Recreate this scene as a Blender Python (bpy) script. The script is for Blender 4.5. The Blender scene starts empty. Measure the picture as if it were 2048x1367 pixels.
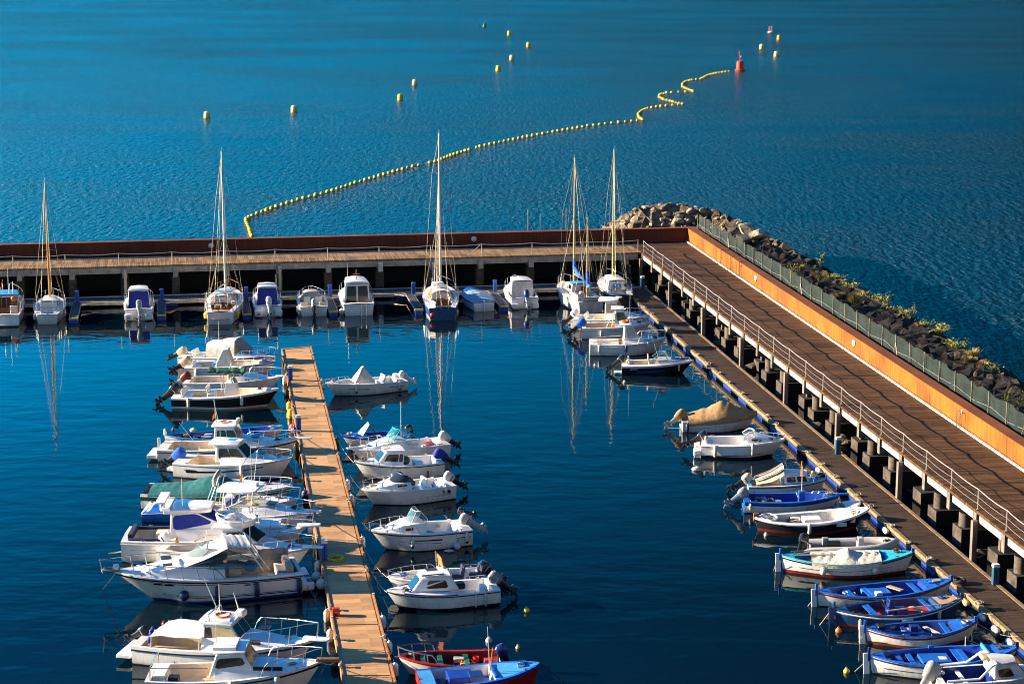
import bpy, bmesh, math, random
from mathutils import Vector, Matrix
random.seed(7)
SC = bpy.context.scene
COL = SC.collection
PI = math.pi
R = math.radians
# ------------------------------------------------------------------ camera
F = 4200.0; HC = 33.0; HY = -200.0; CX = 1024.0; CY = 683.5
PITCH = math.atan((CY - HY) / F)
cp, sp = math.cos(PITCH), math.sin(PITCH)
def G(px, py, z=0.0):
    """point of the plane at height z that the photograph shows at (px, py)"""
    u = (px - CX) / F; v = (CY - py) / F
    t = (z - HC) / (-sp + v * cp)
    return Vector((u * t, (cp + v * sp) * t, z))
cam = bpy.data.cameras.new('camera'); co = bpy.data.objects.new('camera', cam); COL.objects.link(co)
co.location = (0, 0, HC); co.rotation_euler = (PI / 2 - PITCH, 0, 0)
cam.sensor_width = 36; cam.lens = 36 * F / 2048; cam.clip_start = 1; cam.clip_end = 20000
SC.camera = co
# ------------------------------------------------------------------ materials
def _n(nt, typ, **kw):
    n = nt.nodes.new(typ)
    for k, v in kw.items(): setattr(n, k, v)
    return n
def mat(name, rgb, rough=0.5, metal=0.0, var=0.12, ns=2.5, bump=0.0, spec=0.5, rgb2=None, alpha=1.0, streak=0.0, coat=0.0):
    m = bpy.data.materials.new(name); m.use_nodes = True
    nt = m.node_tree; L = nt.links; b = nt.nodes['Principled BSDF']
    b.inputs['Roughness'].default_value = rough; b.inputs['Metallic'].default_value = metal
    b.inputs['Specular IOR Level'].default_value = spec; b.inputs['Alpha'].default_value = alpha
    if coat: b.inputs['Coat Weight'].default_value = coat; b.inputs['Coat Roughness'].default_value = .08
    if var <= 0:
        b.inputs['Base Color'].default_value = (*rgb, 1); return m
    tc = _n(nt, 'ShaderNodeTexCoord'); no = _n(nt, 'ShaderNodeTexNoise')
    oi = _n(nt, 'ShaderNodeObjectInfo')
    va = _n(nt, 'ShaderNodeVectorMath', operation='ADD')
    L.new(tc.outputs['Object'], va.inputs[0]); L.new(oi.outputs['Random'], va.inputs[1])
    no.inputs['Scale'].default_value = ns; no.inputs['Detail'].default_value = 6
    no.inputs['Roughness'].default_value = 0.65
    if streak:
        mp = _n(nt, 'ShaderNodeMapping'); mp.inputs['Scale'].default_value = (1, 1, streak)
        L.new(va.outputs[0], mp.inputs[0]); L.new(mp.outputs[0], no.inputs['Vector'])
    else:
        L.new(va.outputs[0], no.inputs['Vector'])
    rp = _n(nt, 'ShaderNodeValToRGB'); c2 = rgb2 or tuple(c * (1 - 2.2 * var) for c in rgb)
    rp.color_ramp.elements[0].position = 0.3; rp.color_ramp.elements[1].position = 0.62
    rp.color_ramp.elements[0].color = (*c2, 1); rp.color_ramp.elements[1].color = (*[min(1, c * (1 + .5 * var)) for c in rgb], 1)
    L.new(no.outputs['Fac'], rp.inputs[0]); L.new(rp.outputs[0], b.inputs['Base Color'])
    if bump:
        bp = _n(nt, 'ShaderNodeBump'); bp.inputs['Strength'].default_value = 1; bp.inputs['Distance'].default_value = bump
        L.new(no.outputs['Fac'], bp.inputs['Height']); L.new(bp.outputs[0], b.inputs['Normal'])
    return m
def grime(m, amt=.55, zc=.32, col=(.30, .23, .12)):
    """scum along the waterline and rust runs, in the hull's own metres"""
    nt = m.node_tree; L = nt.links; b = nt.nodes['Principled BSDF']; src = b.inputs['Base Color'].links[0].from_socket
    tc = _n(nt, 'ShaderNodeTexCoord'); sp_ = _n(nt, 'ShaderNodeSeparateXYZ'); L.new(tc.outputs['Object'], sp_.inputs[0])
    mp = _n(nt, 'ShaderNodeMapping'); mp.inputs['Scale'].default_value = (5, 5, .6); L.new(tc.outputs['Object'], mp.inputs[0])
    no = _n(nt, 'ShaderNodeTexNoise'); no.inputs['Scale'].default_value = 1.3; no.inputs['Detail'].default_value = 5; L.new(mp.outputs[0], no.inputs['Vector'])
    a = _n(nt, 'ShaderNodeMath', operation='MULTIPLY_ADD'); a.inputs[1].default_value = -.9; L.new(no.outputs['Fac'], a.inputs[0]); L.new(sp_.outputs['Z'], a.inputs[2])
    mr = _n(nt, 'ShaderNodeMapRange'); mr.inputs[1].default_value = zc - .45 + .12; mr.inputs[2].default_value = -.50; mr.inputs[3].default_value = 0; mr.inputs[4].default_value = amt; L.new(a.outputs[0], mr.inputs[0])
    mx = _n(nt, 'ShaderNodeMix', data_type='RGBA'); L.new(mr.outputs[0], mx.inputs['Factor']); L.new(src, mx.inputs[6]); mx.inputs[7].default_value = (*col, 1); L.new(mx.outputs[2], b.inputs['Base Color'])
M = {}
def D(name, *a, **k): M[name] = mat(name, *a, **k)
D('white', (.80, .78, .75), .28, var=.05, ns=1.3, streak=.4, coat=.3)
D('white2', (.70, .68, .64), .35, var=.10, ns=2.0, streak=.4)
D('offwhite', (.58, .57, .54), .45, var=.14, ns=2.5)
D('oldwhite', (.62, .59, .53), .5, var=.22, ns=3, streak=.3)
D('cream', (.72, .60, .44), .4, var=.08)
D('beige', (.62, .50, .36), .6, var=.1)
D('nonskid', (.60, .58, .54), .65, var=.1, ns=6)
D('navy', (.008, .012, .026), .18, var=.1, coat=.3)
D('black', (.012, .012, .014), .35, var=.1)
D('gloss_black', (.02, .02, .024), .22, var=.1, coat=.3)
D('grey', (.22, .22, .23), .4, var=.12)
D('lgrey', (.42, .42, .42), .4, var=.1)
D('rib_grey', (.40, .39, .37), .55, var=.1)
D('blue', (.010, .042, .30), .35, var=.14, ns=3)
D('mblue', (.010, .115, .48), .4, var=.16, ns=3)
D('dblue', (.010, .030, .17), .3, var=.15, coat=.2)
D('pblue', (.010, .055, .17), .35, var=.2, ns=3)
D('turq', (.03, .42, .52), .4, var=.12)
D('sky_blue', (.06, .30, .62), .4, var=.12)
D('pale_cover', (.24, .36, .46), .7, var=.12, ns=4, bump=.02)
D('teal_canvas', (.006, .13, .13), .75, var=.2, ns=5, bump=.03)
D('green_canvas', (.006, .10, .045), .75, var=.3, ns=9, bump=.03)
D('blue_canvas', (.010, .030, .30), .8, var=.15, ns=4, bump=.03)
D('bblue_canvas', (.012, .12, .60), .8, var=.15, ns=4, bump=.03)
D('navy_canvas', (.010, .014, .06), .8, var=.15, ns=4, bump=.02)
D('tan_canvas', (.36, .21, .085), .85, var=.14, ns=3, bump=.04)
D('sand_canvas', (.55, .42, .27), .85, var=.12, ns=3, bump=.03)
D('grey_canvas', (.36, .34, .31), .85, var=.12, ns=4, bump=.03)
D('white_canvas', (.70, .66, .58), .8, var=.10, ns=4, bump=.03)
D('dirty_canvas', (.66, .58, .46), .85, var=.22, ns=5, bump=.05)
D('red', (.42, .015, .008), .4, var=.18)
D('bred', (.65, .03, .012), .4, var=.1)
D('dred', (.16, .012, .008), .5, var=.2)
D('orange', (.75, .17, .02), .5, var=.1)
D('yellow', (.80, .50, .015), .45, var=.12)
D('yellow_rope', (.70, .55, .03), .7, var=.1)
D('green', (.02, .13, .06), .5, var=.2)
D('wood', (.26, .12, .045), .55, var=.2, ns=6, streak=.3)
D('varnish', (.34, .13, .03), .3, var=.2, ns=5, coat=.4)
D('lwood', (.46, .30, .15), .65, var=.16, ns=6)
D('curtain', (.02, .045, .055), .06, var=0, spec=.8, alpha=.6)
D('algae_shade', (.008, .007, .005), .9, var=.4)
D('glass', (.012, .016, .018), .05, var=0, spec=.8)
D('brown_glass', (.05, .022, .012), .08, var=.2, spec=.8)
D('green_glass', (.02, .07, .06), .05, var=0, spec=.8)
D('clear', (.10, .22, .24), .06, var=0, spec=.8, alpha=.32)
D('clear_turq', (.05, .40, .44), .08, var=0, spec=.7, alpha=.2)
D('smoke', (.02, .02, .022), .06, var=0, spec=.8, alpha=.8)
D('steel', (.62, .62, .60), .25, 1.0, var=0)
D('alu', (.55, .54, .52), .4, .6, var=.1)
D('pole', (.66, .64, .58), .35, .3, var=.06)
D('goldmast', (.55, .24, .025), .35, var=.1)
D('yelmast', (.50, .41, .20), .35, var=.12)
D('rig', (.22, .19, .13), .5, .3, var=0)
D('rope', (.42, .36, .25), .85, var=.2, ns=20)
D('drope', (.05, .045, .04), .9, var=.2)
D('rubber', (.015, .015, .016), .7, var=.1)
D('fenderwhite', (.62, .60, .55), .5, var=.18, ns=5)
D('fenderblue', (.012, .022, .085), .4, var=.12)
D('tan_leather', (.42, .30, .20), .6, var=.12)
D('bottom', (.02, .035, .06), .7, var=.2)
D('bottomred', (.22, .03, .012), .7, var=.25)
D('bottomblack', (.008, .01, .012), .6, var=.2)
D('concrete', (.34, .30, .25), .85, var=.22, ns=1.6, bump=.02)
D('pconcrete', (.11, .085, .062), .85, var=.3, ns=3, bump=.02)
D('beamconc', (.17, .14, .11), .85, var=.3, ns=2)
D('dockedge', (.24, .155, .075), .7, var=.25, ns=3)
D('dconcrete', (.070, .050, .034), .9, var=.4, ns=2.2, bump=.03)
D('steelpaint', (.36, .32, .28), .5, var=.14, ns=2, streak=.2)
D('pile', (.20, .15, .115), .6, var=.3, ns=2, streak=.2)
D('galv', (.42, .38, .33), .4, .5, var=.1)
D('curb', (.50, .43, .34), .8, var=.2)
D('pedblue', (.014, .07, .40), .4, var=.1)
D('pedteal', (.02, .10, .16), .4, var=.1)
D('bluefloat', (.012, .055, .50), .4, var=.25, ns=3)
D('yellowend', (.75, .50, .01), .5, var=.1)
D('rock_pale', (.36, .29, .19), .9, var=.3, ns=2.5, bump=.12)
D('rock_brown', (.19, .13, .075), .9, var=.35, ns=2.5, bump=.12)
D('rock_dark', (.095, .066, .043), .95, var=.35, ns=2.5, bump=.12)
D('soil', (.048, .036, .023), 1.0, var=.4, ns=1.2, bump=.15)
D('bankrock', (.17, .125, .08), 1.0, var=.4, ns=1.6, bump=.4)
D('leaf', (.12, .17, .03), .6, var=.35, ns=6)
D('leaf_lit', (.30, .31, .04), .6, var=.3, ns=6)
D('drygrass', (.34, .27, .06), .8, var=.3, ns=8)
D('stem', (.16, .10, .05), .8, var=.2)
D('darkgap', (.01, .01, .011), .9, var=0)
D('lampglass', (.62, .60, .56), .3, var=.05)
D('buoyyellow', (.78, .55, .03), .4, var=.1)
D('buoypale', (.80, .68, .30), .4, var=.1)
D('buoyred', (.60, .05, .012), .4, var=.15)
D('stain', (.022, .015, .010), .55, var=.2, ns=3)

for k_ in ('white', 'white2', 'oldwhite'):
    D('hull_' + k_, {'white': (.80, .78, .75), 'white2': (.72, .70, .66), 'oldwhite': (.64, .61, .55)}[k_], .3, var=.06 if k_ != 'oldwhite' else .2, ns=1.5, streak=.4, coat=.25); grime(M['hull_' + k_])

def planks(name, base, ax, width, var=.35, gap=.08, rough=.7, soft=.25, stainc=None):
    """boards laid side by side along the horizontal direction ax (world space)"""
    m = bpy.data.materials.new(name); m.use_nodes = True
    nt = m.node_tree; L = nt.links; b = nt.nodes['Principled BSDF']; b.inputs['Roughness'].default_value = rough
    b.inputs['Specular IOR Level'].default_value = .12
    g = _n(nt, 'ShaderNodeNewGeometry')
    d = _n(nt, 'ShaderNodeVectorMath', operation='DOT_PRODUCT'); d.inputs[1].default_value = (ax[0] / width, ax[1] / width, 0)
    L.new(g.outputs['Position'], d.inputs[0])
    fl = _n(nt, 'ShaderNodeMath', operation='FLOOR'); fr = _n(nt, 'ShaderNodeMath', operation='FRACT')
    L.new(d.outputs['Value'], fl.inputs[0]); L.new(d.outputs['Value'], fr.inputs[0])
    d2 = _n(nt, 'ShaderNodeVectorMath', operation='DOT_PRODUCT'); d2.inputs[1].default_value = (-ax[1] / 2.2, ax[0] / 2.2, 0)
    L.new(g.outputs['Position'], d2.inputs[0])
    f2 = _n(nt, 'ShaderNodeMath', operation='FLOOR'); L.new(d2.outputs['Value'], f2.inputs[0])
    cb = _n(nt, 'ShaderNodeCombineXYZ'); L.new(fl.outputs[0], cb.inputs[0]); L.new(f2.outputs[0], cb.inputs[1])
    wn = _n(nt, 'ShaderNodeTexWhiteNoise', noise_dimensions='2D'); L.new(cb.outputs[0], wn.inputs['Vector'])
    no = _n(nt, 'ShaderNodeTexNoise'); no.inputs['Scale'].default_value = .55; no.inputs['Detail'].default_value = 7
    no.inputs['Roughness'].default_value = .7
    L.new(g.outputs['Position'], no.inputs['Vector'])
    a1 = _n(nt, 'ShaderNodeMath', operation='MULTIPLY_ADD'); a1.inputs[1].default_value = .5; a1.inputs[2].default_value = 0
    L.new(wn.outputs['Value'], a1.inputs[0])
    a2 = _n(nt, 'ShaderNodeMath', operation='ADD'); L.new(a1.outputs[0], a2.inputs[0]); L.new(no.outputs['Fac'], a2.inputs[1])
    rp = _n(nt, 'ShaderNodeValToRGB'); e = rp.color_ramp.elements
    e[0].position = .38; e[1].position = 1.0
    e[0].color = (*[c * (1 - var * 1.5) for c in base], 1); e[1].color = (*[min(1, c * (1 + var)) for c in base], 1)
    L.new(a2.outputs[0], rp.inputs[0])
    gp = _n(nt, 'ShaderNodeMath', operation='LESS_THAN'); gp.inputs[1].default_value = gap; L.new(fr.outputs[0], gp.inputs[0])
    mx = _n(nt, 'ShaderNodeMix', data_type='RGBA'); L.new(gp.outputs[0], mx.inputs['Factor'])
    L.new(rp.outputs[0], mx.inputs[6]); mx.inputs[7].default_value = (*[c * .25 for c in base], 1)
    L.new(mx.outputs[2], b.inputs['Base Color'])
    bp = _n(nt, 'ShaderNodeBump'); bp.inputs['Distance'].default_value = .02; bp.inputs['Strength'].default_value = .6
    L.new(a2.outputs[0], bp.inputs['Height']); L.new(bp.outputs[0], b.inputs['Normal'])
    M[name] = m
def corten(name, c1, c2):
    m = bpy.data.materials.new(name); m.use_nodes = True
    nt = m.node_tree; L = nt.links; b = nt.nodes['Principled BSDF']; b.inputs['Roughness'].default_value = .75
    b.inputs['Specular IOR Level'].default_value = .25
    g = _n(nt, 'ShaderNodeNewGeometry')
    mp = _n(nt, 'ShaderNodeMapping'); mp.inputs['Scale'].default_value = (3.0, 3.0, .16); L.new(g.outputs['Position'], mp.inputs[0])
    no = _n(nt, 'ShaderNodeTexNoise'); no.inputs['Scale'].default_value = 1.6; no.inputs['Detail'].default_value = 8; no.inputs['Roughness'].default_value = .7
    L.new(mp.outputs[0], no.inputs['Vector'])
    n2 = _n(nt, 'ShaderNodeTexNoise'); n2.inputs['Scale'].default_value = .35; n2.inputs['Detail'].default_value = 5
    L.new(g.outputs['Position'], n2.inputs['Vector'])
    ad = _n(nt, 'ShaderNodeMath', operation='MULTIPLY_ADD'); ad.inputs[1].default_value = .5; L.new(no.outputs['Fac'], ad.inputs[0])
    ml = _n(nt, 'ShaderNodeMath', operation='MULTIPLY'); ml.inputs[1].default_value = .5; L.new(n2.outputs['Fac'], ml.inputs[0])
    L.new(ml.outputs[0], ad.inputs[2])
    rp = _n(nt, 'ShaderNodeValToRGB'); e = rp.color_ramp.elements; e[0].position = .40; e[1].position = .60
    e[0].color = (*c1, 1); e[1].color = (*c2, 1)
    L.new(ad.outputs[0], rp.inputs[0]); L.new(rp.outputs[0], b.inputs['Base Color']); M[name] = m
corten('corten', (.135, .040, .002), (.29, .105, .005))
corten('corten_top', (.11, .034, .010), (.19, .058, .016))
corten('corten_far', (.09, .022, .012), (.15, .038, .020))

# ------------------------------------------------------------------ mesh builder
class MB:
    def __init__(s): s.v = []; s.f = []; s.m = []; s.ms = []; s.cur = 0
    def use(s, name):
        if name not in s.ms: s.ms.append(name)
        s.cur = s.ms.index(name); return s
    def add(s, vs, fs):
        o = len(s.v); s.v += [tuple(p) for p in vs]
        for f in fs: s.f.append([i + o for i in f]); s.m.append(s.cur)
        return o
    def quad(s, a, b, c, d): s.add([a, b, c, d], [[0, 1, 2, 3]])
    def box(s, c, d, rz=0.0, top=(1, 1), mtx=None, tofs=(0, 0)):
        x, y, z = d[0] / 2, d[1] / 2, d[2] / 2; vs = []
        for k, zz in ((0, -z), (1, z)):
            for sx, sy in ((-1, -1), (1, -1), (1, 1), (-1, 1)):
                fx, fy = (top if k else (1, 1)); ox, oy = (tofs if k else (0, 0))
                p = Vector((sx * x * fx + ox, sy * y * fy + oy, zz))
                if mtx is not None: p = mtx @ p
                if rz: p = Matrix.Rotation(rz, 3, 'Z') @ p
                vs.append(p + Vector(c))
        s.add(vs, [[3, 2, 1, 0], [4, 5, 6, 7], [0, 1, 5, 4], [1, 2, 6, 5], [2, 3, 7, 6], [3, 0, 4, 7]])
        return s
    def tube(s, pts, r, seg=6, closed=False, caps=True):
        pts = [Vector(p) for p in pts]; n = len(pts)
        if n < 2: return s
        rr = r if isinstance(r, (list, tuple)) else [r] * n
        up = Vector((0, 0, 1)); rings = []
        for i in range(n):
            if closed: t = pts[(i + 1) % n] - pts[i - 1]
            else: t = pts[min(i + 1, n - 1)] - pts[max(i - 1, 0)]
            if t.length < 1e-9: t = Vector((0, 0, 1))
            t.normalize()
            a = t.cross(up)
            if a.length < .05: a = t.cross(Vector((1, 0, 0)))
            a.normalize(); b = a.cross(t)
            rings.append([pts[i] + (a * math.cos(2 * PI * k / seg) + b * math.sin(2 * PI * k / seg)) * rr[i] for k in range(seg)])
        s.loft(rings, ring=True, close=closed, caps=caps and not closed); return s
    def loft(s, rings, ring=False, close=False, caps=False, mats=None):
        k = len(rings[0]); o = len(s.v)
        for r_ in rings: s.v += [tuple(p) for p in r_]
        n = len(rings)
        for i in range(n if close else n - 1):
            j = (i + 1) % n
            for a in range(k if ring else k - 1):
                b = (a + 1) % k
                s.f.append([o + i * k + a, o + i * k + b, o + j * k + b, o + j * k + a])
                if mats: s.use(mats[a])
                s.m.append(s.cur)
        if caps:
            s.f.append([o + a for a in range(k)][::-1]); s.m.append(s.cur)
            s.f.append([o + (n - 1) * k + a for a in range(k)]); s.m.append(s.cur)
        return s
    def lathe(s, prof, c=(0, 0, 0), seg=12, axis='z', mtx=None):
        rings = []
        for r_, h in prof:
            ring = []
            for k in range(seg):
                a = 2 * PI * k / seg; p = Vector((r_ * math.cos(a), r_ * math.sin(a), h))
                if axis == 'x': p = Vector((p.z, p.x, p.y))
                if axis == 'y': p = Vector((p.x, p.z, p.y))
                if mtx is not None: p = mtx @ p
                ring.append(p + Vector(c))
            rings.append(ring)
        s.loft(rings, ring=True, caps=True); return s
    def sphere(s, c, r, seg=12, rows=8, sc=(1, 1, 1)):
        prof = [(max(.002, math.sin(PI * i / rows)) * r, -math.cos(PI * i / rows) * r) for i in range(rows + 1)]
        s.lathe(prof, c, seg, mtx=Matrix.Diagonal(Vector(sc))); return s
    def torus(s, c, Rr, r, seg=20, sub=7, mtx=None):
        pts = []
        for i in range(seg):
            p = Vector((Rr * math.cos(2 * PI * i / seg), Rr * math.sin(2 * PI * i / seg), 0))
            if mtx is not None: p = mtx @ p
            pts.append(p + Vector(c))
        s.tube(pts, r, sub, closed=True); return s
    def prism(s, poly, z0, z1):
        n = len(poly); s.add([(p[0], p[1], z0) for p in poly] + [(p[0], p[1], z1) for p in poly],
              [list(range(n))[::-1], list(range(n, 2 * n))] + [[i, (i + 1) % n, n + (i + 1) % n, n + i] for i in range(n)]); return s
    def panel(s, q, u0, u1, v0, v1, off=.012, th=.02, cut=.0):
        """a pane lying proud of the quad q = (BL, BR, TR, TL)"""
        q = [Vector(p) for p in q]
        def P(u, v): return q[0] * (1 - u) * (1 - v) + q[1] * u * (1 - v) + q[2] * u * v + q[3] * (1 - u) * v
        n = (q[1] - q[0]).cross(q[3] - q[0]); n.normalize()
        cu = cut * (u1 - u0); cv = cut * (v1 - v0) * 1.6
        if cut: uv = [(u0 + cu, v0), (u1 - cu, v0), (u1, v0 + cv), (u1, v1 - cv), (u1 - cu, v1), (u0 + cu, v1), (u0, v1 - cv), (u0, v0 + cv)]
        else: uv = [(u0, v0), (u1, v0), (u1, v1), (u0, v1)]
        a = [P(*w) - n * th for w in uv]; b = [P(*w) + n * off for w in uv]; k = len(a)
        s.add(a + b, [list(range(k))[::-1], list(range(k, 2 * k))] + [[i, (i + 1) % k, k + (i + 1) % k, k + i] for i in range(k)]); return s
    def build(s, name, parent=None, smooth=True, ang=35, bevel=0.0, bseg=2, label=None, sub=0, loc=None):
        me = bpy.data.meshes.new(name); me.from_pydata(s.v, [], s.f)
        for mn in s.ms or ['white']: me.materials.append(M[mn])
        me.polygons.foreach_set('material_index', s.m)
        bm = bmesh.new(); bm.from_mesh(me); bmesh.ops.remove_doubles(bm, verts=bm.verts, dist=1e-5)
        bmesh.ops.recalc_face_normals(bm, faces=bm.faces); bm.to_mesh(me); bm.free()
        if smooth:
            me.polygons.foreach_set('use_smooth', [True] * len(me.polygons)); me.set_sharp_from_angle(angle=R(ang))
        me.update()
        o = bpy.data.objects.new(name, me); COL.objects.link(o)
        if parent: o.parent = parent
        if loc is not None: o.location = loc
        if bevel:
            b = o.modifiers.new('bevel', 'BEVEL'); b.width = bevel; b.segments = bseg; b.limit_method = 'ANGLE'; b.angle_limit = R(40)
        if sub:
            b = o.modifiers.new('sub', 'SUBSURF'); b.levels = sub; b.render_levels = sub
        if label: o['label'] = label
        return o
def tag(o, label=None, cat=None, group=None, kind=None):
    if label: o['label'] = label
    if cat: o['category'] = cat
    if group: o['group'] = group
    if kind: o['kind'] = kind
    return o
def empty(name, loc=(0, 0, 0), rz=0.0):
    o = bpy.data.objects.new(name, None); COL.objects.link(o); o.location = loc; o.rotation_euler = (0, 0, rz)
    o.empty_display_size = .2; return o
def copy_tree(o, parent=None):
    c = o.copy(); COL.objects.link(c)
    if parent: c.parent = parent
    for ch in list(o.children): copy_tree(ch, c)
    return c
def lerp(a, b, t): return a + (b - a) * t
def sst(a, b, x):
    t = min(1, max(0, (x - a) / (b - a))); return t * t * (3 - 2 * t)
# ------------------------------------------------------------------ sky, sun
SUN_EL, SUN_AZ = R(16.5), R(5.5)          # low sun on the left, a little beyond the harbour
sdir = Vector((-math.cos(SUN_AZ) * math.cos(SUN_EL), math.sin(SUN_AZ) * math.cos(SUN_EL), math.sin(SUN_EL)))
W = bpy.data.worlds.new('World'); SC.world = W; W.use_nodes = True
nt = W.node_tree; bg = nt.nodes['Background']
sky = nt.nodes.new('ShaderNodeTexSky'); sky.sky_type = 'NISHITA'; sky.sun_disc = False
sky.sun_elevation = SUN_EL; sky.sun_rotation = math.atan2(sdir.x, sdir.y)
sky.altitude = 0; sky.air_density = 1.0; sky.dust_density = .3; sky.ozone_density = 4.0
tint = nt.nodes.new('ShaderNodeMix'); tint.data_type = 'RGBA'; tint.blend_type = 'MULTIPLY'
tint.inputs['Factor'].default_value = 1.0
tcw = nt.nodes.new('ShaderNodeTexCoord'); sx = nt.nodes.new('ShaderNodeSeparateXYZ'); rmp = nt.nodes.new('ShaderNodeValToRGB')
nt.links.new(tcw.outputs['Generated'], sx.inputs[0]); nt.links.new(sx.outputs['Z'], rmp.inputs[0])
SKYRAMP = [(0.0, (.0, 1.20, 2.1)), (.10, (.0, 1.18, 1.95)), (.21, (.0, 1.16, 1.52)), (.34, (.0, .37, .57)), (.52, (.30, .95, 1.5)), (1.0, (.55, 1.35, 2.0))]
el = rmp.color_ramp.elements
while len(el) < len(SKYRAMP): el.new(.5)
for e, (p_, c_) in zip(el, SKYRAMP): e.position = p_; e.color = (*c_, 1)
nt.links.new(sky.outputs[0], tint.inputs[6]); nt.links.new(rmp.outputs[0], tint.inputs[7])
azm = nt.nodes.new('ShaderNodeMapRange'); azm.inputs[1].default_value = -.28; azm.inputs[2].default_value = .28; azm.inputs[3].default_value = 1.5; azm.inputs[4].default_value = .14
nt.links.new(sx.outputs['X'], azm.inputs[0])      # the sky is brighter towards the sun on the left
vs = nt.nodes.new('ShaderNodeVectorMath'); vs.operation = 'SCALE'
nt.links.new(tint.outputs[2], vs.inputs[0]); nt.links.new(azm.outputs[0], vs.inputs['Scale'])
# low sky behind the camera tinted warm as added fill, standing for sunlit hillside
wy = nt.nodes.new('ShaderNodeMapRange'); wy.inputs[1].default_value = -.10; wy.inputs[2].default_value = -.55; nt.links.new(sx.outputs['Y'], wy.inputs[0])
wz = nt.nodes.new('ShaderNodeMapRange'); wz.inputs[1].default_value = .75; wz.inputs[2].default_value = .40; nt.links.new(sx.outputs['Z'], wz.inputs[0])
wf_ = nt.nodes.new('ShaderNodeMath'); wf_.operation = 'MULTIPLY'; nt.links.new(wy.outputs[0], wf_.inputs[0]); nt.links.new(wz.outputs[0], wf_.inputs[1])
wm = nt.nodes.new('ShaderNodeMix'); wm.data_type = 'RGBA'; nt.links.new(wf_.outputs[0], wm.inputs['Factor']); nt.links.new(vs.outputs[0], wm.inputs[6])
wt = nt.nodes.new('ShaderNodeMix'); wt.data_type = 'RGBA'; wt.blend_type = 'MULTIPLY'; wt.inputs['Factor'].default_value = 1; nt.links.new(sky.outputs[0], wt.inputs[6]); wt.inputs[7].default_value = (.92, .84, .74, 1)
nt.links.new(wt.outputs[2], wm.inputs[7]); nt.links.new(wm.outputs[2], bg.inputs['Color'])
bg.inputs['Strength'].default_value = .047
sl = bpy.data.lights.new('sun', 'SUN'); so = bpy.data.objects.new('sun', sl); COL.objects.link(so)
sl.energy = 5.0; sl.angle = R(.5); sl.color = (1, .80, .56)
so.rotation_euler = (-sdir).to_track_quat('-Z', 'Y').to_euler(); so.location = sdir * 300
SC.cycles.use_denoising = True; SC.cycles.use_light_tree = False; SC.cycles.filter_width = 1.0; SC.cycles.caustics_reflective = False; SC.cycles.caustics_refractive = False; SC.cycles.sample_clamp_indirect = 2.0
SC.view_settings.view_transform = 'Standard'; SC.view_settings.look = 'None'; SC.view_settings.exposure = 1.95; SC.view_settings.gamma = 1
# ------------------------------------------------------------------ piers: shared frame
C0 = G(1282.7, 504.4, 3.0); C0 = Vector((C0.x, C0.y, 0))
a1 = math.atan2(1.0219, -.1564); d1 = Vector((math.cos(a1), math.sin(a1), 0)); n1 = Vector((d1.y, -d1.x, 0))
a2 = math.atan2(1.0, 6.2832); e1 = Vector((math.cos(a2), math.sin(a2), 0)); m1 = Vector((-e1.y, e1.x, 0))
def PR(s, t, z): return C0 - d1 * s + n1 * t + Vector((0, 0, z))    # right pier: s towards the camera, t to the right
def FP(s, t, z): return C0 - e1 * s + m1 * t + Vector((0, 0, z))    # far pier: s to the left, t away
RZR = math.atan2(d1.y, d1.x) - PI / 2; RZF = a2
def rbox(mb, fn, s0, s1, t0, t1, z0, z1):
    a = [fn(s0, t0, z0), fn(s1, t0, z0), fn(s1, t1, z0), fn(s0, t1, z0)]; b = [Vector((p.x, p.y, z1)) for p in a]
    mb.add(a + b, [[3, 2, 1, 0], [4, 5, 6, 7], [0, 1, 5, 4], [1, 2, 6, 5], [2, 3, 7, 6], [3, 0, 4, 7]])
planks('deck_right', (.088, .045, .020), (d1.x, d1.y), .22, var=.42, gap=.14)
planks('deck_far', (.25, .155, .08), (e1.x, e1.y), .16, var=.4, gap=.12)
planks('deck_far_shade', (.035, .036, .038), (e1.x, e1.y), .16, var=.3, gap=.12)
planks('dock_boards', (.058, .037, .024), (d1.x, d1.y), .15, var=.3, gap=.12)
planks('dock_far', (.085, .095, .10), (e1.x, e1.y), .15, var=.25, gap=.2)
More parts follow.
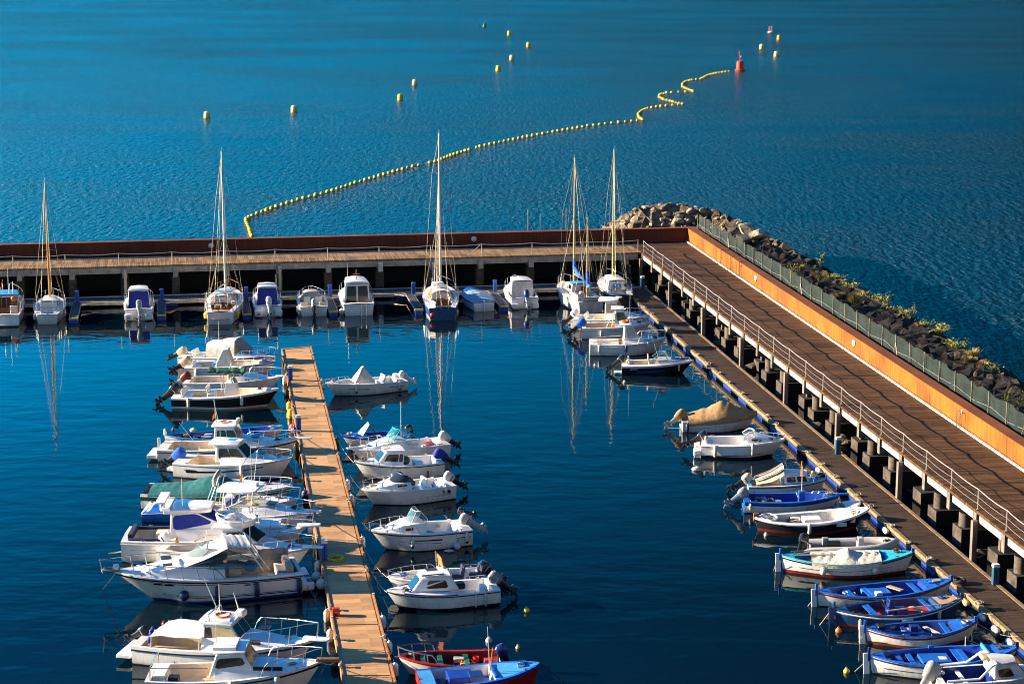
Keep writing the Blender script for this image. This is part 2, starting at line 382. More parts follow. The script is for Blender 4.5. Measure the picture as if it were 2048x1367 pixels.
# ------------------------------------------------------------------ water
def water(name, layers, base, rough):
    m = bpy.data.materials.new(name); m.use_nodes = True
    nt = m.node_tree; L = nt.links; b = nt.nodes['Principled BSDF']
    b.inputs['Base Color'].default_value = (*base, 1); b.inputs['Roughness'].default_value = rough; b.inputs['IOR'].default_value = 1.33
    b.inputs['Specular IOR Level'].default_value = .5
    g = _n(nt, 'ShaderNodeNewGeometry'); prev = None
    big = _n(nt, 'ShaderNodeTexNoise'); big.inputs['Scale'].default_value = .018; big.inputs['Detail'].default_value = 3
    mp0 = _n(nt, 'ShaderNodeMapping'); mp0.inputs['Scale'].default_value = (1, 2.2, 1)
    L.new(g.outputs['Position'], mp0.inputs[0]); L.new(mp0.outputs[0], big.inputs['Vector'])
    gust = _n(nt, 'ShaderNodeMapRange'); gust.inputs[1].default_value = .35; gust.inputs[2].default_value = .65; gust.inputs[3].default_value = .6; gust.inputs[4].default_value = 1.35
    L.new(big.outputs['Fac'], gust.inputs[0])
    py_ = _n(nt, 'ShaderNodeSeparateXYZ'); L.new(g.outputs['Position'], py_.inputs[0])
    for ly in layers:
        sx_, sy_, rot, dist, det = ly[:5]
        mp = _n(nt, 'ShaderNodeMapping'); mp.inputs['Scale'].default_value = (sx_, sy_, 1); mp.inputs['Rotation'].default_value = (0, 0, rot)
        L.new(g.outputs['Position'], mp.inputs[0])
        no = _n(nt, 'ShaderNodeTexNoise'); no.inputs['Scale'].default_value = 1; no.inputs['Detail'].default_value = det; no.inputs['Roughness'].default_value = .55
        L.new(mp.outputs[0], no.inputs['Vector'])
        bp = _n(nt, 'ShaderNodeBump'); bp.inputs['Distance'].default_value = dist
        if len(ly) > 5:      # longer swell out on the open sea only
            fm_ = _n(nt, 'ShaderNodeMapRange'); fm_.inputs[1].default_value = 230; fm_.inputs[2].default_value = 480; L.new(py_.outputs['Y'], fm_.inputs[0])
            ml_ = _n(nt, 'ShaderNodeMath', operation='MULTIPLY'); L.new(fm_.outputs[0], ml_.inputs[0]); L.new(gust.outputs[0], ml_.inputs[1]); L.new(ml_.outputs[0], bp.inputs['Strength'])
        else: L.new(gust.outputs[0], bp.inputs['Strength'])
        L.new(no.outputs['Fac'], bp.inputs['Height'])
        if prev: L.new(prev.outputs[0], bp.inputs['Normal'])
        prev = bp
    L.new(prev.outputs[0], b.inputs['Normal']); M[name] = m
water('harbour', [(.30, .55, .1, .030, 2), (1.7, 2.4, -.15, .0028, 2)], (.0006, .006, .012), .004)
water('sea', [(.08, .15, .06, .5, 2), (2.2, .20, .02, 2.6, 2, 1), (1.5, .40, .0, .95, 2), (1.4, 1.2, -.1, .68, 2), (3.0, 3.4, .2, .34, 3)], (.0005, .020, .040), .27)
h = MB().use('harbour')
hl = [FP(-2.5, 3.2, 0), FP(200, 3.2, 0), FP(200, -330, 0), PR(330, 4.4, 0)]
h.add([Vector((p.x, p.y, 0)) for p in hl], [[0, 1, 2, 3]]); tag(h.build('harbour_water', smooth=False), kind='structure')
s_ = MB().use('sea')
A, B_ = hl[0], hl[3]; fl_ = hl[1]
far = [Vector((-4000, 9000, 0)), Vector((4000, 9000, 0)), Vector((4000, -200, 0))]
s_.add([A, fl_, Vector((-4000, fl_.y, 0)), far[0], far[1], Vector((4000, A.y, 0))], [[0, 5, 4, 3, 2, 1]])
s_.add([A, B_, Vector((4000, B_.y, 0)), Vector((4000, A.y, 0))], [[0, 1, 2, 3]])
tag(s_.build('sea', smooth=False), kind='structure')
sb = MB().use('soil'); sb.box((0, 3000, -8.2), (8000, 12000, .4)); tag(sb.build('seabed', smooth=False), kind='structure')
# ------------------------------------------------------------------ right promenade
SE = 118.0
def rail(fn, s_list, t, zd, name, label, wires=(.30, .66, 1.05), sag=.06):
    root = empty(name, fn(s_list[0], t, zd)); base = root.location.copy()
    for s in s_list:
        mb = MB().use('galv'); p = fn(s, t, zd) - base
        mb.tube([p, p + Vector((0, 0, 1.10))], .035, 6); mb.box(p + Vector((0, 0, .015)), (.14, .14, .03)); mb.build('post', root)
    for hgt in wires:
        mb = MB().use('galv')
        pts = []
        for i in range(len(s_list) - 1):
            for k in range(5):
                u = k / 5; s = lerp(s_list[i], s_list[i + 1], u)
                sg = sag * (.7 + .6 * ((i * 37 + int(hgt * 10) * 13) % 7) / 7)
                pts.append(fn(s, t, zd + hgt - sg * 4 * u * (1 - u)) - base)
        pts.append(fn(s_list[-1], t, zd + hgt) - base)
        mb.tube(pts, .030 if hgt == wires[-1] else .011, 5); mb.build('rope', root)
    tag(root, label, 'railing'); return root
pier = empty('timber_promenade', PR(50, 2.7, 3.0)); tag(pier, 'brown plank promenade on concrete columns running down the right side', 'promenade')
def part(mb, name, root, **k):
    o = mb.build(name, root, **k); o.location = -root.location; return o
mb = MB().use('deck_right'); rbox(mb, PR, -5.5, SE, 0, 5.4, 2.86, 3.0); part(mb, 'deck', pier, smooth=False)
POST = [.35 + 3.78 * i for i in range(31)]
mb = MB().use('steelpaint')
for i in range(len(POST) - 1):
    rbox(mb, PR, POST[i] + .62, POST[i + 1] - .22, -.03, .12, 2.50, 2.85)
part(mb, 'edge_beam', pier, smooth=False)
for i, s in enumerate(POST):
    mb = MB().use('beamconc'); rbox(mb, PR, s - .2, s + .2, -.02, 4.9, 1.95, 2.86); part(mb, 'cross_beam', pier, smooth=False)
    k = i % 3
    if k == 0:
        mb = MB().use('pile'); p = PR(s + .5, -.22, 0)
        mb.box((p.x, p.y, .9), (.26, .30, 3.4), RZR); part(mb, 'steel_pile', pier, smooth=False)
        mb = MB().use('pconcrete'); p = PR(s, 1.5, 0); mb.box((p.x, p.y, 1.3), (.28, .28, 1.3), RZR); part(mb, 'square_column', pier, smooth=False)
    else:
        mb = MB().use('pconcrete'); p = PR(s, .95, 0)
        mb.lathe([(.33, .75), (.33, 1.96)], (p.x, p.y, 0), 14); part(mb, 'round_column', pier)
    tq = .55 + (.5 if k == 0 else 0); mb = MB().use('dconcrete'); rbox(mb, PR, s - .64, s + .64, tq - .02, tq - .003, -1.2, .77 + .1 * ((i * 7) % 3)); mb.use('algae_shade'); rbox(mb, PR, s - .65 - .12 * ((i * 5) % 3 == 0), s + .65, tq, 3.6, -1.2, .78 + .1 * ((i * 7) % 3)); part(mb, 'pile_cap', pier, smooth=False, bevel=.03)  # sunward face stays paler; tops dark with algae, other faces painted with under-deck shade
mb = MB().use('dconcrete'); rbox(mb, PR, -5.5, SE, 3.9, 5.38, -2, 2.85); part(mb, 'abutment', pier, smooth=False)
rail(PR, POST, .12, 3.0, 'rope_railing', 'rope railing along the inner edge of the right promenade')
# curb strip and cable at wall foot
mb = MB().use('curb'); rbox(mb, PR, -5.0, SE, 5.14, 5.30, 3.0, 3.09); part(mb, 'curb', pier, smooth=False)
# rusty steel wall, right
def wall(fn, segs, t0, t1, z0, z1, name, label, m1_, m2_):
    root = empty(name, fn(segs[0][0], t0, z0))
    for (a, b) in segs:
        mb = MB().use(m1_); rbox(mb, fn, a + .014, b - .014, t0, t1, z0, z1); part(mb, 'wall_panel', root, smooth=False)
        mb = MB().use(m2_); rbox(mb, fn, a + .004, b - .004, t0 - .012, t1 + .012, z1 + .002, z1 + .035); part(mb, 'coping', root, smooth=False)
    mb = MB().use('darkgap'); rbox(mb, fn, segs[0][0] + .1, segs[-1][1] - .1, t0 + .1, t1 - .1, z0 + .1, z1 - .01); part(mb, 'core', root, smooth=False)
    tag(root, label, 'wall'); return root
seg = [(-5.4, .5)]
for J in [6.4, 7.6, 8.9, 14.8, 20.6, 33.2, 44.6, 55.8, 66, 77, 88, 99, 110, 121]: seg.append((seg[-1][1], J))
# joints placed from the photograph
jp = [(1450, 533), (1462, 541), (1474, 549), (1485, 557), (1511, 575), (1540, 594), (1630, 655), (1738.6, 728), (1859, 809), (2009, 913)]
def s_of(px, py, z):
    p = G(px, py, z) - C0; return -(p.x * d1.x + p.y * d1.y)
js = [-6.16] + [s_of(x, y, 3.0) for x, y in jp] + [SE]
seg = list(zip(js[:-1], js[1:]))
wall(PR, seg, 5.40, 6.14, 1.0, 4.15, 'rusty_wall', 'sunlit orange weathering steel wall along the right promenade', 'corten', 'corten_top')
def disc_lamp(p, nrm, r, name, label):
    mb = MB().use('lampglass'); q = Vector((0, 0, 1)).rotation_difference(Vector(nrm)).to_matrix()
    mb.lathe([(r * .98, 0), (r, .05), (r * .8, .10), (r * .4, .13), (.01, .14)], (0, 0, 0), 14, mtx=q)
    o = mb.build(name, loc=p); mb2 = MB().use('grey'); mb2.lathe([(r * 1.06, 0), (r * 1.06, .03)], (0, 0, 0), 14, mtx=q); mb2.build('rim', o)
    tag(o, label, 'wall light', 'round bulkhead lights on the rusty walls')
for (x, y, zz, lab) in [(1515.7, 556, 3.75, 'round white wall light on the orange wall, nearer the corner'), (1711, 685.5, 3.75, 'round white wall light midway down the orange wall')]:
    s = s_of(x, y, zz); disc_lamp(PR(s, 5.39, zz), -n1, .24, 'wall_light', lab)
mb = MB().use('white2'); s = s_of(1932, 826, 3.8); p = PR(s, 5.37, 3.9); mb.box(p, (.05, .16, .2), RZR)
tag(mb.build('junction_box', smooth=False), 'small white square box on the orange wall above two short pipes', 'box')
mb = MB().use('galv')
for ds in (0, .55): q = PR(s - .1 + ds, 5.1, 3.0); mb.tube([q, q + Vector((0, 0, .95)), q + Vector((0, 0, .95)) + n1 * .28], .03, 6)
tag(mb.build('pipe_stand'), 'pair of short grey pipes standing at the foot of the orange wall', 'pipes')
# ------------------------------------------------------------------ far pier
fp = empty('timber_pier', FP(40, 2.7, 3.0)); tag(fp, 'long timber boardwalk pier on concrete posts across the harbour', 'pier')
mb = MB().use('deck_far'); rbox(mb, FP, .003, 95, 0, 5.35, 2.86, 3.0); part(mb, 'deck', fp, smooth=False)
mb = MB().use('deck_far_shade'); rbox(mb, FP, -5.3, 95, 3.6, 5.34, 2.9, 3.006); part(mb, 'wall_shade_strip', fp, smooth=False)  # the wall's shadow on the deck, painted as a strip of darker boards
mb = MB().use('concrete'); rbox(mb, FP, .3, 95, .02, .35, 2.36, 2.84); part(mb, 'edge_beam', fp, smooth=False)
colx = [1262, 1070, 968, 870, 765, 660, 560, 455, 351, 248, 142, 36]
for i, x in enumerate(colx):
    p = G(x, 522 + (1262 - x) * .0255, 2.6); s = -((p - C0).dot(e1))
    mb = MB().use('concrete'); rbox(mb, FP, s - .22, s + .22, -.10, 4.5, 1.95, 2.84); part(mb, 'cross_beam', fp, smooth=False, bevel=.04)
    mb = MB().use('dconcrete'); rbox(mb, FP, s - .32, s + .34, .25, 1.6, -1.5, 1.96); part(mb, 'column', fp, smooth=False, bevel=.03)
    if x in (248, 560, 870):
        mb = MB().use('galv'); p = FP(s - .05, -.30, 0); mb.box((p.x, p.y, 1.15), (.22, .26, 3.0), RZF); mb.use('rubber'); mb.box((p.x, p.y, .2), (.24, .28, .9), RZF); part(mb, 'steel_pile', fp, smooth=False)
    if x == 765:
        mb = MB().use('oldwhite'); p = FP(s, -.22, 0); mb.box((p.x, p.y, 2.35), (.36, .2, .75), RZF); part(mb, 'cable_box', fp, smooth=False)
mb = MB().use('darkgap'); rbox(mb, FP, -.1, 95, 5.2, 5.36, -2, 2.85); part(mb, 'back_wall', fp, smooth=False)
FPOST = []
for x in (1276.7, 1166.8, 1064.7, 963.7, 861.7, 758.6, 655.7, 550.6, 447.5, 344.6, 237.7, 131, 26.7):
    p = G(x, 504.6 + (1282 - x) * .026, 3.0); FPOST.append(-((p - C0).dot(e1)))
FPOST += [FPOST[-1] + 4.4 * k for k in (1, 2)]
rail(FP, FPOST, .12, 3.0, 'rope_railing', 'rope railing along the front of the far boardwalk pier', sag=.10)
mb = MB().use('galv'); a = FP(FPOST[3], .12, 4.1); b = FP(FPOST[3] + 1.1, .5, 3.02); mb.tube([a, b], .03, 5)
tag(mb.build('brace_pole'), 'slanting pole leaning on the far rope railing', 'pole')
seg = [(-5.385, 6), (6, 18), (18, 30), (30, 42), (42, 54), (54, 66), (66, 78), (78, 95)]
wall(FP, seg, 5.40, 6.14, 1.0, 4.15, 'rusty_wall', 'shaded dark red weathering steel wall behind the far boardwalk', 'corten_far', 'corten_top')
for (x, y, lab) in [(422, 487, 'round grey wall light on the dark red wall, left of the two'), (945, 474, 'round grey wall light on the dark red wall behind the tall ketch')]:
    p = G(x, y, 3.7); s = -((p - C0).dot(e1)); disc_lamp(FP(s, 5.385, 3.68), -m1, .24, 'wall_light', lab)
# thin posts beyond the far wall
for (x, y0, y1, lab) in [(1032.5, 461, 427, 'thin grey post with slanting strut beyond the far wall'), (1106, 459, 425, 'plain thin grey post beyond the far wall'), (1055.5, 460, 428, 'thinnest leaning post beside the strutted post')]:
    p = G(x, y0, 3.0); p = FP(-((p - C0).dot(e1)), 7.2, 3.0)
    mb = MB().use('grey'); mb.tube([p, p + Vector((0, 0, 2.9 if x != 1055.5 else 2.5))], .045 if x != 1055.5 else .025, 6)
    if x == 1032.5: mb.tube([p + Vector((0, 0, 2.0)), p + Vector((.95, .1, 0))], .025, 5)
    tag(mb.build('metal_post'), lab, 'post')
# ------------------------------------------------------------------ breakwater bank, boulders, plants, fence
crest_px = [(1196, 462, 1.6), (1225, 440, 3.4), (1262, 424, 4.3), (1300, 412, 4.8), (1345, 408, 5.0), (1390, 413, 4.8), (1430, 424, 4.4), (1480, 447, 4.3), (1530, 474, 4.2), (1600, 511, 3.9), (1700, 574, 3.6), (1800, 630, 3.5), (1900, 690, 3.5), (1980, 732, 3.5), (2060, 795, 3.5), (2250, 930, 3.5), (2500, 1120, 3.5)]
cr = [G(x, y, z) for x, y, z in crest_px]; bank = []
for i, p in enumerate(cr):
    t = (cr[min(i + 1, len(cr) - 1)] - cr[max(i - 1, 0)]); t.z = 0; t.normalize(); n = Vector((-t.y, t.x, 0))
    q = p - C0; s = -q.dot(d1); 
    if i < 6: inner = FP(-((q).dot(e1)), 6.2, .8); inner2 = FP(-(q.dot(e1)), 6.2, -1.5)
    else: inner = PR(s, 6.2, 3.1); inner2 = PR(s, 6.2, -1.5)
    mid = p.lerp(inner, .45); mid.z = lerp(inner.z, p.z, .45 if i < 6 else .15)
    out = p + n * 1.6; out.z = p.z * .75; wl = p + n * (p.z * 1.5 + 1.2); wl.z = -.6; dp = wl + n * 10; dp.z = -8
    bank.append([inner2, inner, mid, p, out, wl, dp])
rj = random.Random(3); fine = []
for i in range(len(bank) - 1):
    nn = max(4, int((bank[i + 1][3] - bank[i][3]).length / .45))
    for k in range(nn + (i == len(bank) - 2)):
        row = []
        for j in range(6):
            for m in range(6):
                a_ = bank[i][j].lerp(bank[i][j + 1], m / 6); b_ = bank[i + 1][j].lerp(bank[i + 1][j + 1], m / 6); p = a_.lerp(b_, k / nn)
                am = .30 if 1 <= j <= 4 and (j, m) != (1, 0) else 0
                row.append(p + Vector((rj.uniform(-am, am), rj.uniform(-am, am), rj.uniform(-am, am) * 1.1)))
        fine.append((i, row))
mb = MB().use('soil'); mb.loft([r_ for i, r_ in fine if i >= 6]); tag(mb.build('breakwater_bank', smooth=False), kind='structure')
mb = MB().use('bankrock'); mb.loft([r_ for i, r_ in fine if i <= 6][:-1]); tag(mb.build('breakwater_head', smooth=False), kind='structure')
# low rubble foot behind the far wall
mb = MB().use('soil'); mb.loft([[FP(s, 6.16, 2.2), FP(s, 7.5, 2.1), FP(s, 12, -.4), FP(s, 20, -8)] for s in (0, 30, 60, 95)]); tag(mb.build('seaward_bank'), kind='structure')
def rock_mesh(seed, mname):
    rd = random.Random(seed); bm = bmesh.new(); bmesh.ops.create_icosphere(bm, subdivisions=2, radius=1)
    planes = [(Vector((rd.uniform(-1, 1), rd.uniform(-1, 1), rd.uniform(-.8, 1))).normalized(), rd.uniform(.45, .8)) for _ in range(13)]
    sc = Vector((rd.uniform(1.0, 1.6), rd.uniform(.7, 1.1), rd.uniform(.5, .9)))
    for v in bm.verts:
        for n, dd in planes:
            k = v.co.dot(n) - dd
            if k > 0: v.co -= n * k
        v.co = Vector((v.co.x * sc.x, v.co.y * sc.y, v.co.z * sc.z)) * (1 + rd.uniform(-.04, .04))
    me = bpy.data.meshes.new('boulder'); bm.to_mesh(me); bm.free(); me.materials.append(M[mname])
    me.polygons.foreach_set('use_smooth', [True] * len(me.polygons)); me.set_sharp_from_angle(angle=R(12)); return me
RK = {k: [rock_mesh(11 * j + ord(k[5]), k) for j in range(5)] for k in ('rock_pale', 'rock_brown', 'rock_dark')}
def bank_pt(u, v):
    """u along the crest index, v 0..6 across"""
    i = min(int(u), len(bank) - 2); f = u - i; j = min(int(v), 5); g = v - j
    a = bank[i][j].lerp(bank[i][j + 1], g); b = bank[i + 1][j].lerp(bank[i + 1][j + 1], g); return a.lerp(b, f)
def boulder(p, sz, kind, lab, grp):
    o = bpy.data.objects.new('boulder', random.choice(RK[kind])); COL.objects.link(o); o.location = p
    o.scale = (sz * random.uniform(.85, 1.2),) * 3; o.rotation_euler = (random.uniform(-.5, .5), random.uniform(-.5, .5), random.uniform(0, 6.3))
    tag(o, lab, 'boulder', grp)
rk = random.Random(5)
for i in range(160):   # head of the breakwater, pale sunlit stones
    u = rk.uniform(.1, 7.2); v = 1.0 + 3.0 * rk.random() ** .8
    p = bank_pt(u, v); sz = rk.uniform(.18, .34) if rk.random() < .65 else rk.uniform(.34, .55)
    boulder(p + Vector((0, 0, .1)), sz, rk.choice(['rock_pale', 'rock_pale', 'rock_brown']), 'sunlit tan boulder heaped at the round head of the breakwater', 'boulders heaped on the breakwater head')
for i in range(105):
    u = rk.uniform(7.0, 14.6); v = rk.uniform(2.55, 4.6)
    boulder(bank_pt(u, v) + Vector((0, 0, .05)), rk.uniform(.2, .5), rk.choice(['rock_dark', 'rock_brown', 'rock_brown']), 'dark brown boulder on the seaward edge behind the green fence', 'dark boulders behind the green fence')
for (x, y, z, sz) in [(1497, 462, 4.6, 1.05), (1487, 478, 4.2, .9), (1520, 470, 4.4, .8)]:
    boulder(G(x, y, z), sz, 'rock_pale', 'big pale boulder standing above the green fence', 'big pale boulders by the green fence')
for x in (267, 292, 316, 685, 783, 800, 147):
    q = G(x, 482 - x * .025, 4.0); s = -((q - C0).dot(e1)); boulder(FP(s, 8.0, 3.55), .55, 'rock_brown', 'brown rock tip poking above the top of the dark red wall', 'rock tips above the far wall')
rr = random.Random(77)
for i in range(26):
    boulder(PR(rr.uniform(8, 95), rr.uniform(.6, 2.6), rr.uniform(-.15, .35)), rr.uniform(.3, .6), 'rock_dark', 'dark wet rubble stone lying among the pile caps under the promenade', 'rubble stones under the promenade')
# fence
NT = bpy.data.materials.new('green_net'); NT.use_nodes = True; nt = NT.node_tree; b = nt.nodes['Principled BSDF']
b.inputs['Base Color'].default_value = (.003, .0135, .0090, 1); b.inputs['Roughness'].default_value = .8
g = _n(nt, 'ShaderNodeNewGeometry'); no = _n(nt, 'ShaderNodeTexNoise'); no.inputs['Scale'].default_value = 1.1; no.inputs['Detail'].default_value = 6
nt.links.new(g.outputs['Position'], no.inputs['Vector']); mr = _n(nt, 'ShaderNodeMapRange'); mr.inputs[1].default_value = .3; mr.inputs[2].default_value = .7; mr.inputs[3].default_value = .55; mr.inputs[4].default_value = .86
nt.links.new(no.outputs['Fac'], mr.inputs[0]); nt.links.new(mr.outputs[0], b.inputs['Alpha']); M['green_net'] = NT
fs = [-6.2 + 2.72 * i for i in range(44)]
fence = empty('net_fence', PR(fs[0], 6.6, 3.1)); tag(fence, 'green net fence on thin posts behind the orange wall', 'fence')
def ftop(s): return 5.25 + .07 * math.sin(s * 1.7) + .05 * math.sin(s * 4.1)
mb = MB().use('green_net'); rows = []
for k in range(len(fs) * 4 - 3):
    s = fs[0] + 2.72 * k / 4; t = 6.6 + .05 * math.sin(k * 1.3); rows.append([PR(s, t, 3.0), PR(s, t + .04 * math.sin(k * 2.1), 4.2), PR(s, t, ftop(s))])
mb.loft(rows); part(mb, 'netting', fence)
mb = MB().use('galv'); mb.tube([PR(s + .3, 6.55, 4.35 + .12 * math.sin(s)) for s in fs], .014, 4); part(mb, 'tension_wire', fence)
for i, s in enumerate(fs):
    mb = MB().use('rig'); mb.tube([PR(s, 6.52, 3.0), PR(s, 6.52, 5.35)], .035, 5)
    if i % 8 == 4:
        mb.tube([PR(s, 6.5, 4.8), PR(s - .9, 6.5, 3.1)], .025, 4); mb.tube([PR(s, 6.5, 4.8), PR(s + .9, 6.5, 3.1)], .025, 4)
    part(mb, 'post', fence)
# plants
def tuft_mesh(seed, h, spread, mname, n=190):
    rd = random.Random(seed); mb = MB().use(mname)
    for i in range(n):
        a = rd.uniform(0, 6.3); r0 = rd.uniform(0, spread * .5); l = h * rd.uniform(.6, 1.1); ln = rd.uniform(.1, .8)
        b0 = Vector((math.cos(a) * r0, math.sin(a) * r0, 0)); tp = b0 + Vector((math.cos(a) * spread * ln, math.sin(a) * spread * ln, l)); md = b0.lerp(tp, .55) + Vector((0, 0, l * .15))
        w = Vector((-math.sin(a), math.cos(a), 0)) * .011
        mb.add([b0 - w, b0 + w, md + w * .8, tp, md - w * .8], [[0, 1, 2, 4], [4, 2, 3]])
    return mb
def bush(seed, h, spread, mname, n=200, lf=.10):
    rd = random.Random(seed); mb = MB().use('stem'); tips = []
    for i in range(6):
        a = rd.uniform(0, 6.3); tp = Vector((math.cos(a) * spread * rd.uniform(.3, 1), math.sin(a) * spread * rd.uniform(.3, 1), h * rd.uniform(.6, 1)))
        md = tp * .5 + Vector((rd.uniform(-.1, .1), rd.uniform(-.1, .1), .1 * h)); mb.tube([(0, 0, 0), md, tp], [.035, .022, .01], 5); tips += [md, tp, tp, md.lerp(tp, .5)]
    lv = MB().use(mname)
    for i in range(n):
        c = rd.choice(tips) + Vector((rd.gauss(0, .13), rd.gauss(0, .13), rd.gauss(0, .11))) * spread * 1.6
        c.z = max(.05, c.z); u = Vector((rd.uniform(-1, 1), rd.uniform(-1, 1), rd.uniform(-.4, 1))).normalized(); w = u.orthogonal().normalized()
        l = lf * rd.uniform(.6, 1.3); lv.add([c, c + u * l * .5 + w * l * .3, c + u * l, c + u * l * .5 - w * l * .3], [[0, 1, 2, 3]])
    return mb, lv
for i, (x, y, z, h, sp_, kind, lab) in enumerate([
    (1641, 541, 3.3, 1.6, .35, 'leaf', 'tall slender green shrub standing alone on the breakwater edge'),
    (1584, 571, 3.3, 1.6, .75, 'leaf_lit', 'leafy yellow-green shrub showing through the green fence'),
    (1513, 527, 3.3, .9, .6, 'leaf_lit', 'low pale shrub behind the fence nearest the breakwater head'),
    (1679, 567, 3.3, .9, .5, 'leaf', 'small green bush on dark rocks right of the slender shrub'),
    (1771, 612, 3.3, 1.0, .9, 'leaf_lit', 'spreading yellow-green bush on the crest amid dark rocks'),
    (1790, 630, 3.3, .6, .7, 'leaf_lit', 'low yellow bush in front of the spreading crest bush'),
    (1818, 643, 3.3, 1.4, .5, 'leaf', 'bare-stemmed shrub with leafy top beside the yellow bush'),
    (1858, 656, 3.3, .7, .5, 'leaf', 'small dark green bush between dry tufts on the crest'),
    (1886, 668, 3.3, .9, .6, 'leaf_lit', 'leaning yellow-green bush toward the right end of the bank'),
    (1700, 583, 3.3, .8, .6, 'leaf_lit', 'low green-yellow bush between two grass tufts midway along the fence'),
    (1745, 606, 3.3, .7, .7, 'leaf', 'dark green scrub low on the bank left of the spreading crest bush'),
    (1915, 700, 3.3, .7, .7, 'leaf_lit', 'small yellow-green bush just right of the brightest grass tuft'),
    (1975, 745, 3.3, .6, .7, 'leaf', 'low green scrub near the right end of the rocky bank'),
    (1618, 545, 3.3, .6, .7, 'leaf', 'low green scrub at the foot of the slender shrub'),
    (2036, 815, 3.3, .9, .8, 'leaf_lit', 'yellow-green bush at the right frame edge behind the fence')]):
    a, lv = bush(40 + i, h * 1.0, sp_ * 1.1, kind, 300 if sp_ > .55 else 210, .10); o = a.build('shrub', loc=G(x, y, z) - Vector((0, 0, .1))); lv.build('foliage', o, smooth=False); tag(o, lab, 'shrub')
TF = [tuft_mesh(s, .55, .45, 'drygrass').build('grass_tuft', smooth=False) for s in (1, 2, 3)]
for t in TF[1:]: bpy.data.objects.remove(t, do_unlink=False) if False else None
tl = [(1642, 557), (1692, 572), (1679, 590), (1709, 600), (1722, 594), (1630, 549), (1838, 652), (1806, 628), (1903, 694), (1943, 712), (1965, 735), (1934, 722), (1661, 562), (1600, 540), (1872, 664)]
for i, (x, y) in enumerate(tl):
    o = TF[i] if i < 3 else TF[i % 3].copy()
    if i >= 3: COL.objects.link(o)
    o.location = G(x, y + 6, 3.25); k = random.uniform(.9, 1.5); o.scale = (k * 1.2, k * 1.2, k); o.rotation_euler = (0, 0, i * 1.3)
    tag(o, 'dry golden grass tuft growing among dark rocks behind the green fence', 'grass tuft', 'dry grass tufts on the breakwater')
# ------------------------------------------------------------------ floating docks
def t_of(px, py, z): return (G(px, py, z) - C0).dot(n1)
TL = (t_of(1876, 1139.3, .5) + t_of(1419.2, 733, .5)) / 2; TR = (t_of(1953.4, 1127, .5) + t_of(1690, 912, .5)) / 2
SF = s_of(1287, 577, .5)
dock = empty('floating_dock', PR(45, (TL + TR) / 2, .5)); tag(dock, 'long brown plank floating dock below the right promenade', 'dock')
mb = MB().use('dock_boards'); rbox(mb, PR, SF, SE, TL + .22, TR - .2, .40, .50); part(mb, 'deck', dock, smooth=False)
mb = MB().use('dockedge'); rbox(mb, PR, SF, SE, TL, TL + .217, .32, .53); part(mb, 'edge_beam', dock, smooth=False)
mb = MB().use('dockedge'); rbox(mb, PR, SF, SE, TR - .197, TR, .32, .53); part(mb, 'edge_beam', dock, smooth=False)
mb = MB().use('rubber'); rbox(mb, PR, SF, SE, TL + .03, TL + .1, .18, .315); part(mb, 'rub_strip', dock, smooth=False)
s = SF + 2
while s < SE - 3:
    mb = MB().use('bluefloat'); rbox(mb, PR, s, s + 2.0, TL + .08, TR - .1, -.35, .30); part(mb, 'float', dock, smooth=False, bevel=.04)
    s += 4.05
# mooring cleats with wrapped rope along the edge
for i in range(26):
    s = SF + 5 + 3.1 * i + random.uniform(-.5, .5); p = PR(s, TL + .1, .53)
    mb = MB().use('galv'); mb.box(p + Vector((0, 0, .05)), (.07, .28, .08), RZR); mb.use('rope')
    for k in range(5):
        a = random.uniform(0, 6.3); q = p + Vector((random.uniform(-.12, .12), random.uniform(-.2, .2), .06)); mb.torus(q, random.uniform(.06, .13), .022, 9, 5, Matrix.Rotation(random.uniform(-1, 1), 3, 'X'))
    part(mb, 'cleat', dock)
def pedestal(p, rz, h, col, capc, label, grp, tilt=0):
    root = empty('service_pedestal', p, rz); mb = MB().use(col)
    mb.box((0, 0, h * .42), (.30, .26, h * .84)); mb.use('darkgap'); mb.box((0, -.131, h * .4), (.035, .01, h * .7)); mb.build('column', root, smooth=False, bevel=.02)
    mb = MB().use(capc); mb.box((0, 0, h * .92), (.34, .30, h * .155), top=(.94, .9)); mb.build('cap', root, smooth=False, bevel=.02)
    tag(root, label, 'pedestal', grp)
for (x, y, lab) in [(1285, 576, 'teal service pedestal at the far corner of the right dock'), (1675.5, 907, 'teal service pedestal midway along the outer dock edge'), (1990, 1168, 'teal service pedestal on the outer dock edge beside the coiled rope')]:
    p = G(x, y, .5); pedestal(p, RZR, 1.05, 'pedteal', 'white2', lab, 'service pedestals on the right dock')
# far floating dock
def fp_st(px, py, z):
    p = G(px, py, z) - C0; return -p.dot(e1), p.dot(m1)
TB = fp_st(600, 583, .5)[1]; TFr = fp_st(330, 598.5, .5)[1]
fd = empty('floating_dock', FP(40, TB, .5)); tag(fd, 'narrow grey floating dock in front of the far boardwalk pier', 'dock')
mb = MB().use('dock_far'); rbox(mb, FP, 1.0, 95, TFr, TB, .40, .50); part(mb, 'deck', fd, smooth=False)
mb = MB().use('curb'); rbox(mb, FP, .0, 95, TFr - .16, TFr - .003, .18, .46); part(mb, 'waler', fd, smooth=False)
mb = MB().use('lgrey'); rbox(mb, FP, 1.0, 95, TB + .003, TB + .14, .3, .56); part(mb, 'edge_beam', fd, smooth=False)
for s in (12, 18.5, 25, 33, 40):
    mb = MB().use('bluefloat'); rbox(mb, FP, s, s + 3.2, TFr - .10, TB, -.3, .17); part(mb, 'float', fd, smooth=False)
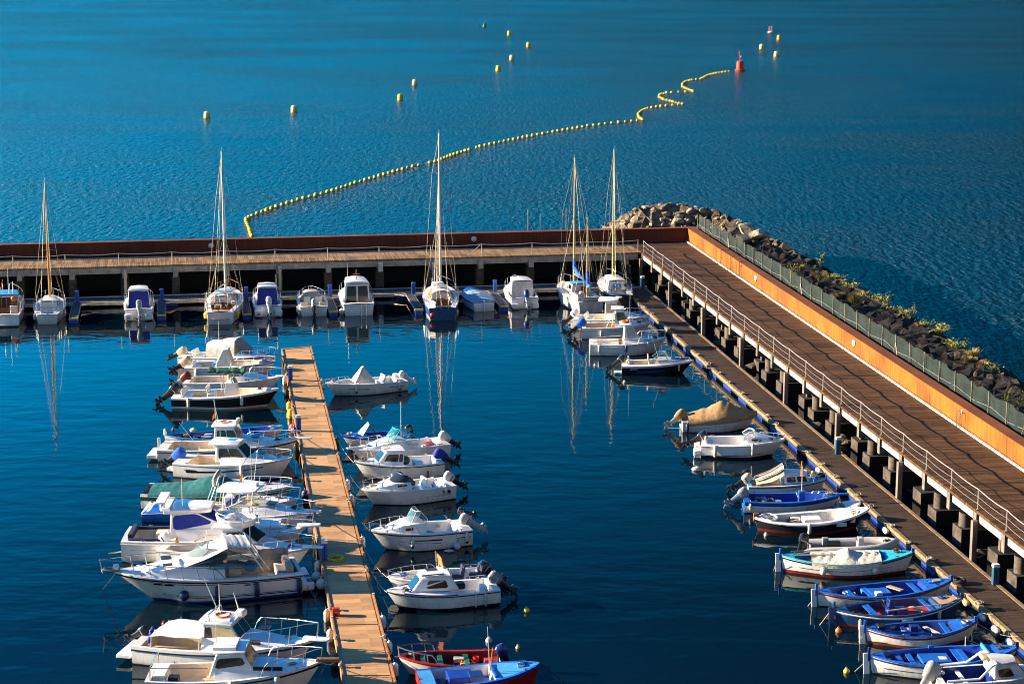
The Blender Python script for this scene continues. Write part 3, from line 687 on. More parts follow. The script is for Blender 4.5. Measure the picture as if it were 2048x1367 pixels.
fing = [(147, 640, 'first from the left, right of the yellow-masted sailboat'), (323, 633, 'right of the first blue-covered boat'), (494, 631, 'between the brown-masted sailboat and a blue-covered boat'), (667, 626, 'between the grey-hooded runabout and the sliding-door cabin boat'),
        (838, 622, 'left of the blue-hulled ketch'), (1008, 615, 'left of the white-tented boat')]
for (x, y, w) in fing:
    s, t = fp_st(x, y - 1, .3); L_ = TFr - t; root = empty('finger_pontoon', FP(s, TFr, .4), RZF)
    mb = MB().use('dock_far'); mb.box((0, -L_ / 2, .02), (.62, L_, .08)); mb.build('deck', root, smooth=False)
    mb = MB().use('galv'); mb.box((-.34, -L_ / 2, 0), (.06, L_, .14)); mb.box((.34, -L_ / 2, 0), (.06, L_, .14))
    for sg in (-1, 1): mb.prism([(sg * .37, -.02), (sg * 1.5, -.02), (sg * .37, -1.1)], -.04, .045)
    mb.build('frame', root, smooth=False)
    mb = MB().use('bluefloat'); mb.box((0, -L_ + .55, -.45), (.66, 1.3, .80)); mb.build('float', root, smooth=False, bevel=.06)
    mb = MB().use('yellowend'); mb.box((0, -L_ - .09, -.02), (.74, .16, .16)); mb.build('bumper', root, smooth=False, bevel=.04)
    tag(root, 'grey finger pontoon with yellow end, ' + w, 'pontoon', 'finger pontoons of the far dock')
for i, (x, y) in enumerate([(154.5, 604), (324, 600), (492.6, 596.5), (660, 591.5), (827, 587), (990, 582)]):
    pedestal(G(x, y, .5), RZF, .98, 'pedblue', 'mblue', 'blue service pedestal on the far dock, ' + ['beside the yellow-masted sailboat', 'right of the nearby first blue cover', 'between the wooden sailboat and second blue cover', 'behind the grey-hooded runabout', 'left of the tall blue ketch', 'left of the white tented boat'][i], 'service pedestals on the far dock')
# ------------------------------------------------------------------ the near pontoon
ZP = .55
q0, q1 = G(563.3, 699.1, ZP), G(623, 694, ZP); qa, qb = G(686.6, 1367, ZP), G(793.8, 1367, ZP)
dl = (qa - q0); dr = (qb - q1); ku, kd = 0, 1.16
def PT(u, v, z=ZP):     # u 0 left..1 right, v 0 far..1 at the frame's lower edge
    p = (q0 + dl * v).lerp(q1 + dr * v, u); return Vector((p.x, p.y, z))
PD = dl.normalized(); PRZ = math.atan2(PD.y, PD.x) + PI / 2
pn = Vector((-PD.y, PD.x, 0)); pn = pn if pn.x > 0 else -pn
planks('pontoon_boards', (.47, .27, .125), (PD.x, PD.y), .55, var=.2, gap=.02)
planks('pontoon_edge', (.38, .17, .06), (pn.x, pn.y), .5, var=.25, gap=.0)
pon = empty('wooden_pontoon', PT(.5, .5)); tag(pon, 'long orange-brown pontoon walkway running up the harbour between the white boats', 'pontoon')
def joint_v(px, py):
    lo, hi = -.2, 1.4; q = G(px, py, ZP)
    return (q - q1).dot(dr) / dr.dot(dr)
js = sorted([0.0] + [joint_v(*p) for p in [(634.8, 747), (645.5, 787), (684, 946.7), (730.6, 1130.6), (751.6, 1247.9)]] + [1.0 + .16])
js = [0.0, joint_v(640, 762), joint_v(684, 946.7), joint_v(709, 1045), joint_v(730.6, 1130.6), joint_v(751.6, 1247.9), joint_v(782, 1350), 1.2]
for a, b in zip(js[:-1], js[1:]):
    if b - a < .01: continue
    g = .0009
    mb = MB().use('pontoon_boards'); P4 = [PT(.075, a + g), PT(.925, a + g), PT(.925, b - g), PT(.075, b - g)]
    lo = [Vector((p.x, p.y, .42)) for p in P4]; mb.add(lo + P4, [[3, 2, 1, 0], [4, 5, 6, 7], [0, 1, 5, 4], [1, 2, 6, 5], [2, 3, 7, 6], [3, 0, 4, 7]]); part(mb, 'deck_section', pon, smooth=False)
for (u0, u1, zt, mt) in [(.0, .035, .60, 'pontoon_edge'), (.038, .072, .535, 'grey'), (.928, .965, .535, 'pontoon_edge'), (.968, 1.0, .58, 'pontoon_edge')]:
    mb = MB().use(mt); P4 = [PT(u0, 0), PT(u1, 0), PT(u1, 1.2), PT(u0, 1.2)]
    mb.add([Vector((p.x, p.y, .20)) for p in P4] + [Vector((p.x, p.y, zt)) for p in P4], [[3, 2, 1, 0], [4, 5, 6, 7], [0, 1, 5, 4], [1, 2, 6, 5], [2, 3, 7, 6], [3, 0, 4, 7]]); part(mb, 'edge_strip', pon, smooth=False)
for a, b in zip(js[:-1], js[1:]):
    n = max(1, round((b - a) / .07))
    for k in range(n):
        v0 = lerp(a, b, (k + .12) / n); v1 = lerp(a, b, (k + .88) / n)
        mb = MB().use('dconcrete'); P4 = [PT(.06, v0), PT(.94, v0), PT(.94, v1), PT(.06, v1)]
        mb.add([Vector((p.x, p.y, -.4)) for p in P4] + [Vector((p.x, p.y, .38)) for p in P4], [[3, 2, 1, 0], [4, 5, 6, 7], [0, 1, 5, 4], [1, 2, 6, 5], [2, 3, 7, 6], [3, 0, 4, 7]]); part(mb, 'float', pon, smooth=False)
mb = MB().use('pontoon_edge'); P4 = [PT(-.01, -.004), PT(1.01, -.004), PT(1.01, -.0003), PT(-.01, -.0003)]
mb.add([Vector((p.x, p.y, .15)) for p in P4] + [Vector((p.x, p.y, .58)) for p in P4], [[3, 2, 1, 0], [4, 5, 6, 7], [0, 1, 5, 4], [1, 2, 6, 5], [2, 3, 7, 6], [3, 0, 4, 7]]); part(mb, 'end_beam', pon, smooth=False)
# clips and cleats on both edges
for i in range(24):
    v = .03 + i * .047; u = .985 if i % 2 else .02; p = PT(u, v, .6)
    mb = MB().use('lgrey'); mb.box(p, (.10, .16, .05), PRZ); part(mb, 'bracket', pon, smooth=False)
for i, v in enumerate([.045, .13, .2, .27, .31, .42, .455, .5, .53, .6, .66, .72, .78, .81, .86, .92, .97]):
    for u in ((.02,) if i % 3 else (.02, .975)):
        p = PT(u, v, .6); mb = MB().use('galv'); mb.tube([p, p + Vector((0, 0, .16))], .035, 6); mb.box(p + Vector((0, 0, .17)), (.07, .26, .05), PRZ); mb.use('rope')
        for k in range(3): mb.torus(p + Vector((random.uniform(-.06, .06), random.uniform(-.06, .06), .05 + .05 * k)), random.uniform(.06, .11), .025, 9, 5, Matrix.Rotation(random.uniform(-.5, .5), 3, 'X'))
        part(mb, 'mooring_cleat', pon)
for (x, y, lab) in [(581, 760, 'blue service pedestal with white cap near the pontoon end'), (597.5, 861, 'blue service pedestal with white cap beside the yellow fenders'), (649, 1118, 'blue service pedestal with white cap beside the yellow hose coil')]:
    pedestal(G(x, y, ZP), PRZ, 1.02, 'pedblue', 'white2', lab, 'service pedestals on the near pontoon')
p = G(672, 1230, ZP); mb = MB().use('bred'); mb.box((0, 0, .17), (.34, .34, .34))
for k in range(4): mb.box((-.12 + .08 * k, 0, .36), (.045, .34, .04))
mb.use('white2'); mb.box((.0, -.175, .22), (.18, .012, .03)); mb.use('darkgap'); mb.box((0, -.175, .09), (.1, .012, .06))
o = mb.build('fuel_box', smooth=False, loc=p); o.rotation_euler = (0, 0, PRZ); tag(o, 'red plastic crate standing on the left edge of the pontoon', 'crate')
def coil(c, R0, r, n, mname, name, label, cat, seed=1):
    rd = random.Random(seed); mb = MB().use(mname)
    for k in range(n):
        pts = []; rr = R0 * rd.uniform(.72, 1.0); ox, oy = rd.uniform(-.08, .08), rd.uniform(-.08, .08)
        for i in range(22): a = 2 * PI * i / 22; pts.append((ox + rr * math.cos(a), oy + rr * math.sin(a), r + k * r * .8 + .01 * math.sin(3 * a + k)))
        mb.tube(pts, r, 5, closed=True)
    tag(mb.build(name, loc=c), label, cat)
coil(G(672.5, 1118, ZP), .42, .022, 6, 'yellow_rope', 'hose_coil', 'yellow hose coiled on the pontoon boards', 'hose')
coil(G(1917, 1165, .53), .36, .03, 9, 'drope', 'rope_coil', 'heap of tarry rope coiled on the right dock edge', 'rope', 3)
# ------------------------------------------------------------------ buoys out at sea
def big_buoy(x, y, sc, mname, label):
    root = empty('marker_buoy', G(x, y)); mb = MB().use(mname)
    r = sc * .92; h = r * 2.1
    mb.lathe([(r * .94, -.4), (r, .0), (r, h * .55), (r * .9, h * .8), (r * .6, h * .96), (r * .2, h)], (0, 0, 0), 16); mb.build('body', root)
    mb = MB().use('buoyyellow'); mb.lathe([(r * 1.03, -.05), (r * 1.05, .1), (r * 1.03, .28)], (0, 0, 0), 16); mb.build('collar', root)
    mb = MB().use('grey'); mb.torus((0, 0, h + .03), .09, .02, 10, 5, Matrix.Rotation(PI / 2, 3, 'X')); mb.build('lifting_eye', root)
    tag(root, label, 'buoy', 'yellow marker buoys on the open sea')
for (x, y, sc, mname, lab) in [(414, 236, .53, 'buoypale', 'pale yellow buoy farthest left on the open sea'), (588, 223.5, .53, 'buoypale', 'pale yellow buoy second from left, standing alone'), (800.5, 200, .53, 'buoyyellow', 'deep yellow buoy, nearer of the pair left of centre'), (829.5, 169.5, .50, 'buoypale', 'paler yellow buoy, farther of the pair left of centre'),
        (996.5, 141.5, .53, 'buoyyellow', 'deep yellow buoy, nearest of the cluster of four at top centre'), (1023.5, 119.5, .52, 'buoypale', 'palest yellow buoy of the top-centre cluster'), (1057, 93.5, .54, 'buoyyellow', 'yellow buoy, rightmost of the top-centre cluster'), (1018.5, 70, .54, 'buoyyellow', 'yellow buoy, highest in the top-centre cluster'),
        (1523, 97.5, .54, 'buoypale', 'pale yellow buoy left of the other two right of the red buoy'), (1552.5, 113, .57, 'buoypale', 'pale yellow buoy nearest right of the red buoy'), (1558, 79, .56, 'buoyyellow', 'yellow buoy farthest of the three right of the red buoy')]:
    big_buoy(x, y, sc, mname, lab)
root = empty('cone_buoy', G(969, 54)); mb = MB().use('green'); mb.lathe([(.5, -.2), (.5, .25), (.3, .6), (.06, 1.15)], (0, 0, 0), 12); mb.build('body', root); mb = MB().use('galv'); mb.lathe([(.05, 1.1), (.05, 1.3)], (0, 0, 0), 8); mb.build('tip', root)
tag(root, 'small dark green cone buoy far out at the top of the sea', 'buoy')
root = empty('spar_buoy', G(1541, 65)); mb = MB().use('white2'); mb.lathe([(.75, -.2), (.75, .12), (.45, .3)], (0, 0, 0), 12); mb.build('float', root)
mb = MB().use('bred'); mb.lathe([(.3, .3), (.3, 1.5)], (-.15, 0, 0), 10); mb.use('white'); mb.lathe([(.3, .3), (.3, 1.5)], (.2, -.05, 0), 10); mb.build('tower', root)
tag(root, 'small pink and white spar buoy far out above the red buoy', 'buoy')
root = empty('red_beacon_buoy', G(1480, 142)); mb = MB().use('buoyred'); mb.lathe([(.74, .35), (.72, .9), (.68, 1.85), (.6, 1.93)], (0, 0, 0), 18); mb.build('tower', root)
mb = MB().use('buoyred'); mb.lathe([(.8, -.3), (.98, .05), (.98, .28), (.75, .38)], (0, 0, 0), 18); mb.build('float_collar', root)
mb = MB().use('buoyyellow'); mb.lathe([(.02, 0), (.30, .01), (.34, .06)], (.28, -.60, .85), 12, axis='y'); mb.use('darkgap'); mb.box((.18, -.68, .72), (.14, .08, .14)); mb.build('hatch', root)
mb = MB().use('bred'); mb.tube([(-.12, 0, 1.8), (-.12, 0, 3.2)], .05, 6); mb.lathe([(.16, 3.15), (.18, 3.75)], (-.12, 0, 0), 10); mb.build('topmark', root)
mb = MB().use('pole'); mb.tube([(.12, 0, 1.8), (.12, 0, 2.7)], .05, 6); mb.tube([(.35, 0, 1.8), (.35, 0, 2.4)], .03, 5); mb.use('white'); mb.lathe([(.14, 2.7), (.14, 2.95)], (.12, 0, 0), 10); mb.build('lantern', root)
tag(root, 'red beacon buoy with topmark at the far end of the yellow float line', 'buoy')
# float line
line = [(503.5, 472), (498, 455), (491.5, 440), (502, 432.5), (548, 415), (602, 398), (660, 383), (708, 367), (760, 351.5), (800, 340), (818, 335), (870, 324), (905, 310), (960, 293), (1000, 284.5), (1060, 272), (1100, 265), (1172, 252.5), (1215, 247), (1255, 243.5), (1286, 239.5), (1279, 236), (1276, 229), (1284, 221), (1297, 216.5), (1327, 212), (1345, 210.5),
        (1366, 208.5), (1353, 205.5), (1338, 201.5), (1328, 199.5), (1318, 194.5), (1320, 189.5), (1336, 185.5), (1359, 184.5), (1389, 183.5), (1379, 180), (1365, 174), (1365, 168), (1372, 163), (1385, 160), (1403, 158), (1410, 154), (1420, 149.5), (1437, 146), (1464, 142)]
W3 = [G(x, y, .06) for x, y in line]
mb = MB().use('rope'); mb.tube([p - Vector((0, 0, .05)) for p in W3], .03, 4); tag(mb.build('float_line'), 'long rope carrying the yellow floats from the far wall to the red buoy', 'rope')
fmesh = None; acc = 0; k = 0; gaps = {45, 58}
for i in range(len(W3) - 1):
    a, b = W3[i], W3[i + 1]; l = (b - a).length; stepd = 1.4
    while acc < l:
        p = a.lerp(b, acc / l); acc += stepd if p.y < 330 or True else 2.4; k += 1
        if k in gaps or (fmesh is not None and random.random() < .012): continue
        r = .30
        if fmesh is None:
            mb = MB().use('buoyyellow'); mb.lathe([(.08, -.34), (.22, -.28), (.30, -.1), (.30, .1), (.22, .28), (.08, .34)], (0, 0, 0), 10, axis='x'); o = mb.build('boom_float'); fmesh = o.data
        else:
            o = bpy.data.objects.new('boom_float', fmesh); COL.objects.link(o)
        o.location = p + Vector((0, 0, .06)); dv = b - a; o.rotation_euler = (0, random.uniform(-.3, .3), random.uniform(-.35, .35) + math.atan2(dv.y, dv.x)); o.scale = (random.uniform(.62, .84),) * 3
        tag(o, 'small yellow float threaded on the long boom rope', 'float', 'yellow floats strung along the boom')
    acc -= l
# ------------------------------------------------------------------ boats
def loft_profile(t, dbl, tw, full, mid=.42):
    if dbl:
        a = abs(t - .5) * 2; return max(0.0, 1 - a ** full) ** .85
    if t < mid: return tw + (1 - tw) * sst(-.15, mid, t)
    return max(0.0, 1 - ((t - mid) / (1 - mid)) ** full) ** .82
NST = 20; ALL = []
class Boat:
    def __init__(s, kind, stern, bow, B, fs, fb, label, cat='boat', fm=None, tw=.86, rake=.55, dbl=False, full=2.3, group=None, mid=.42, flare=.42, L=None):
        p0 = G(stern[0], stern[1], 0); p1 = G(bow[0], bow[1], fb); d = p1 - p0; d.z = 0
        s.L = L or d.length; s.rz = math.atan2(d.y, d.x); s.B = B; s.fs, s.fb = fs, fb; s.fm = fm if fm is not None else lerp(fs, fb, .35)
        s.tw, s.rake, s.dbl, s.full, s.mid, s.flare = tw, rake, dbl, full, mid, flare
        s.root = empty(kind, p0, s.rz); tag(s.root, label, cat, group); s.label = label; s.p0 = p0; ALL.append(s)
    def w(s, t): return s.B / 2 * loft_profile(t, s.dbl, s.tw, s.full, s.mid)
    def z(s, t):
        a = 2 * (s.fs + s.fb - 2 * s.fm); b = s.fb - s.fs - a; return s.fs + b * t + a * t * t
    def x(s, t): return s.L * t
    def world(s, p): return s.root.matrix_basis @ Vector(p) if False else Matrix.Translation(s.p0) @ Matrix.Rotation(s.rz, 4, 'Z') @ Vector(p)
    def fl(s, t):
        e = sst(.45, 1.0, t)
        if s.dbl: e = max(e, sst(.5, 0.0, t) * .9)
        return lerp(.90, s.flare, e)
    def station(s, i):
        t = min((i / NST) ** .92, .9995); w = max(s.w(t), .012); zs = s.z(t); f = s.fl(t); x = s.x(t)
        b0 = sst(.55, 1.0, t); s0 = sst(.4, 0, t) if s.dbl else 0; half = []
        for k, z_ in enumerate([-.45, -.12, .05, .15, .15 + (zs - .15) * .5, zs - s.bandz[0], zs - s.bandz[1], zs]):
            h = max(0, min(1, (z_ + .12) / (zs + .12))); y = w * (f + (1 - f) * h ** .9) if k else 0.0
            if k == 1: y = w * f * .93
            half.append((x - s.rake * (1 - h) * b0 * (1.0 if k else 1.25) + (s.rake * .35) * (1 - h) * s0, y, z_))
        return half
    def surf(s, t, z):
        u = max(0, min(NST - 1e-6, NST * max(t, 0) ** (1 / .92))); i = int(u); f = u - i; r_ = []
        for st in (s.station(i), s.station(i + 1)):
            zz = max(st[1][2], min(st[-1][2], z)); p = st[-1]
            for a, b in zip(st[1:-1], st[2:]):
                if a[2] <= zz <= b[2] and b[2] > a[2]: p = Vector(a).lerp(Vector(b), (zz - a[2]) / (b[2] - a[2])); break
            r_.append(Vector(p))
        return r_[0].lerp(r_[1], f)
    def hull(s, side='white', stripe=None, boot=None, bottom='bottom', upper=None, band=.09, bandpos=.06, lower=None):
        hm = lambda c: 'hull_' + c if c in ('white', 'white2', 'oldwhite') else c
        side = hm(side); upper = hm(upper) if upper else None; lower = hm(lower) if lower else None; boot = hm(boot) if boot else None
        mats = [bottom, bottom, boot or side, lower or side, side, stripe or upper or side, upper or side]
        s.bandz = (bandpos + band, bandpos); mb = MB(); rows = []
        for i in range(NST + 1):
            half = s.station(i); rows.append([(a, -b, c) for a, b, c in half[::-1]] + half[1:])
        k = len(mats); seq = [mats[k - 1 - j] for j in range(k)] + mats
        mb.loft(rows, mats=seq)
        mb.use(upper or side); mb.add(rows[0], [list(range(len(rows[0])))])
        s.H = mb.build('hull', s.root, ang=28); return s.H
    def deck(s, segs, g=.14, rim='white', inner='offwhite', top='nonskid', sole='beige', name='deck', cap=.02):
        """segs: (t0, t1, kind, value) kind in deck, well, cuddy"""
        mb = MB(); rows = []
        def row(t, kind, val, hh=0):
            t = min(t, .995); w = max(s.w(t) - .004, .012); z = s.z(t) + .003; gi = max(min(w - g, w * .96), .006); x = s.x(t)
            if kind == 'well':
                p = s.surf(t, val); yb = max(.008, min(gi - .02 if gi > .05 else gi * .7, p.y - .06)); xb = min(p.x, x) if t > .5 else max(p.x, x)
                h = [(w, z), (w, z + cap), (gi, z + cap), (yb, val), (0, val)]; xs = [x, x, x, xb, xb]
                return [(a_, -a, b) for a_, (a, b) in zip(xs, h)] + [(a_, a, b) for a_, (a, b) in list(zip(xs, h))[-2::-1]]
            elif kind == 'cuddy': h = [(w, z), (w, z + cap), (gi, z + cap), (gi * .80, z + cap + hh), (0, z + cap + hh * 1.12)]
            else: h = [(w, z), (w, z + cap), (gi, z + cap + .005), (gi * .5, z + cap + .03 * w), (0, z + cap + .045 * w)]
            return [(x, -a, b) for a, b in h] + [(x, a, b) for a, b in h[-2::-1]]
        for (t0, t1, kind, val) in segs:
            n = max(2, int((t1 - t0) * 18))
            for i in range(n + 1):
                u = i / n; t = lerp(t0, t1, u); hh = 0
                if kind == 'cuddy':
                    hh = val * (1 - sst(.15, 1.0, u) * .97)
                rows.append((row(t, kind, val, hh), kind))
        for (a, ka), (b, kb) in zip(rows[:-1], rows[1:]):
            k = kb if ka == kb else 'bulk'
            mt = [rim, rim, inner if k in ('well', 'bulk') else top if k == 'deck' else rim, sole if k == 'well' else inner if k == 'bulk' else top if k == 'deck' else rim]
            mb.loft([a, b], mats=mt + mt[::-1])
        s.DK = mb.build(name, s.root, ang=30); return s.DK
    def rubrail(s, col='grey', r=.03, dz=0.0, t0=0.0, t1=.992, name='rub_rail'):
        mb = MB().use(col)
        for sg in (-1, 1):
            mb.tube([(s.x(lerp(t0, t1, i / 20)), sg * (s.w(lerp(t0, t1, i / 20)) + .006), s.z(lerp(t0, t1, i / 20)) + dz) for i in range(21)], r, 5)
        mb.build(name, s.root)
    def stripe(s, t0, t1, zf0, zf1, col, name='hull_stripe', sides=(-1, 1), h=.05):
        """a painted band along the topside lying 4 mm proud"""
        mb = MB().use(col)
        for sg in sides:
            rows = []; n = 30
            for i in range(n + 1):
                t = lerp(t0, t1, i / n); zs = s.z(t); r_ = []
                for dz in (0, h * (1 - (i / n) * .4)):
                    p = s.surf(t, lerp(zf0, zf1, i / n) * zs + dz); r_.append((p.x, sg * (p.y + .014), p.z))
                rows.append(r_)
            mb.loft(rows)
        mb.build(name, s.root)
    def hullpt(s, t, z_, sg=-1, off=.02):
        p = s.surf(t, z_); return Vector((p.x, sg * (p.y + off), z_))
    def patch(s, pts, col, name, sg=-1):
        mb = MB().use(col); a = [s.hullpt(t, z, sg, -.01) for t, z in pts]; b = [s.hullpt(t, z, sg, .035) for t, z in pts]; n = len(a)
        mb.add(a + b, [list(range(n))[::-1], list(range(n, 2 * n))] + [[i, (i + 1) % n, n + (i + 1) % n, n + i] for i in range(n)]); mb.build(name, s.root, smooth=False)
    def cabin(s, t0, t1, h, wf=.78, wf1=None, slope=.35, back=.0, tum=.90, col='white', roofcol=None, rt=.07, oh=(.12, .10, .04), win='glass', sw=None, fw=None, bw=None, zb=None, name='cabin', camber=.05, bev=.05, front=True, frontcol=None, roofname='roof', z1=None, wmin=.0):
        x0, x1 = s.x(t0), s.x(t1); w0 = s.w(t0) * wf; w1 = max((wf1 or wf) * s.w(t1), wmin)
        za = (zb if zb is not None else s.z(t0)) ; zf = z1 if z1 is not None else (zb if zb is not None else s.z(t1)); zt = max(za, zf) + h
        xb, xf = x0 + back, x1 - slope
        wa, wb_ = w0 * tum, w1 * tum
        q = {'R': [(x0, -w0, za), (x1, -w1, zf), (xf, -wb_, zt), (xb, -wa, zt)], 'L': [(x1, w1, zf), (x0, w0, za), (xb, wa, zt), (xf, wb_, zt)],
             'F': [(x1, -w1, zf), (x1, w1, zf), (xf, wb_, zt), (xf, -wb_, zt)], 'B': [(x0, w0, za), (x0, -w0, za), (xb, -wa, zt), (xb, wa, zt)]}
        mb = MB().use(col); mb.add([(x0, -w0, za), (x1, -w1, zf), (x1, w1, zf), (x0, w0, za), (xb, -wa, zt), (xf, -wb_, zt), (xf, wb_, zt), (xb, wa, zt)],
            [[3, 2, 1, 0], [4, 5, 6, 7], [0, 1, 5, 4], [1, 2, 6, 5], [2, 3, 7, 6], [3, 0, 4, 7]])
        c = mb.build(name, s.root, bevel=bev, bseg=3)
        ra, rf, rs = oh; mb = MB().use(roofcol or col); n = 8; lo, hi = [], []
        for (x_, wv) in [(xb - ra, wa + rs), (lerp(xb, xf, .5), lerp(wa, wb_, .5) + rs + .01), (xf + rf * .6, wb_ + rs), (xf + rf, wb_ * .9)]:
            row = [(x_, lerp(-wv, wv, k / n), zt + .012 + camber * (1 - (2 * k / n - 1) ** 2)) for k in range(n + 1)]
            lo.append([(a, b, c_) for a, b, c_ in row]); hi.append([(a, b * .97, c_ + rt) for a, b, c_ in row])
        mb.loft([a + b[::-1] for a, b in zip(lo, hi)], ring=True, caps=True)
        r_ = mb.build(roofname, c if False else s.root, bevel=min(.03, rt * .4), bseg=2)
        for key, lst, nm in (('R', sw, 'side_window'), ('L', sw, 'side_window'), ('F', fw, 'windscreen'), ('B', bw, 'rear_door')):
            for u in lst or []:
                mb = MB().use(u[4] if len(u) > 4 else win)
                u0, u1 = (u[0], u[1]) if key != 'L' else (1 - u[1], 1 - u[0])
                mb.panel(q[key], u0, u1, u[2], u[3], .012, .02, .10 if key in 'RL' else .04); mb.build(nm, c, smooth=False)
        s.cab = dict(q=q, zt=zt + rt + camber, xb=xb, xf=xf, wa=wa, wb=wb_, o=c); return c
    def rail(s, t0, t1=.985, h=.5, inset=.06, n=5, r=.02, name='bow_rail', mid=False, gap=False, out=.06, col='steel', drop0=True):
        mb = MB().use(col); K = 14
        def pt(t, sg, hh): return (s.x(t) + (out if t > .97 else 0), sg * max(s.w(t) - inset, .04 if t > .95 else .02), s.z(t) + hh)
        for hh in ([h, h * .5] if mid else [h]):
            side = [pt(lerp(t0, t1, i / K), 1, hh * (min(1, (i / K) / .10) if drop0 else 1)) for i in range(K + 1)]
            other = [(a, -b, c) for a, b, c in side]
            mb.tube(side + other[::-1], r, 5)
        for i in range(n):
            t = lerp(t0, t1, (i + .7) / (n - .2)); t = min(t, t1 - .01)
            for sg in (-1, 1): mb.tube([pt(t, sg, .0), pt(t + .012, sg, h)], r * .8, 5)
        return mb.build(name, s.root)
    def outboard(s, y=0.0, tilt=55, cowl='black', leg='black', sc=1.0, cover=None, x=-.12, dz=.0, steer=0):
        sc = sc * .9
        Rm = Matrix.Rotation(R(steer), 3, 'Z') @ Matrix.Rotation(R(tilt), 3, 'Y'); o = Vector((x, y, s.z(0) + .06 + dz))
        T = lambda p: o + Rm @ (Vector(p) * sc)
        mb = MB().use(leg)
        def ringed(lst, m=mb):
            m.loft([[T((cx + dx * math.copysign(abs(math.cos(a)) ** .6, math.cos(a)), dy * math.copysign(abs(math.sin(a)) ** .6, math.sin(a)), z)) for a in [2 * PI * k / 12 for k in range(12)]] for (z, cx, dx, dy) in lst], ring=True, caps=True)
        ringed([(-.02, -.10, .20, .13), (-.30, -.10, .15, .09), (-.62, -.10, .13, .06), (-.66, -.13, .24, .11), (-.70, -.13, .24, .11), (-.74, -.10, .11, .05), (-.98, -.10, .09, .035), (-1.20, -.02, .05, .015)])
        a, b = T((-.34, 0, -.90)), T((.12, 0, -.90)); mb.tube([a, a.lerp(b, .3), a.lerp(b, .75), b], [.06 * sc, .085 * sc, .07 * sc, .015 * sc], 8)
        leg_o = mb.build('outboard_motor', s.root)
        c = MB().use(cover or cowl); k = 1.08 if cover else 1.0
        c.loft([[T((-.10 + cx + dx * k * math.copysign(abs(math.cos(a)) ** .55, math.cos(a)), dy * k * math.copysign(abs(math.sin(a)) ** .55, math.sin(a)), z)) for a in [2 * PI * kk / 14 for kk in range(14)]]
            for (z, cx, dx, dy) in [(-.04 if not cover else -.2, 0, .20, .15), (.06, .0, .27, .19), (.26, .0, .29, .20), (.44, -.01, .26, .18), (.53, -.02, .17, .11), (.545, -.02, .04, .03)]], ring=True, caps=True)
        c.build('motor_cover' if cover else 'cowling', leg_o)
        if not cover:
            d = MB().use('lgrey' if cowl in ('black', 'gloss_black', 'grey') else 'black'); d.box((0, 0, 0), (.30 * sc, .415 * sc, .05 * sc)); 
            d.v = [tuple(T(Vector(v) / sc + Vector((-.1, 0, .16)))) for v in d.v]; d.build('decal_band', leg_o, smooth=False)
        p = MB().use('black'); hub = T((-.36, 0, -.90))
        for kk in range(3):
            an = kk * 2 * PI / 3; e = Vector((0, math.cos(an), math.sin(an))); n = Vector((.25, -math.sin(an), math.cos(an)))
            pts = [Vector((-.36, 0, -.9)) + e * .04 + n * .03, Vector((-.38, 0, -.9)) + e * .17 + n * .08, Vector((-.36, 0, -.9)) + e * .19 - n * .05, Vector((-.34, 0, -.9)) + e * .04 - n * .03]
            q = [T(v) for v in pts]; q2 = [v + Rm @ Vector((.012, 0, 0)) for v in q]; p.add(q + q2, [[0, 1, 2, 3], [7, 6, 5, 4], [0, 4, 5, 1], [1, 5, 6, 2], [2, 6, 7, 3], [3, 7, 4, 0]])
        p.build('propeller', leg_o, smooth=False)
        br = MB().use('black'); br.box((x + .10, y, s.z(0) - .10 + dz), (.16 * sc, .26 * sc, .36 * sc)); br.build('clamp_bracket', leg_o, smooth=False)
    def windscreen(s, t0, t1, h, wf=.74, z0=None, rake=.45, col='clear', frame='steel', fr=.018, wrap=.9, top=.8, name='windscreen', aftdrop=.35, zoff=.0, wabs=None):
        """curved screen: aft ends at t0, nose at t1"""
        x0, x1 = s.x(t0), s.x(t1); n = 14; lo, hi = [], []
        for i in range(n + 1):
            a = lerp(-PI / 2, PI / 2, i / n); wv = wabs or s.w(lerp(t0, t1, .3)) * wf
            cx = abs(math.cos(a)) ** .7; px = x0 + (x1 - x0) * cx; py = wv * math.copysign(abs(math.sin(a)) ** .75, math.sin(a))
            zb = (z0 if z0 is not None else s.z(t0) + .05) + zoff * cx; hh = h * (aftdrop + (1 - aftdrop) * min(1, cx * 1.8))
            lo.append(Vector((px, py, zb))); hi.append(Vector((px - rake * (cx * .8 + .2), py * top, zb + hh)))
        mb = MB().use(col); a = [[p, q] for p, q in zip(lo, hi)]; mb.loft(a)
        nrm = Vector((0, 0, 0)); mb.loft([[p + Vector((-.014, 0, .002)), q + Vector((-.014, 0, .002))] for p, q in a]); g = mb.build(name, s.root)
        f = MB().use(frame); f.tube(hi, fr, 5); f.tube(lo, fr * .9, 5)
        for i in (0, 4, 10, n): f.tube([lo[i], hi[i]], fr * .8, 5)
        f.build('frame', g); s.ws = (lo, hi); return g
    def console(s, t, w=.6, l=.55, h=.95, z0=.3, col='white', screen=True, wheel=True, y=0):
        x = s.x(t); mb = MB().use(col); mb.box((x, y, z0 + h / 2), (l, w, h), top=(.68, .92), tofs=(-.02, 0)); c = mb.build('console', s.root, bevel=.04, bseg=3)
        mb = MB().use('smoke'); mb.panel([(x + l * .30, y - w * .45, z0 + h), (x + l * .30, y + w * .45, z0 + h), (x + l * .1, y + w * .36, z0 + h + .32), (x + l * .1, y - w * .36, z0 + h + .32)], 0, 1, 0, 1, .006, .008, .1)
        if screen: mb.build('console_screen', c, smooth=False)
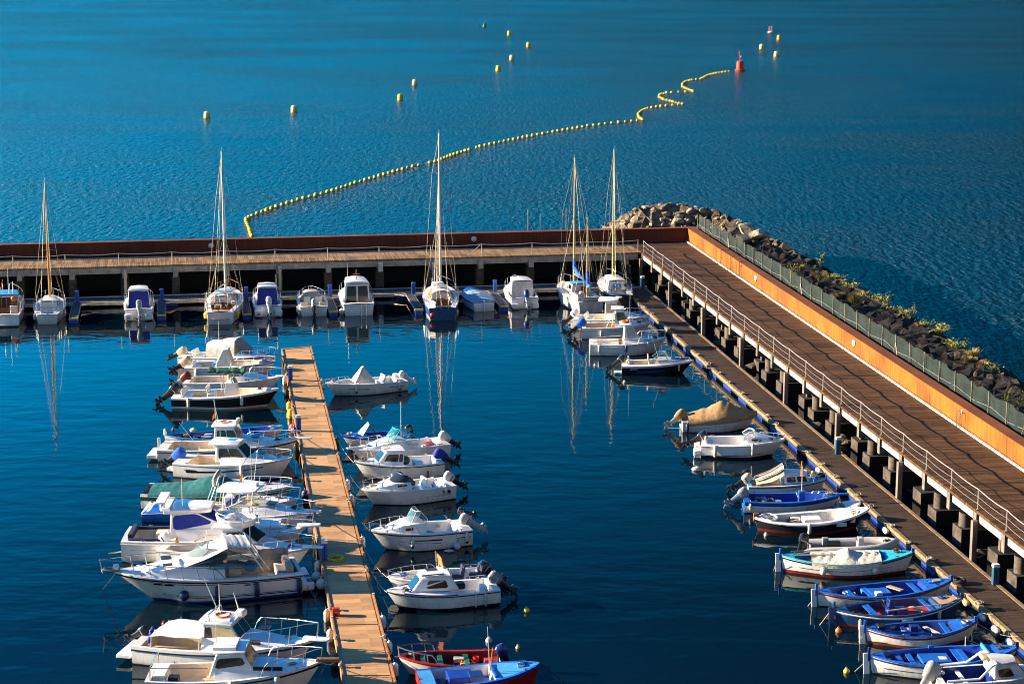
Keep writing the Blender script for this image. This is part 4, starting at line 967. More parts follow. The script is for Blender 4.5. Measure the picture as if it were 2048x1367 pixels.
        if wheel:
            mb = MB().use('black'); mb.torus((x - l * .45, y, z0 + h * .78), .17, .018, 14, 5, Matrix.Rotation(R(65), 3, 'Y')); mb.tube([(x - l * .45, y, z0 + h * .78), (x - l * .25, y, z0 + h * .7)], .025, 5); mb.build('steering_wheel', c)
        return c
    def seat(s, t, y=0, w=.5, l=.45, h=.42, z0=.3, col='white', backh=.4, backcol=None, face=1, name='seat'):
        x = s.x(t); mb = MB().use(col); mb.box((x, y, z0 + h / 2), (l, w, h), top=(1.0, 1.0)); o = mb.build(name, s.root, bevel=.04, bseg=2)
        if backh:
            mb = MB().use(backcol or col); mb.box((x - face * l * .42, y, z0 + h + backh / 2), (.11, w * .96, backh), tofs=(-face * .08, 0)); mb.build('backrest', o, bevel=.03, bseg=2)
    def thwart(s, t, z, wd=.24, col='wood', name='thwart', th=.04):
        w = s.w(t) - .10; mb = MB().use(col); mb.box((s.x(t), 0, z), (wd, 2 * w, th)); return mb.build(name, s.root, smooth=False, bevel=.008)
    def boxat(s, name, t, y, z0, d, col, rz=0, bev=.02, top=(1, 1), parent=None, tofs=(0, 0)):
        mb = MB().use(col); mb.box((s.x(t), y, z0 + d[2] / 2), d, rz=rz, top=top, tofs=tofs); return mb.build(name, parent or s.root, bevel=bev, bseg=2)
    def pole(s, name, t, y, z0, z1, r=.02, col='pole', lean=(0, 0), seg=6):
        mb = MB().use(col); mb.tube([(s.x(t), y, z0), (s.x(t) + lean[0], y + lean[1], z1)], [r, r * .6], seg); return mb.build(name, s.root)
    def cover(s, t0, t1, ridge, col, drop=.14, name='canvas_cover', out=.03, wr=.03, seed=1, hump=1.0, n=26, gather=True):
        """canvas thrown over the hull; ridge = [(t, height above sheer)]"""
        rd = random.Random(seed); mb = MB().use(col); rows = []
        def rh(t):
            for (a, ha), (b, hb) in zip(ridge[:-1], ridge[1:]):
                if t <= b: return lerp(ha, hb, sst(a, b, t) if b > a else 0)
            return ridge[-1][1]
        for i in range(n + 1):
            t = lerp(t0, t1, i / n); w = s.w(min(t, .985)) + out; z = s.z(t); h = rh(t); row = []
            for k in range(-8, 9):
                u = k / 8; au = abs(u); fold = wr * math.sin(i * 1.9 + au * 5 + seed) * (1 - au) * (.5 + rd.random())
                if au < .999:
                    prof = (1 - au ** (1.2 + .4 * hump)); zz = z + .03 + h * prof + fold
                else: zz = z + .02
                row.append((s.x(t), u * w, zz))
            row = [(row[0][0], row[0][1] - .004, z - drop * (.85 + .22 * rd.random()))] + row + [(row[-1][0], row[-1][1] + .004, z - drop * (.85 + .22 * rd.random()))]
            rows.append(row)
        mb.loft(rows); o = mb.build(name, s.root, ang=60); return o
    def tent(s, name, pts_rows, col, ang=40, parent=None):
        mb = MB().use(col); mb.loft([[Vector(p) for p in r] for r in pts_rows]); mb.loft([[Vector(p) + Vector((0, 0, -.012)) for p in r] for r in pts_rows]); return mb.build(name, parent or s.root, ang=ang)
    def hood(s, t0, t1, h0, h1, wf=.9, col='white_canvas', name='canvas_hood', zb=None, front=True, flat=.75, n=6, wf1=None):
        """arched fabric hood, open bottom"""
        rows = []
        for i in range(n + 1):
            u = i / n; t = lerp(t0, t1, u); w = lerp(s.w(t0) * wf, s.w(t1) * (wf1 or wf), u); z = zb if zb is not None else s.z(t); h = lerp(h0, h1, sst(0, 1, u)) + .03 * math.sin(i * 2.2)
            rows.append([(s.x(t), w * math.copysign(abs(math.cos(a)) ** .45, math.cos(a)), z + h * max(0, math.sin(a)) ** .5) for a in [PI * k / 12 for k in range(13)]])
        mb = MB().use(col); mb.loft(rows); o = len(rows); mb.add(rows[0], [list(range(13))])
        if front: mb.add(rows[-1], [list(range(13))])
        return mb.build(name, s.root, ang=45)
    def posts(s, name, t0, t1, y, z0, z1, r=.022, lean=0, col='steel', lean1=None):
        for t, le in ((t0, lean), (t1, lean if lean1 is None else lean1)):
            for sg in (-1, 1):
                mb = MB().use(col); mb.tube([(s.x(t), sg * y, z0), (s.x(t) + le, sg * y * .92, z1)], r, 5); mb.build('frame_leg', s.root)
    def slab(s, name, t0, t1, w, z, th, col, bev=.05, top=(.94, .9), camber=.05):
        x0, x1 = s.x(t0), s.x(t1); mb = MB().use(col); n = 8; rows = []
        for i, x_ in enumerate((x0, lerp(x0, x1, .08), lerp(x0, x1, .5), lerp(x0, x1, .9), x1)):
            wv = w * (.88, 1, 1, .95, .78)[i]
            lo = [(x_, lerp(-wv, wv, k / n), z + camber * (1 - (2 * k / n - 1) ** 2)) for k in range(n + 1)]; hi = [(a, b * .95, c + th) for a, b, c in lo]
            rows.append(lo + hi[::-1])
        mb.loft(rows, ring=True, caps=True); return mb.build(name, s.root, bevel=min(bev, th * .4), bseg=2)
    def fender(s, t, sg=-1, z=.45, r=.10, l=.5, col='fenderwhite', kind='fender', label=None, out=0.0, tip=None, ball=False):
        p = s.hullpt(t, z, sg, r + .01 + out); wp = s.world(p); root_o = None; mb = MB().use(col)
        if ball: mb.sphere((0, 0, 0), r, 14, 10, (1, 1, 1.08))
        else: mb.lathe([(.03, -l / 2 - .03), (r * .6, -l / 2), (r, -l / 2 + r * .6), (r, l / 2 - r * .6), (r * .6, l / 2), (.03, l / 2 + .03)], (0, 0, 0), 12)
        o = mb.build('fender', loc=wp); top = s.world(s.hullpt(t, s.z(t) + .12, sg, -.05)) - wp
        m2 = MB().use('rope'); m2.tube([(0, 0, (r if ball else l / 2)), (top.x * .7, top.y * .7, lerp(l / 2, top.z, .9)), tuple(top)], .012, 4); m2.build('lanyard', o)
        if tip:
            m3 = MB().use(tip); m3.lathe([(.035, -l / 2 - .04), (r * .62, -l / 2 - .005), (r * 1.015, -l / 2 + r * .6), (r * 1.02, -l / 2 + r)], (0, 0, 0), 12); m3.build('end_cap', o)
        tag(o, label, 'fender', 'fenders hanging from the moored boats'); return o
    def lifebuoy(s, t, y, z, label, col='orange', r=.28):
        p = s.world((s.x(t), y, z)); mb = MB().use(col); mb.torus((0, 0, .06), r, .065, 22, 8); o = mb.build('lifebuoy', loc=p); o.rotation_euler = (0, 0, s.rz)
        m2 = MB().use('white2')
        for k in range(4):
            a = PI / 4 + k * PI / 2; m2.torus((r * math.cos(a), r * math.sin(a), .06), .068, .012, 9, 5, Matrix.Rotation(a, 3, 'Z') @ Matrix.Rotation(PI / 2, 3, 'X'))
        m2.build('band', o); tag(o, label, 'lifebuoy')
    def flag(s, t, y, z, h=.9, label=''):
        p = s.world((s.x(t), y, z)); mb = MB().use('pole'); mb.tube([(0, 0, 0), (-.1, 0, h)], .014, 5); o = mb.build('flag', loc=p); o.rotation_euler = (0, 0, s.rz)
        for nm, c, a, b in (('band', 'bred', 0, .25), ('band', 'yellow', .25, .75), ('band', 'bred', .75, 1)):
            m2 = MB().use(c); rows = []
            for i in range(5):
                u = i / 4; rows.append([(-.09 - .12 * u + .03 * math.sin(5 * u), .05 * math.sin(4 * u) , h * .95 - .34 * q - .30 * u) for q in (a, b)])
            m2.loft(rows); m2.build(nm, o)
        tag(o, label, 'flag')
    def mooring(s, side=1, t=.95, target=None, col='rope', r=.018, sag=.35, z=None, label=None, name='mooring_rope', y=None):
        a = s.world((s.x(t), (s.w(t) * .8 * side) if y is None else y, (s.z(t) if z is None else z) + .05)); b = Vector(target); pts = []
        for i in range(11):
            u = i / 10; p = a.lerp(b, u); p.z -= sag * 4 * u * (1 - u); pts.append(p - a)
        mb = MB().use(col); mb.tube(pts, r, 4); o = mb.build(name, loc=a); tag(o, label, 'rope', 'mooring ropes to the docks'); return o
    def whiteline(s, t0, t1, y, z, col): pass
# ------------------------------------------------------------------ the fleet
def far_bow(stern, L, fb, turn=0.0):
    p = G(*stern, 0) + Matrix.Rotation(R(turn), 3, 'Z') @ d1 * L; p.z = fb
    y = p.y; zc = p.z - HC; dep = y * cp - zc * sp; up = y * sp + zc * cp
    return (CX + F * p.x / dep, CY - F * up / dep)
def FB(kind, stern, L, B, fs, fb, label, turn=0.0, **k): return Boat(kind, stern, far_bow(stern, L, fb, turn), B, fs, fb, label, **k)
def fen(b, short, t, sg=-1, col='fenderwhite', **k):
    wh = k.pop('wh', 'toward the bow' if t > .6 else 'toward the stern' if t < .3 else 'amidships'); cn = k.pop('cn', {'fenderwhite': 'white', 'fenderblue': 'navy', 'bred': 'red', 'orange': 'orange', 'mblue': 'blue', 'buoyyellow': 'yellow', 'white': 'white'}[col])
    return b.fender(t, sg, col=col, label=f'{cn} fender on the {short}, {wh}', **k)

# ---- left side of the pontoon, far to near
b = Boat('motor_boat', (366, 729), (553, 709), 2.3, .75, 1.12, 'white motor boat with cream fabric hood, farthest on the left of the pontoon', rake=.8, group=None)
b.hull(); b.deck([(0, .1, 'deck', 0), (.1, .5, 'well', .3), (.5, .93, 'cuddy', .30), (.93, 1, 'deck', 0)]); b.rubrail('lgrey')
b.hood(.30, .60, 1.05, 1.30, .80, 'white_canvas'); b.tent('hood_front', [[(b.x(.60), -.85, 2.05), (b.x(.60), 0, 2.2), (b.x(.60), .85, 2.05)], [(b.x(.73), -.75, 1.2), (b.x(.74), 0, 1.36), (b.x(.73), .75, 1.2)]], 'grey_canvas')
b.outboard(0, 62, 'beige', 'black', 1.15, cover='sand_canvas'); b.rail(.62, h=.5); b.seat(.17, .1, 1.2, .5, .45, .3, 'white', .45); b.boxat('bow_hatch', .86, 0, b.z(.86) + .03, (.55, .6, .12), 'white'); b.pole('antenna', .36, .6, 1.9, 3.3, .015); b.pole('antenna', .42, -.5, 1.9, 3.0, .015)
B_L1 = b
b = Boat('motor_boat', (374, 752), (551.6, 721.5), 2.35, .8, 1.15, 'white open fishing boat with white-shrouded console and sand-covered outboard', rake=.75)
b.hull(upper='white'); b.deck([(0, .08, 'deck', 0), (.08, .62, 'well', .3), (.62, .82, 'well', .62), (.82, 1, 'deck', 0)], g=.18, inner='cream', sole='beige'); b.rubrail('grey', .035, -.04)
b.outboard(0, 58, 'beige', 'black', 1.25, cover='sand_canvas'); b.rail(.52, h=.32, n=4)
z = .3; b.tent('console_shroud', [[(b.x(.33), -.6, .75), (b.x(.32), 0, .85), (b.x(.33), .6, .75)], [(b.x(.42), -.38, 2.0), (b.x(.42), 0, 2.15), (b.x(.42), .38, 2.0)], [(b.x(.475), -.36, 2.02), (b.x(.48), 0, 2.16), (b.x(.475), .36, 2.02)], [(b.x(.53), -.55, .85), (b.x(.54), 0, .95), (b.x(.53), .55, .85)]], 'white_canvas')
for yy in (-1, 1): q_ = MB().use('white_canvas'); q_.add([(b.x(.33), yy * .6, .75), (b.x(.53), yy * .55, .85), (b.x(.475), yy * .36, 2.02), (b.x(.42), yy * .38, 2.0)], [[0, 1, 2, 3]]); q_.build('shroud_side', b.root)
b.boxat('console', .44, 0, .3, (.8, .7, .9), 'white'); b.boxat('bait_box', .36, 0, .3, (.7, .9, .75), 'sky_blue'); b.seat(.12, 0, 1.3, .4, .45, .3, 'white', .35); b.stripe(.04, .62, .60, .66, 'grey', h=.04); b.patch([(.36, .42), (.44, .52), (.54, .48), (.45, .44)], 'sky_blue', 'fish_emblem')
b.flag(.47, -.1, 1.5, .8, 'small red and yellow flag on the boat with shrouded console')
fen(b, 'boat with shrouded console', .14, z=.5, l=.62, r=.12)
b = Boat('motor_boat', (374, 781), (560, 753), 2.4, .75, 1.15, 'white cuddy boat with tan screen cover, half hidden behind the navy hull', rake=.8)
b.hull(); b.deck([(0, .06, 'deck', 0), (.06, .50, 'well', .3), (.5, .95, 'cuddy', .32), (.95, 1, 'deck', 0)], inner='cream'); b.rubrail('white2')
b.cabin(.46, .66, .62, .70, .62, .55, .1, col='white', win='tan_canvas', sw=[(.12, .85, .2, .85)], fw=[(.05, .95, .1, .9)], roofcol='white'); b.slab('bow_plate', .955, 1.07, .18, b.z(1) + .02, .05, 'white'); b.rail(.62, h=.62, n=4, out=.25)
b.outboard(.0, 55, 'red', 'grey', 1.1, cover='dred'); b.outboard(.75, 60, 'yellow', 'lgrey', .75); b.boxat('portlight', .68, -.9, b.z(.66) + .08, (.3, .02, .09), 'black')
b = Boat('motor_boat', (350, 809), (558, 776.5), 2.55, .72, 1.22, 'black-hulled centre console boat with rolled green awning overhead', rake=.9, fm=.86)
b.hull('gloss_black', upper='white', band=.02, bandpos=.12, bottom='white', boot='white'); b.deck([(0, .09, 'deck', 0), (.09, .62, 'well', .32), (.62, .88, 'well', .6), (.88, 1, 'deck', 0)], g=.2, rim='white', inner='cream', sole='beige'); b.rubrail('white', .05, -.03)
b.outboard(0, 52, 'gloss_black', 'black', 1.45); b.console(.55, .95, 1.0, 1.3, .32); b.seat(.36, 0, .9, .5, .6, .32, 'white', .45); b.seat(.13, 0, 1.5, .5, .45, .32, 'white', .4); b.boxat('bow_cushion', .78, 0, .6, (.9, .9, .05), 'white')
b.posts('awning_frame', .46, .60, .42, .35, 2.25, .035, 0, 'alu', -.35)
mb = MB().use('alu')
for sg in (-1, 1): mb.tube([(b.x(.36), sg * .62, 2.3), (b.x(.66), sg * .62, 2.3)], .03, 5)
for t in (.36, .5, .66): mb.tube([(b.x(t), -.62, 2.3), (b.x(t), .62, 2.3)], .03, 5)
mb.build('awning_frame', b.root)
mb = MB().use('green_canvas'); rows = []
for i in range(13):
    t = lerp(.345, .69, i / 12); r_ = .17 + .03 * math.sin(i * 2.3)
    rows.append([(b.x(t), -.35 + r_ * 2.4 * math.cos(a), 2.48 + r_ * math.sin(a) + .03 * math.sin(i * 1.7)) for a in [2 * PI * k / 10 for k in range(10)]])
mb.loft(rows, ring=True, caps=True); mb.build('rolled_awning', b.root, ang=60)
for t in (.42, .55, .62): b.pole('rod_holder', t, -.2, 2.6, 3.0, .035, 'white')
fen(b, 'black-hulled console boat', .17, z=.45, l=.62, r=.11); fen(b, 'black-hulled console boat', .68, z=.62, l=.62, r=.11)

b = Boat('rowing_boat', (329, 892), (567, 850), 2.2, .72, .92, 'long open blue rowing boat with bright turquoise bow behind the wheelhouse boat', dbl=True, fm=.55, rake=.5, full=2.2)
b.hull('white', upper='white', bottom='bottomblack'); b.deck([(0.01, .14, 'well', .5), (.14, .72, 'well', .12), (.72, .90, 'well', .42), (.90, .99, 'deck', 0)], g=.14, rim='mblue', inner='blue', sole='blue', top='turq'); b.rubrail('sky_blue', .03)
for t in (.26, .42, .62): b.thwart(t, b.z(t) - .10, .26, 'mblue')
b.boxat('engine_box', .35, 0, .12, (.6, .5, .35), 'grey'); b.boxat('bow_panel', .72, 0, .2, (.06, 1.5, .45), 'mblue')
fen(b, 'long blue rowing boat', .015, sg=1, z=.75, l=.42, r=.10, out=.35)
b = Boat('pilot_boat', (323, 914), (597, 876.5), 2.6, .72, 1.28, 'white wheelhouse boat with orange lifebuoy on its flat roof and black side stripe', rake=.9, fm=.82)
b.hull('white2', stripe='black', band=.06, bandpos=.10); b.deck([(0, .07, 'deck', 0), (.07, .46, 'well', .3), (.46, .92, 'cuddy', .45), (.92, 1, 'deck', 0)], inner='cream', sole='beige', g=.16); b.rubrail('black', .03, -.13)
b.cabin(.40, .60, 1.0, .66, .72, .45, .10, zb=.8, z1=1.1, win='green_glass', sw=[(.12, .55, .45, .86), (.58, .97, .45, .86)], fw=[(.06, .48, .3, .9), (.52, .94, .3, .9)], bw=[(.25, .75, .1, .9, 'black')], oh=(.2, .15, .06), rt=.09)
zt = b.cab['zt']; b.lifebuoy(.47, .05, zt - .06, 'orange lifebuoy lying on the flat roof above the black-striped hull'); b.pole('antenna', .415, .3, zt, zt + 1.3, .018, lean=(-.25, 0)); b.pole('antenna', .415, -.3, zt, zt + 1.5, .018, lean=(-.1, 0)); b.pole('fishing_rod', .3, -.8, .8, 2.4, .018, lean=(-1.2, 0)); b.boxat('searchlight', .56, .3, zt - .02, (.22, .22, .22), 'white'); b.pole('horn', .59, .2, zt, zt + .4, .03)
b.boxat('roof_rack', .56, 0, zt - .03, (.08, 1.1, .22), 'white'); b.boxat('deck_hatch', .69, 0, 1.38, (.5, .5, .06), 'smoke'); b.boxat('foredeck_window', .69, -.72, 1.12, (.7, .03, .16), 'glass'); b.rail(.58, h=.5, n=5, out=.25); b.slab('bow_plate', .95, 1.10, .2, b.z(1) + .02, .06, 'white')
b.flag(.41, 0, zt, .75, 'faded orange flag behind the roof carrying the lifebuoy'); b.boxat('stern_platform', -.045, 0, .15, (.6, 1.9, .22), 'white2'); b.boxat('trolling_motor', -.03, .6, .3, (.18, .2, .75), 'lgrey')
b = Boat('cabin_cruiser', (359, 945), (584, 914.5), 2.5, .85, 1.32, 'white cabin boat with arched side window and blue-wrapped tilted outboard', rake=.9, fm=.95)
b.hull('white', upper='white'); b.deck([(0, .12, 'deck', 0), (.12, .42, 'well', .35), (.42, .94, 'cuddy', .38), (.94, 1, 'deck', 0)], inner='cream', sole='beige'); b.rubrail('lgrey', .025, -.05)
b.cabin(.36, .66, .78, .72, .66, .75, .05, zb=.98, z1=1.2, win='green_glass', sw=[(.14, .52, .22, .84, 'glass'), (.54, .93, .22, .84, 'glass')], fw=[(.06, .94, .15, .9)], oh=(.4, .12, .07), rt=.12, camber=.10, bev=.12, bw=[(.2, .8, .1, .9, 'cream')])
zt = b.cab['zt']; b.boxat('roof_hatch', .48, 0, zt - .08, (.5, .5, .1), 'sky_blue'); b.boxat('roof_hatch', .42, .2, zt - .08, (.5, .3, .08), 'white'); b.pole('antenna', .40, -.5, zt, zt + 1.2, .016)
b.outboard(.1, 55, 'black', 'black', 1.25, cover='bblue_canvas'); b.rail(.62, h=.45, n=4); b.boxat('foredeck_hatch', .74, 0, 1.47, (.45, .45, .06), 'smoke')
b.stripe(.12, .80, .42, .74, 'navy', h=.10); b.patch([(.10, .50), (.13, .56), (.20, .56), (.23, .50), (.20, .45), (.13, .45)], 'black', 'hull_vent')
b.boxat('swim_step', -.03, -.7, .35, (.4, .5, .18), 'white'); b.boxat('swim_step', -.03, .7, .35, (.4, .5, .18), 'white'); fen(b, 'arched-window cabin boat', .62, z=.72, l=.62, r=.12)

b = Boat('motor_boat', (291, 1007), (586, 969.5), 2.7, .85, 1.2, 'long dark green-banded motor boat under a teal canvas cover', rake=1.0, fm=.9)
b.hull('white', stripe='green_canvas', band=.24, bandpos=.10, bottom='bottomblack'); b.deck([(0, .55, 'well', .4), (.55, .94, 'cuddy', .28), (.94, 1, 'deck', 0)]); b.rubrail('white', .035, -.06)
b.cover(.05, .60, [(.05, .22), (.25, .35), (.46, .72), (.52, .74), (.60, .30)], 'teal_canvas', seed=4, hump=1.6, wr=.025); b.rail(.62, h=.4, n=5); b.boxat('bow_fitting', .95, 0, b.z(.95) + .03, (.3, .2, .1), 'steel')
b = Boat('motor_boat', (292, 1032), (598, 996.5), 2.6, .50, 1.12, 'white open boat with bright blue sheet in its stern and folded grey awning', rake=.9, fm=.8)
b.hull('white', lower='mblue', boot='mblue', bottom='bottom'); b.deck([(0, .05, 'deck', 0), (.05, .62, 'well', .3), (.62, .86, 'well', .65), (.86, 1, 'deck', 0)], inner='white2'); b.rubrail('white2', .04, -.03)
b.cover(.01, .24, [(.01, .02), (.24, .10)], 'mblue', seed=2, drop=.28, hump=.2); b.console(.56, .9, .8, 1.0, .3); b.boxat('engine_box', .60, 0, .3, (.7, .9, .9), 'blue'); b.rail(.60, h=.62, n=4, out=.2)
for sg in (-1, 1):
    mb = MB().use('steel'); mb.tube([(b.x(.40), sg * .95, .6), (b.x(.47), sg * .9, 2.2)], .028, 5); mb.build('frame_leg', b.root); mb = MB().use('steel'); mb.tube([(b.x(.46), sg * .95, .6), (b.x(.50), sg * .9, 2.2)], .028, 5); mb.build('frame_leg', b.root)
mb = MB().use('grey_canvas'); mb.tube([(b.x(.475), -.95, 2.0), (b.x(.47), -.8, 2.32), (b.x(.472), 0, 2.42), (b.x(.47), .8, 2.36), (b.x(.475), .95, 2.05)], [.08, .13, .14, .13, .08], 8); mb.build('folded_awning', b.root)
for t in (.32, .36, .44): b.boxat('fender_rack', t, -1.1, .85, (.16, .14, .34), 'mblue' if t != .32 else 'offwhite', bev=.05)
b = Boat('motor_boat', (396, 1047), (622, 1022), 2.5, .8, 1.15, 'white walkaround boat with hardtop and yellow bundle behind its windscreen', rake=.8)
b.hull('white', boot='grey'); b.deck([(0, .07, 'deck', 0), (.07, .45, 'well', .32), (.45, .93, 'cuddy', .42), (.93, 1, 'deck', 0)], inner='cream', sole='beige'); b.rubrail('lgrey')
b.windscreen(.34, .64, .62, .74, 1.10, .55, 'clear', 'cream', .025); b.posts('hardtop_frame', .26, .40, .72, .9, 2.12, .035, .12, 'white'); b.slab('hardtop', .22, .56, .95, 2.12, .12, 'white', camber=.06)
b.boxat('radar', .50, .2, 2.28, (.35, .35, .2), 'white'); mb = MB().use('yellow'); mb.sphere((b.x(.52), -.25, 1.25), .32, 10, 8, (1.3, .9, .7)); mb.sphere((b.x(.47), .15, 1.2), .22, 10, 8, (1.2, .9, .7)); mb.build('oilskin_bundle', b.root); b.boxat('deck_hatch', .66, 0, 1.45, (.5, .6, .06), 'smoke'); b.rail(.52, h=.55, n=6, out=.3); b.slab('bow_plate', .95, 1.09, .17, b.z(1) + .02, .05, 'white')
b.pole('antenna', .48, .1, 2.6, 4.6, .014); b.flag(.4, .3, 2.2, .8, 'small flag above the hardtop over the yellow bundle'); b.seat(.30, .2, .5, .45, .6, .32, 'blue', .4)
b = Boat('motor_yacht', (252, 1109), (613, 1052), 3.1, 1.1, 1.5, 'big white cruiser with long hardtop and deep blue screen covers', rake=1.2, fm=1.15, flare=.34)
b.hull('white', upper='white'); b.deck([(0, .05, 'deck', 0), (.05, .30, 'well', .45), (.30, .95, 'cuddy', .55), (.95, 1, 'deck', 0)], inner='white2', sole='beige', g=.2); b.rubrail('white2', .045, -.10)
b.cabin(.26, .58, .72, .74, .56, 1.6, .10, zb=1.15, z1=1.75, win='blue_canvas', sw=[(.08, .92, .32, .93)], fw=[(.02, .98, .05, .95)], oh=(.35, .75, .12), rt=.2, camber=.08, bev=.08, bw=[(.15, .85, .05, .85, 'black')])
zt = b.cab['zt']; b.boxat('radar_arch', .245, 0, zt - .10, (.5, 2.3, .14), 'white', top=(.8, .9)); b.boxat('arch_wing', .215, 0, zt + .25, (.5, 2.0, .08), 'white'); b.posts('arch_leg', .215, .235, .9, zt - .1, zt + .28, .05, 0, 'white'); b.pole('antenna', .33, -.6, zt, zt + 1.5, .02)
b.boxat('cockpit_coaming', .15, .95, 1.1, (2.1, .22, .14), 'navy_canvas'); b.boxat('cockpit_coaming', .15, -1.05, 1.1, (2.1, .2, .10), 'navy_canvas'); b.boxat('stern_cushion', .045, 0, 1.1, (.25, 1.9, .3), 'navy_canvas'); b.boxat('dinette', .20, .4, .45, (.6, .7, .7), 'cream'); b.boxat('green_cooler', .12, -.1, .45, (.6, .5, .4), 'green')
b.boxat('deck_hatch', .70, .1, 1.98, (.6, .5, .06), 'smoke'); b.boxat('sun_pad', .80, 0, 1.62, (1.1, 1.3, .10), 'white'); b.rail(.40, h=.68, n=7, out=.5, mid=True); b.slab('bow_platform', .95, 1.08, .26, b.z(1) + .02, .09, 'white'); b.boxat('ladder_pole', -.03, -.9, .4, (.9, .05, .06), 'lwood', rz=.5); b.stripe(.05, .55, .62, .66, 'lgrey', h=.02)
b = Boat('motor_boat', (332, 1121), (620, 1094), 2.8, .95, 1.3, 'white flybridge boat with black screen covers beside the big express cruiser', rake=1.0, fm=1.0)
b.hull('white'); b.deck([(0, .06, 'deck', 0), (.06, .42, 'well', .4), (.42, .94, 'cuddy', .5), (.94, 1, 'deck', 0)], inner='cream', sole='beige', g=.18); b.rubrail('lgrey', .035, -.06)
b.cabin(.44, .68, .58, .70, .60, .9, .0, zb=1.05, z1=1.55, win='black', sw=[(.2, .95, .25, .9)], fw=[(.04, .96, .08, .94)], oh=(.5, .05, .08), rt=.14, camber=.04, bev=.1)
zt = b.cab['zt']; mb = MB().use('white'); rim = [(b.x(.40) + 2.3 * (1 - abs(math.sin(a)) ** 2 * .0) * (0.5 + .5 * math.cos(a)) if False else b.x(.50) + 1.05 * math.cos(a), .86 * math.sin(a), zt + .18) for a in [PI * 2 * k / 20 for k in range(20)]]
mb.loft([[(b.x(.50) + (x_ - b.x(.50)) * k_, y_ * k_, zt - .05 + z_ * (1 + .5 * max(0, -(x_ - b.x(.5)) / 1.05))) for x_, y_, _ in rim] for k_, z_ in ((.9, 0), (1.02, .34), (.94, .36), (.84, .08))], ring=True, caps=True); mb.build('flybridge_coaming', b.root); mb = MB().use('steel'); mb.tube([(x_, y_, z_ + .42) for x_, y_, z_ in rim[3:18]], .022, 5)
for k in (3, 6, 10, 14, 17): mb.tube([rim[k], (rim[k][0], rim[k][1], rim[k][2] + .42)], .018, 5)
mb.build('flybridge_rail', b.root); b.boxat('flybridge_seat', .44, 0, zt, (.5, 1.0, .35), 'white'); b.pole('mast_pole', .60, -.1, zt, zt + .9, .03, 'black'); b.pole('antenna', .60, -.1, zt + .4, zt + 3.9, .018, 'white', lean=(.5, 0))
b.outboard(0, 50, 'white', 'white', 1.15); b.flag(.12, -.3, .8, .8, 'small flag at the stern of the flybridge boat'); b.patch([(.60, .62), (.64, .74), (.76, .78), (.80, .72), (.74, .64)], 'glass', 'hull_window'); b.rail(.5, h=.6, n=6, out=.35); b.slab('bow_plate', .95, 1.09, .18, b.z(1) + .02, .06, 'white'); b.boxat('locker', .26, .6, .4, (.9, .5, .5), 'cream')
# express cruiser, bow to the left
b = Boat('express_cruiser', (597, 1173), (227, 1141), 2.95, 1.12, 1.62, 'largest white express cruiser with navy stripes, bow pointing away from the pontoon', rake=2.0, fm=1.2, full=2.6, flare=.30, tw=.9)
b.hull('white', boot='blue', bottom='bottomblack'); b.deck([(0, .02, 'deck', 0), (.02, .34, 'well', .55), (.34, .42, 'well', .8), (.42, .97, 'cuddy', .62), (.97, 1, 'deck', 0)], g=.24, inner='beige', sole='beige'); b.rubrail('navy', .035, -.12); b.rubrail('white', .05, -.02)
b.stripe(.01, .93, .80, .80, 'navy', h=.05); b.stripe(.02, .86, .20, .28, 'navy', h=.05); b.stripe(.02, .86, .27, .34, 'dblue', h=.03)
lo = [(b.x(.16), 0), (b.x(.60), 0)]
b.windscreen(.26, .66, .85, .80, 1.58, 1.1, 'clear', 'steel', .025, zoff=.1)
h_ = b.tent('canvas_top', [[(b.x(.62), -.95, 1.84), (b.x(.65), -.5, 1.92), (b.x(.655), 0, 1.95), (b.x(.65), .5, 1.92), (b.x(.62), .95, 1.84)], [(b.x(.53), -1.02, 2.10), (b.x(.535), -.55, 2.24), (b.x(.54), 0, 2.24), (b.x(.535), .55, 2.24), (b.x(.53), 1.02, 2.10)], [(b.x(.46), -1.04, 2.36), (b.x(.465), -.55, 2.52), (b.x(.465), 0, 2.50), (b.x(.465), .55, 2.52), (b.x(.46), 1.04, 2.36)], [(b.x(.40), -1.02, 2.60), (b.x(.40), -.55, 2.76), (b.x(.40), 0, 2.76), (b.x(.40), .55, 2.76), (b.x(.40), 1.02, 2.60)], [(b.x(.385), -1.02, 2.5), (b.x(.38), -.55, 2.66), (b.x(.38), 0, 2.66), (b.x(.38), .55, 2.66), (b.x(.385), 1.02, 2.5)]], 'white_canvas')
mb = MB().use('white_canvas'); rows = []
for i in range(9):
    x_ = lerp(b.x(.405), b.x(.27), i / 8); r_ = .15 + .03 * math.sin(i * 2.1); rows.append([(x_, 1.05 * math.cos(a) * (1 + .03 * math.sin(i * 3)), 2.66 - .02 * i + .17 * math.sin(a) + .03 * math.sin(i * 2.6)) for a in [2 * PI * k / 12 for k in range(12)]])
mb.loft(rows, ring=True, caps=True); mb.build('bunched_canvas', b.root, ang=60)
for yy in (1.0, -1.0):
    mb = MB().use('curtain'); mb.add([(b.x(.62), yy * .97, 1.84), (b.x(.50), yy * 1.03, 2.2), (b.x(.40), yy * 1.03, 2.56), (b.x(.27), yy * 1.03, 2.5), (b.x(.21), yy * 1.12, 1.55)], [[0, 1, 2, 3, 4]]); mb.build('side_curtain', b.root, smooth=False)
mb = MB().use('steel')
for sg in (-1, 1):
    mb.tube([(b.x(.18), sg * 1.2, 1.4), (b.x(.275), sg * 1.06, 2.68)], .035, 6); mb.tube([(b.x(.215), sg * 1.2, 1.4), (b.x(.30), sg * 1.06, 2.64)], .035, 6); mb.tube([(b.x(.60), sg * 1.0, 1.86), (b.x(.36), sg * 1.05, 2.3), (b.x(.23), sg * 1.1, 1.7)], .022, 5)
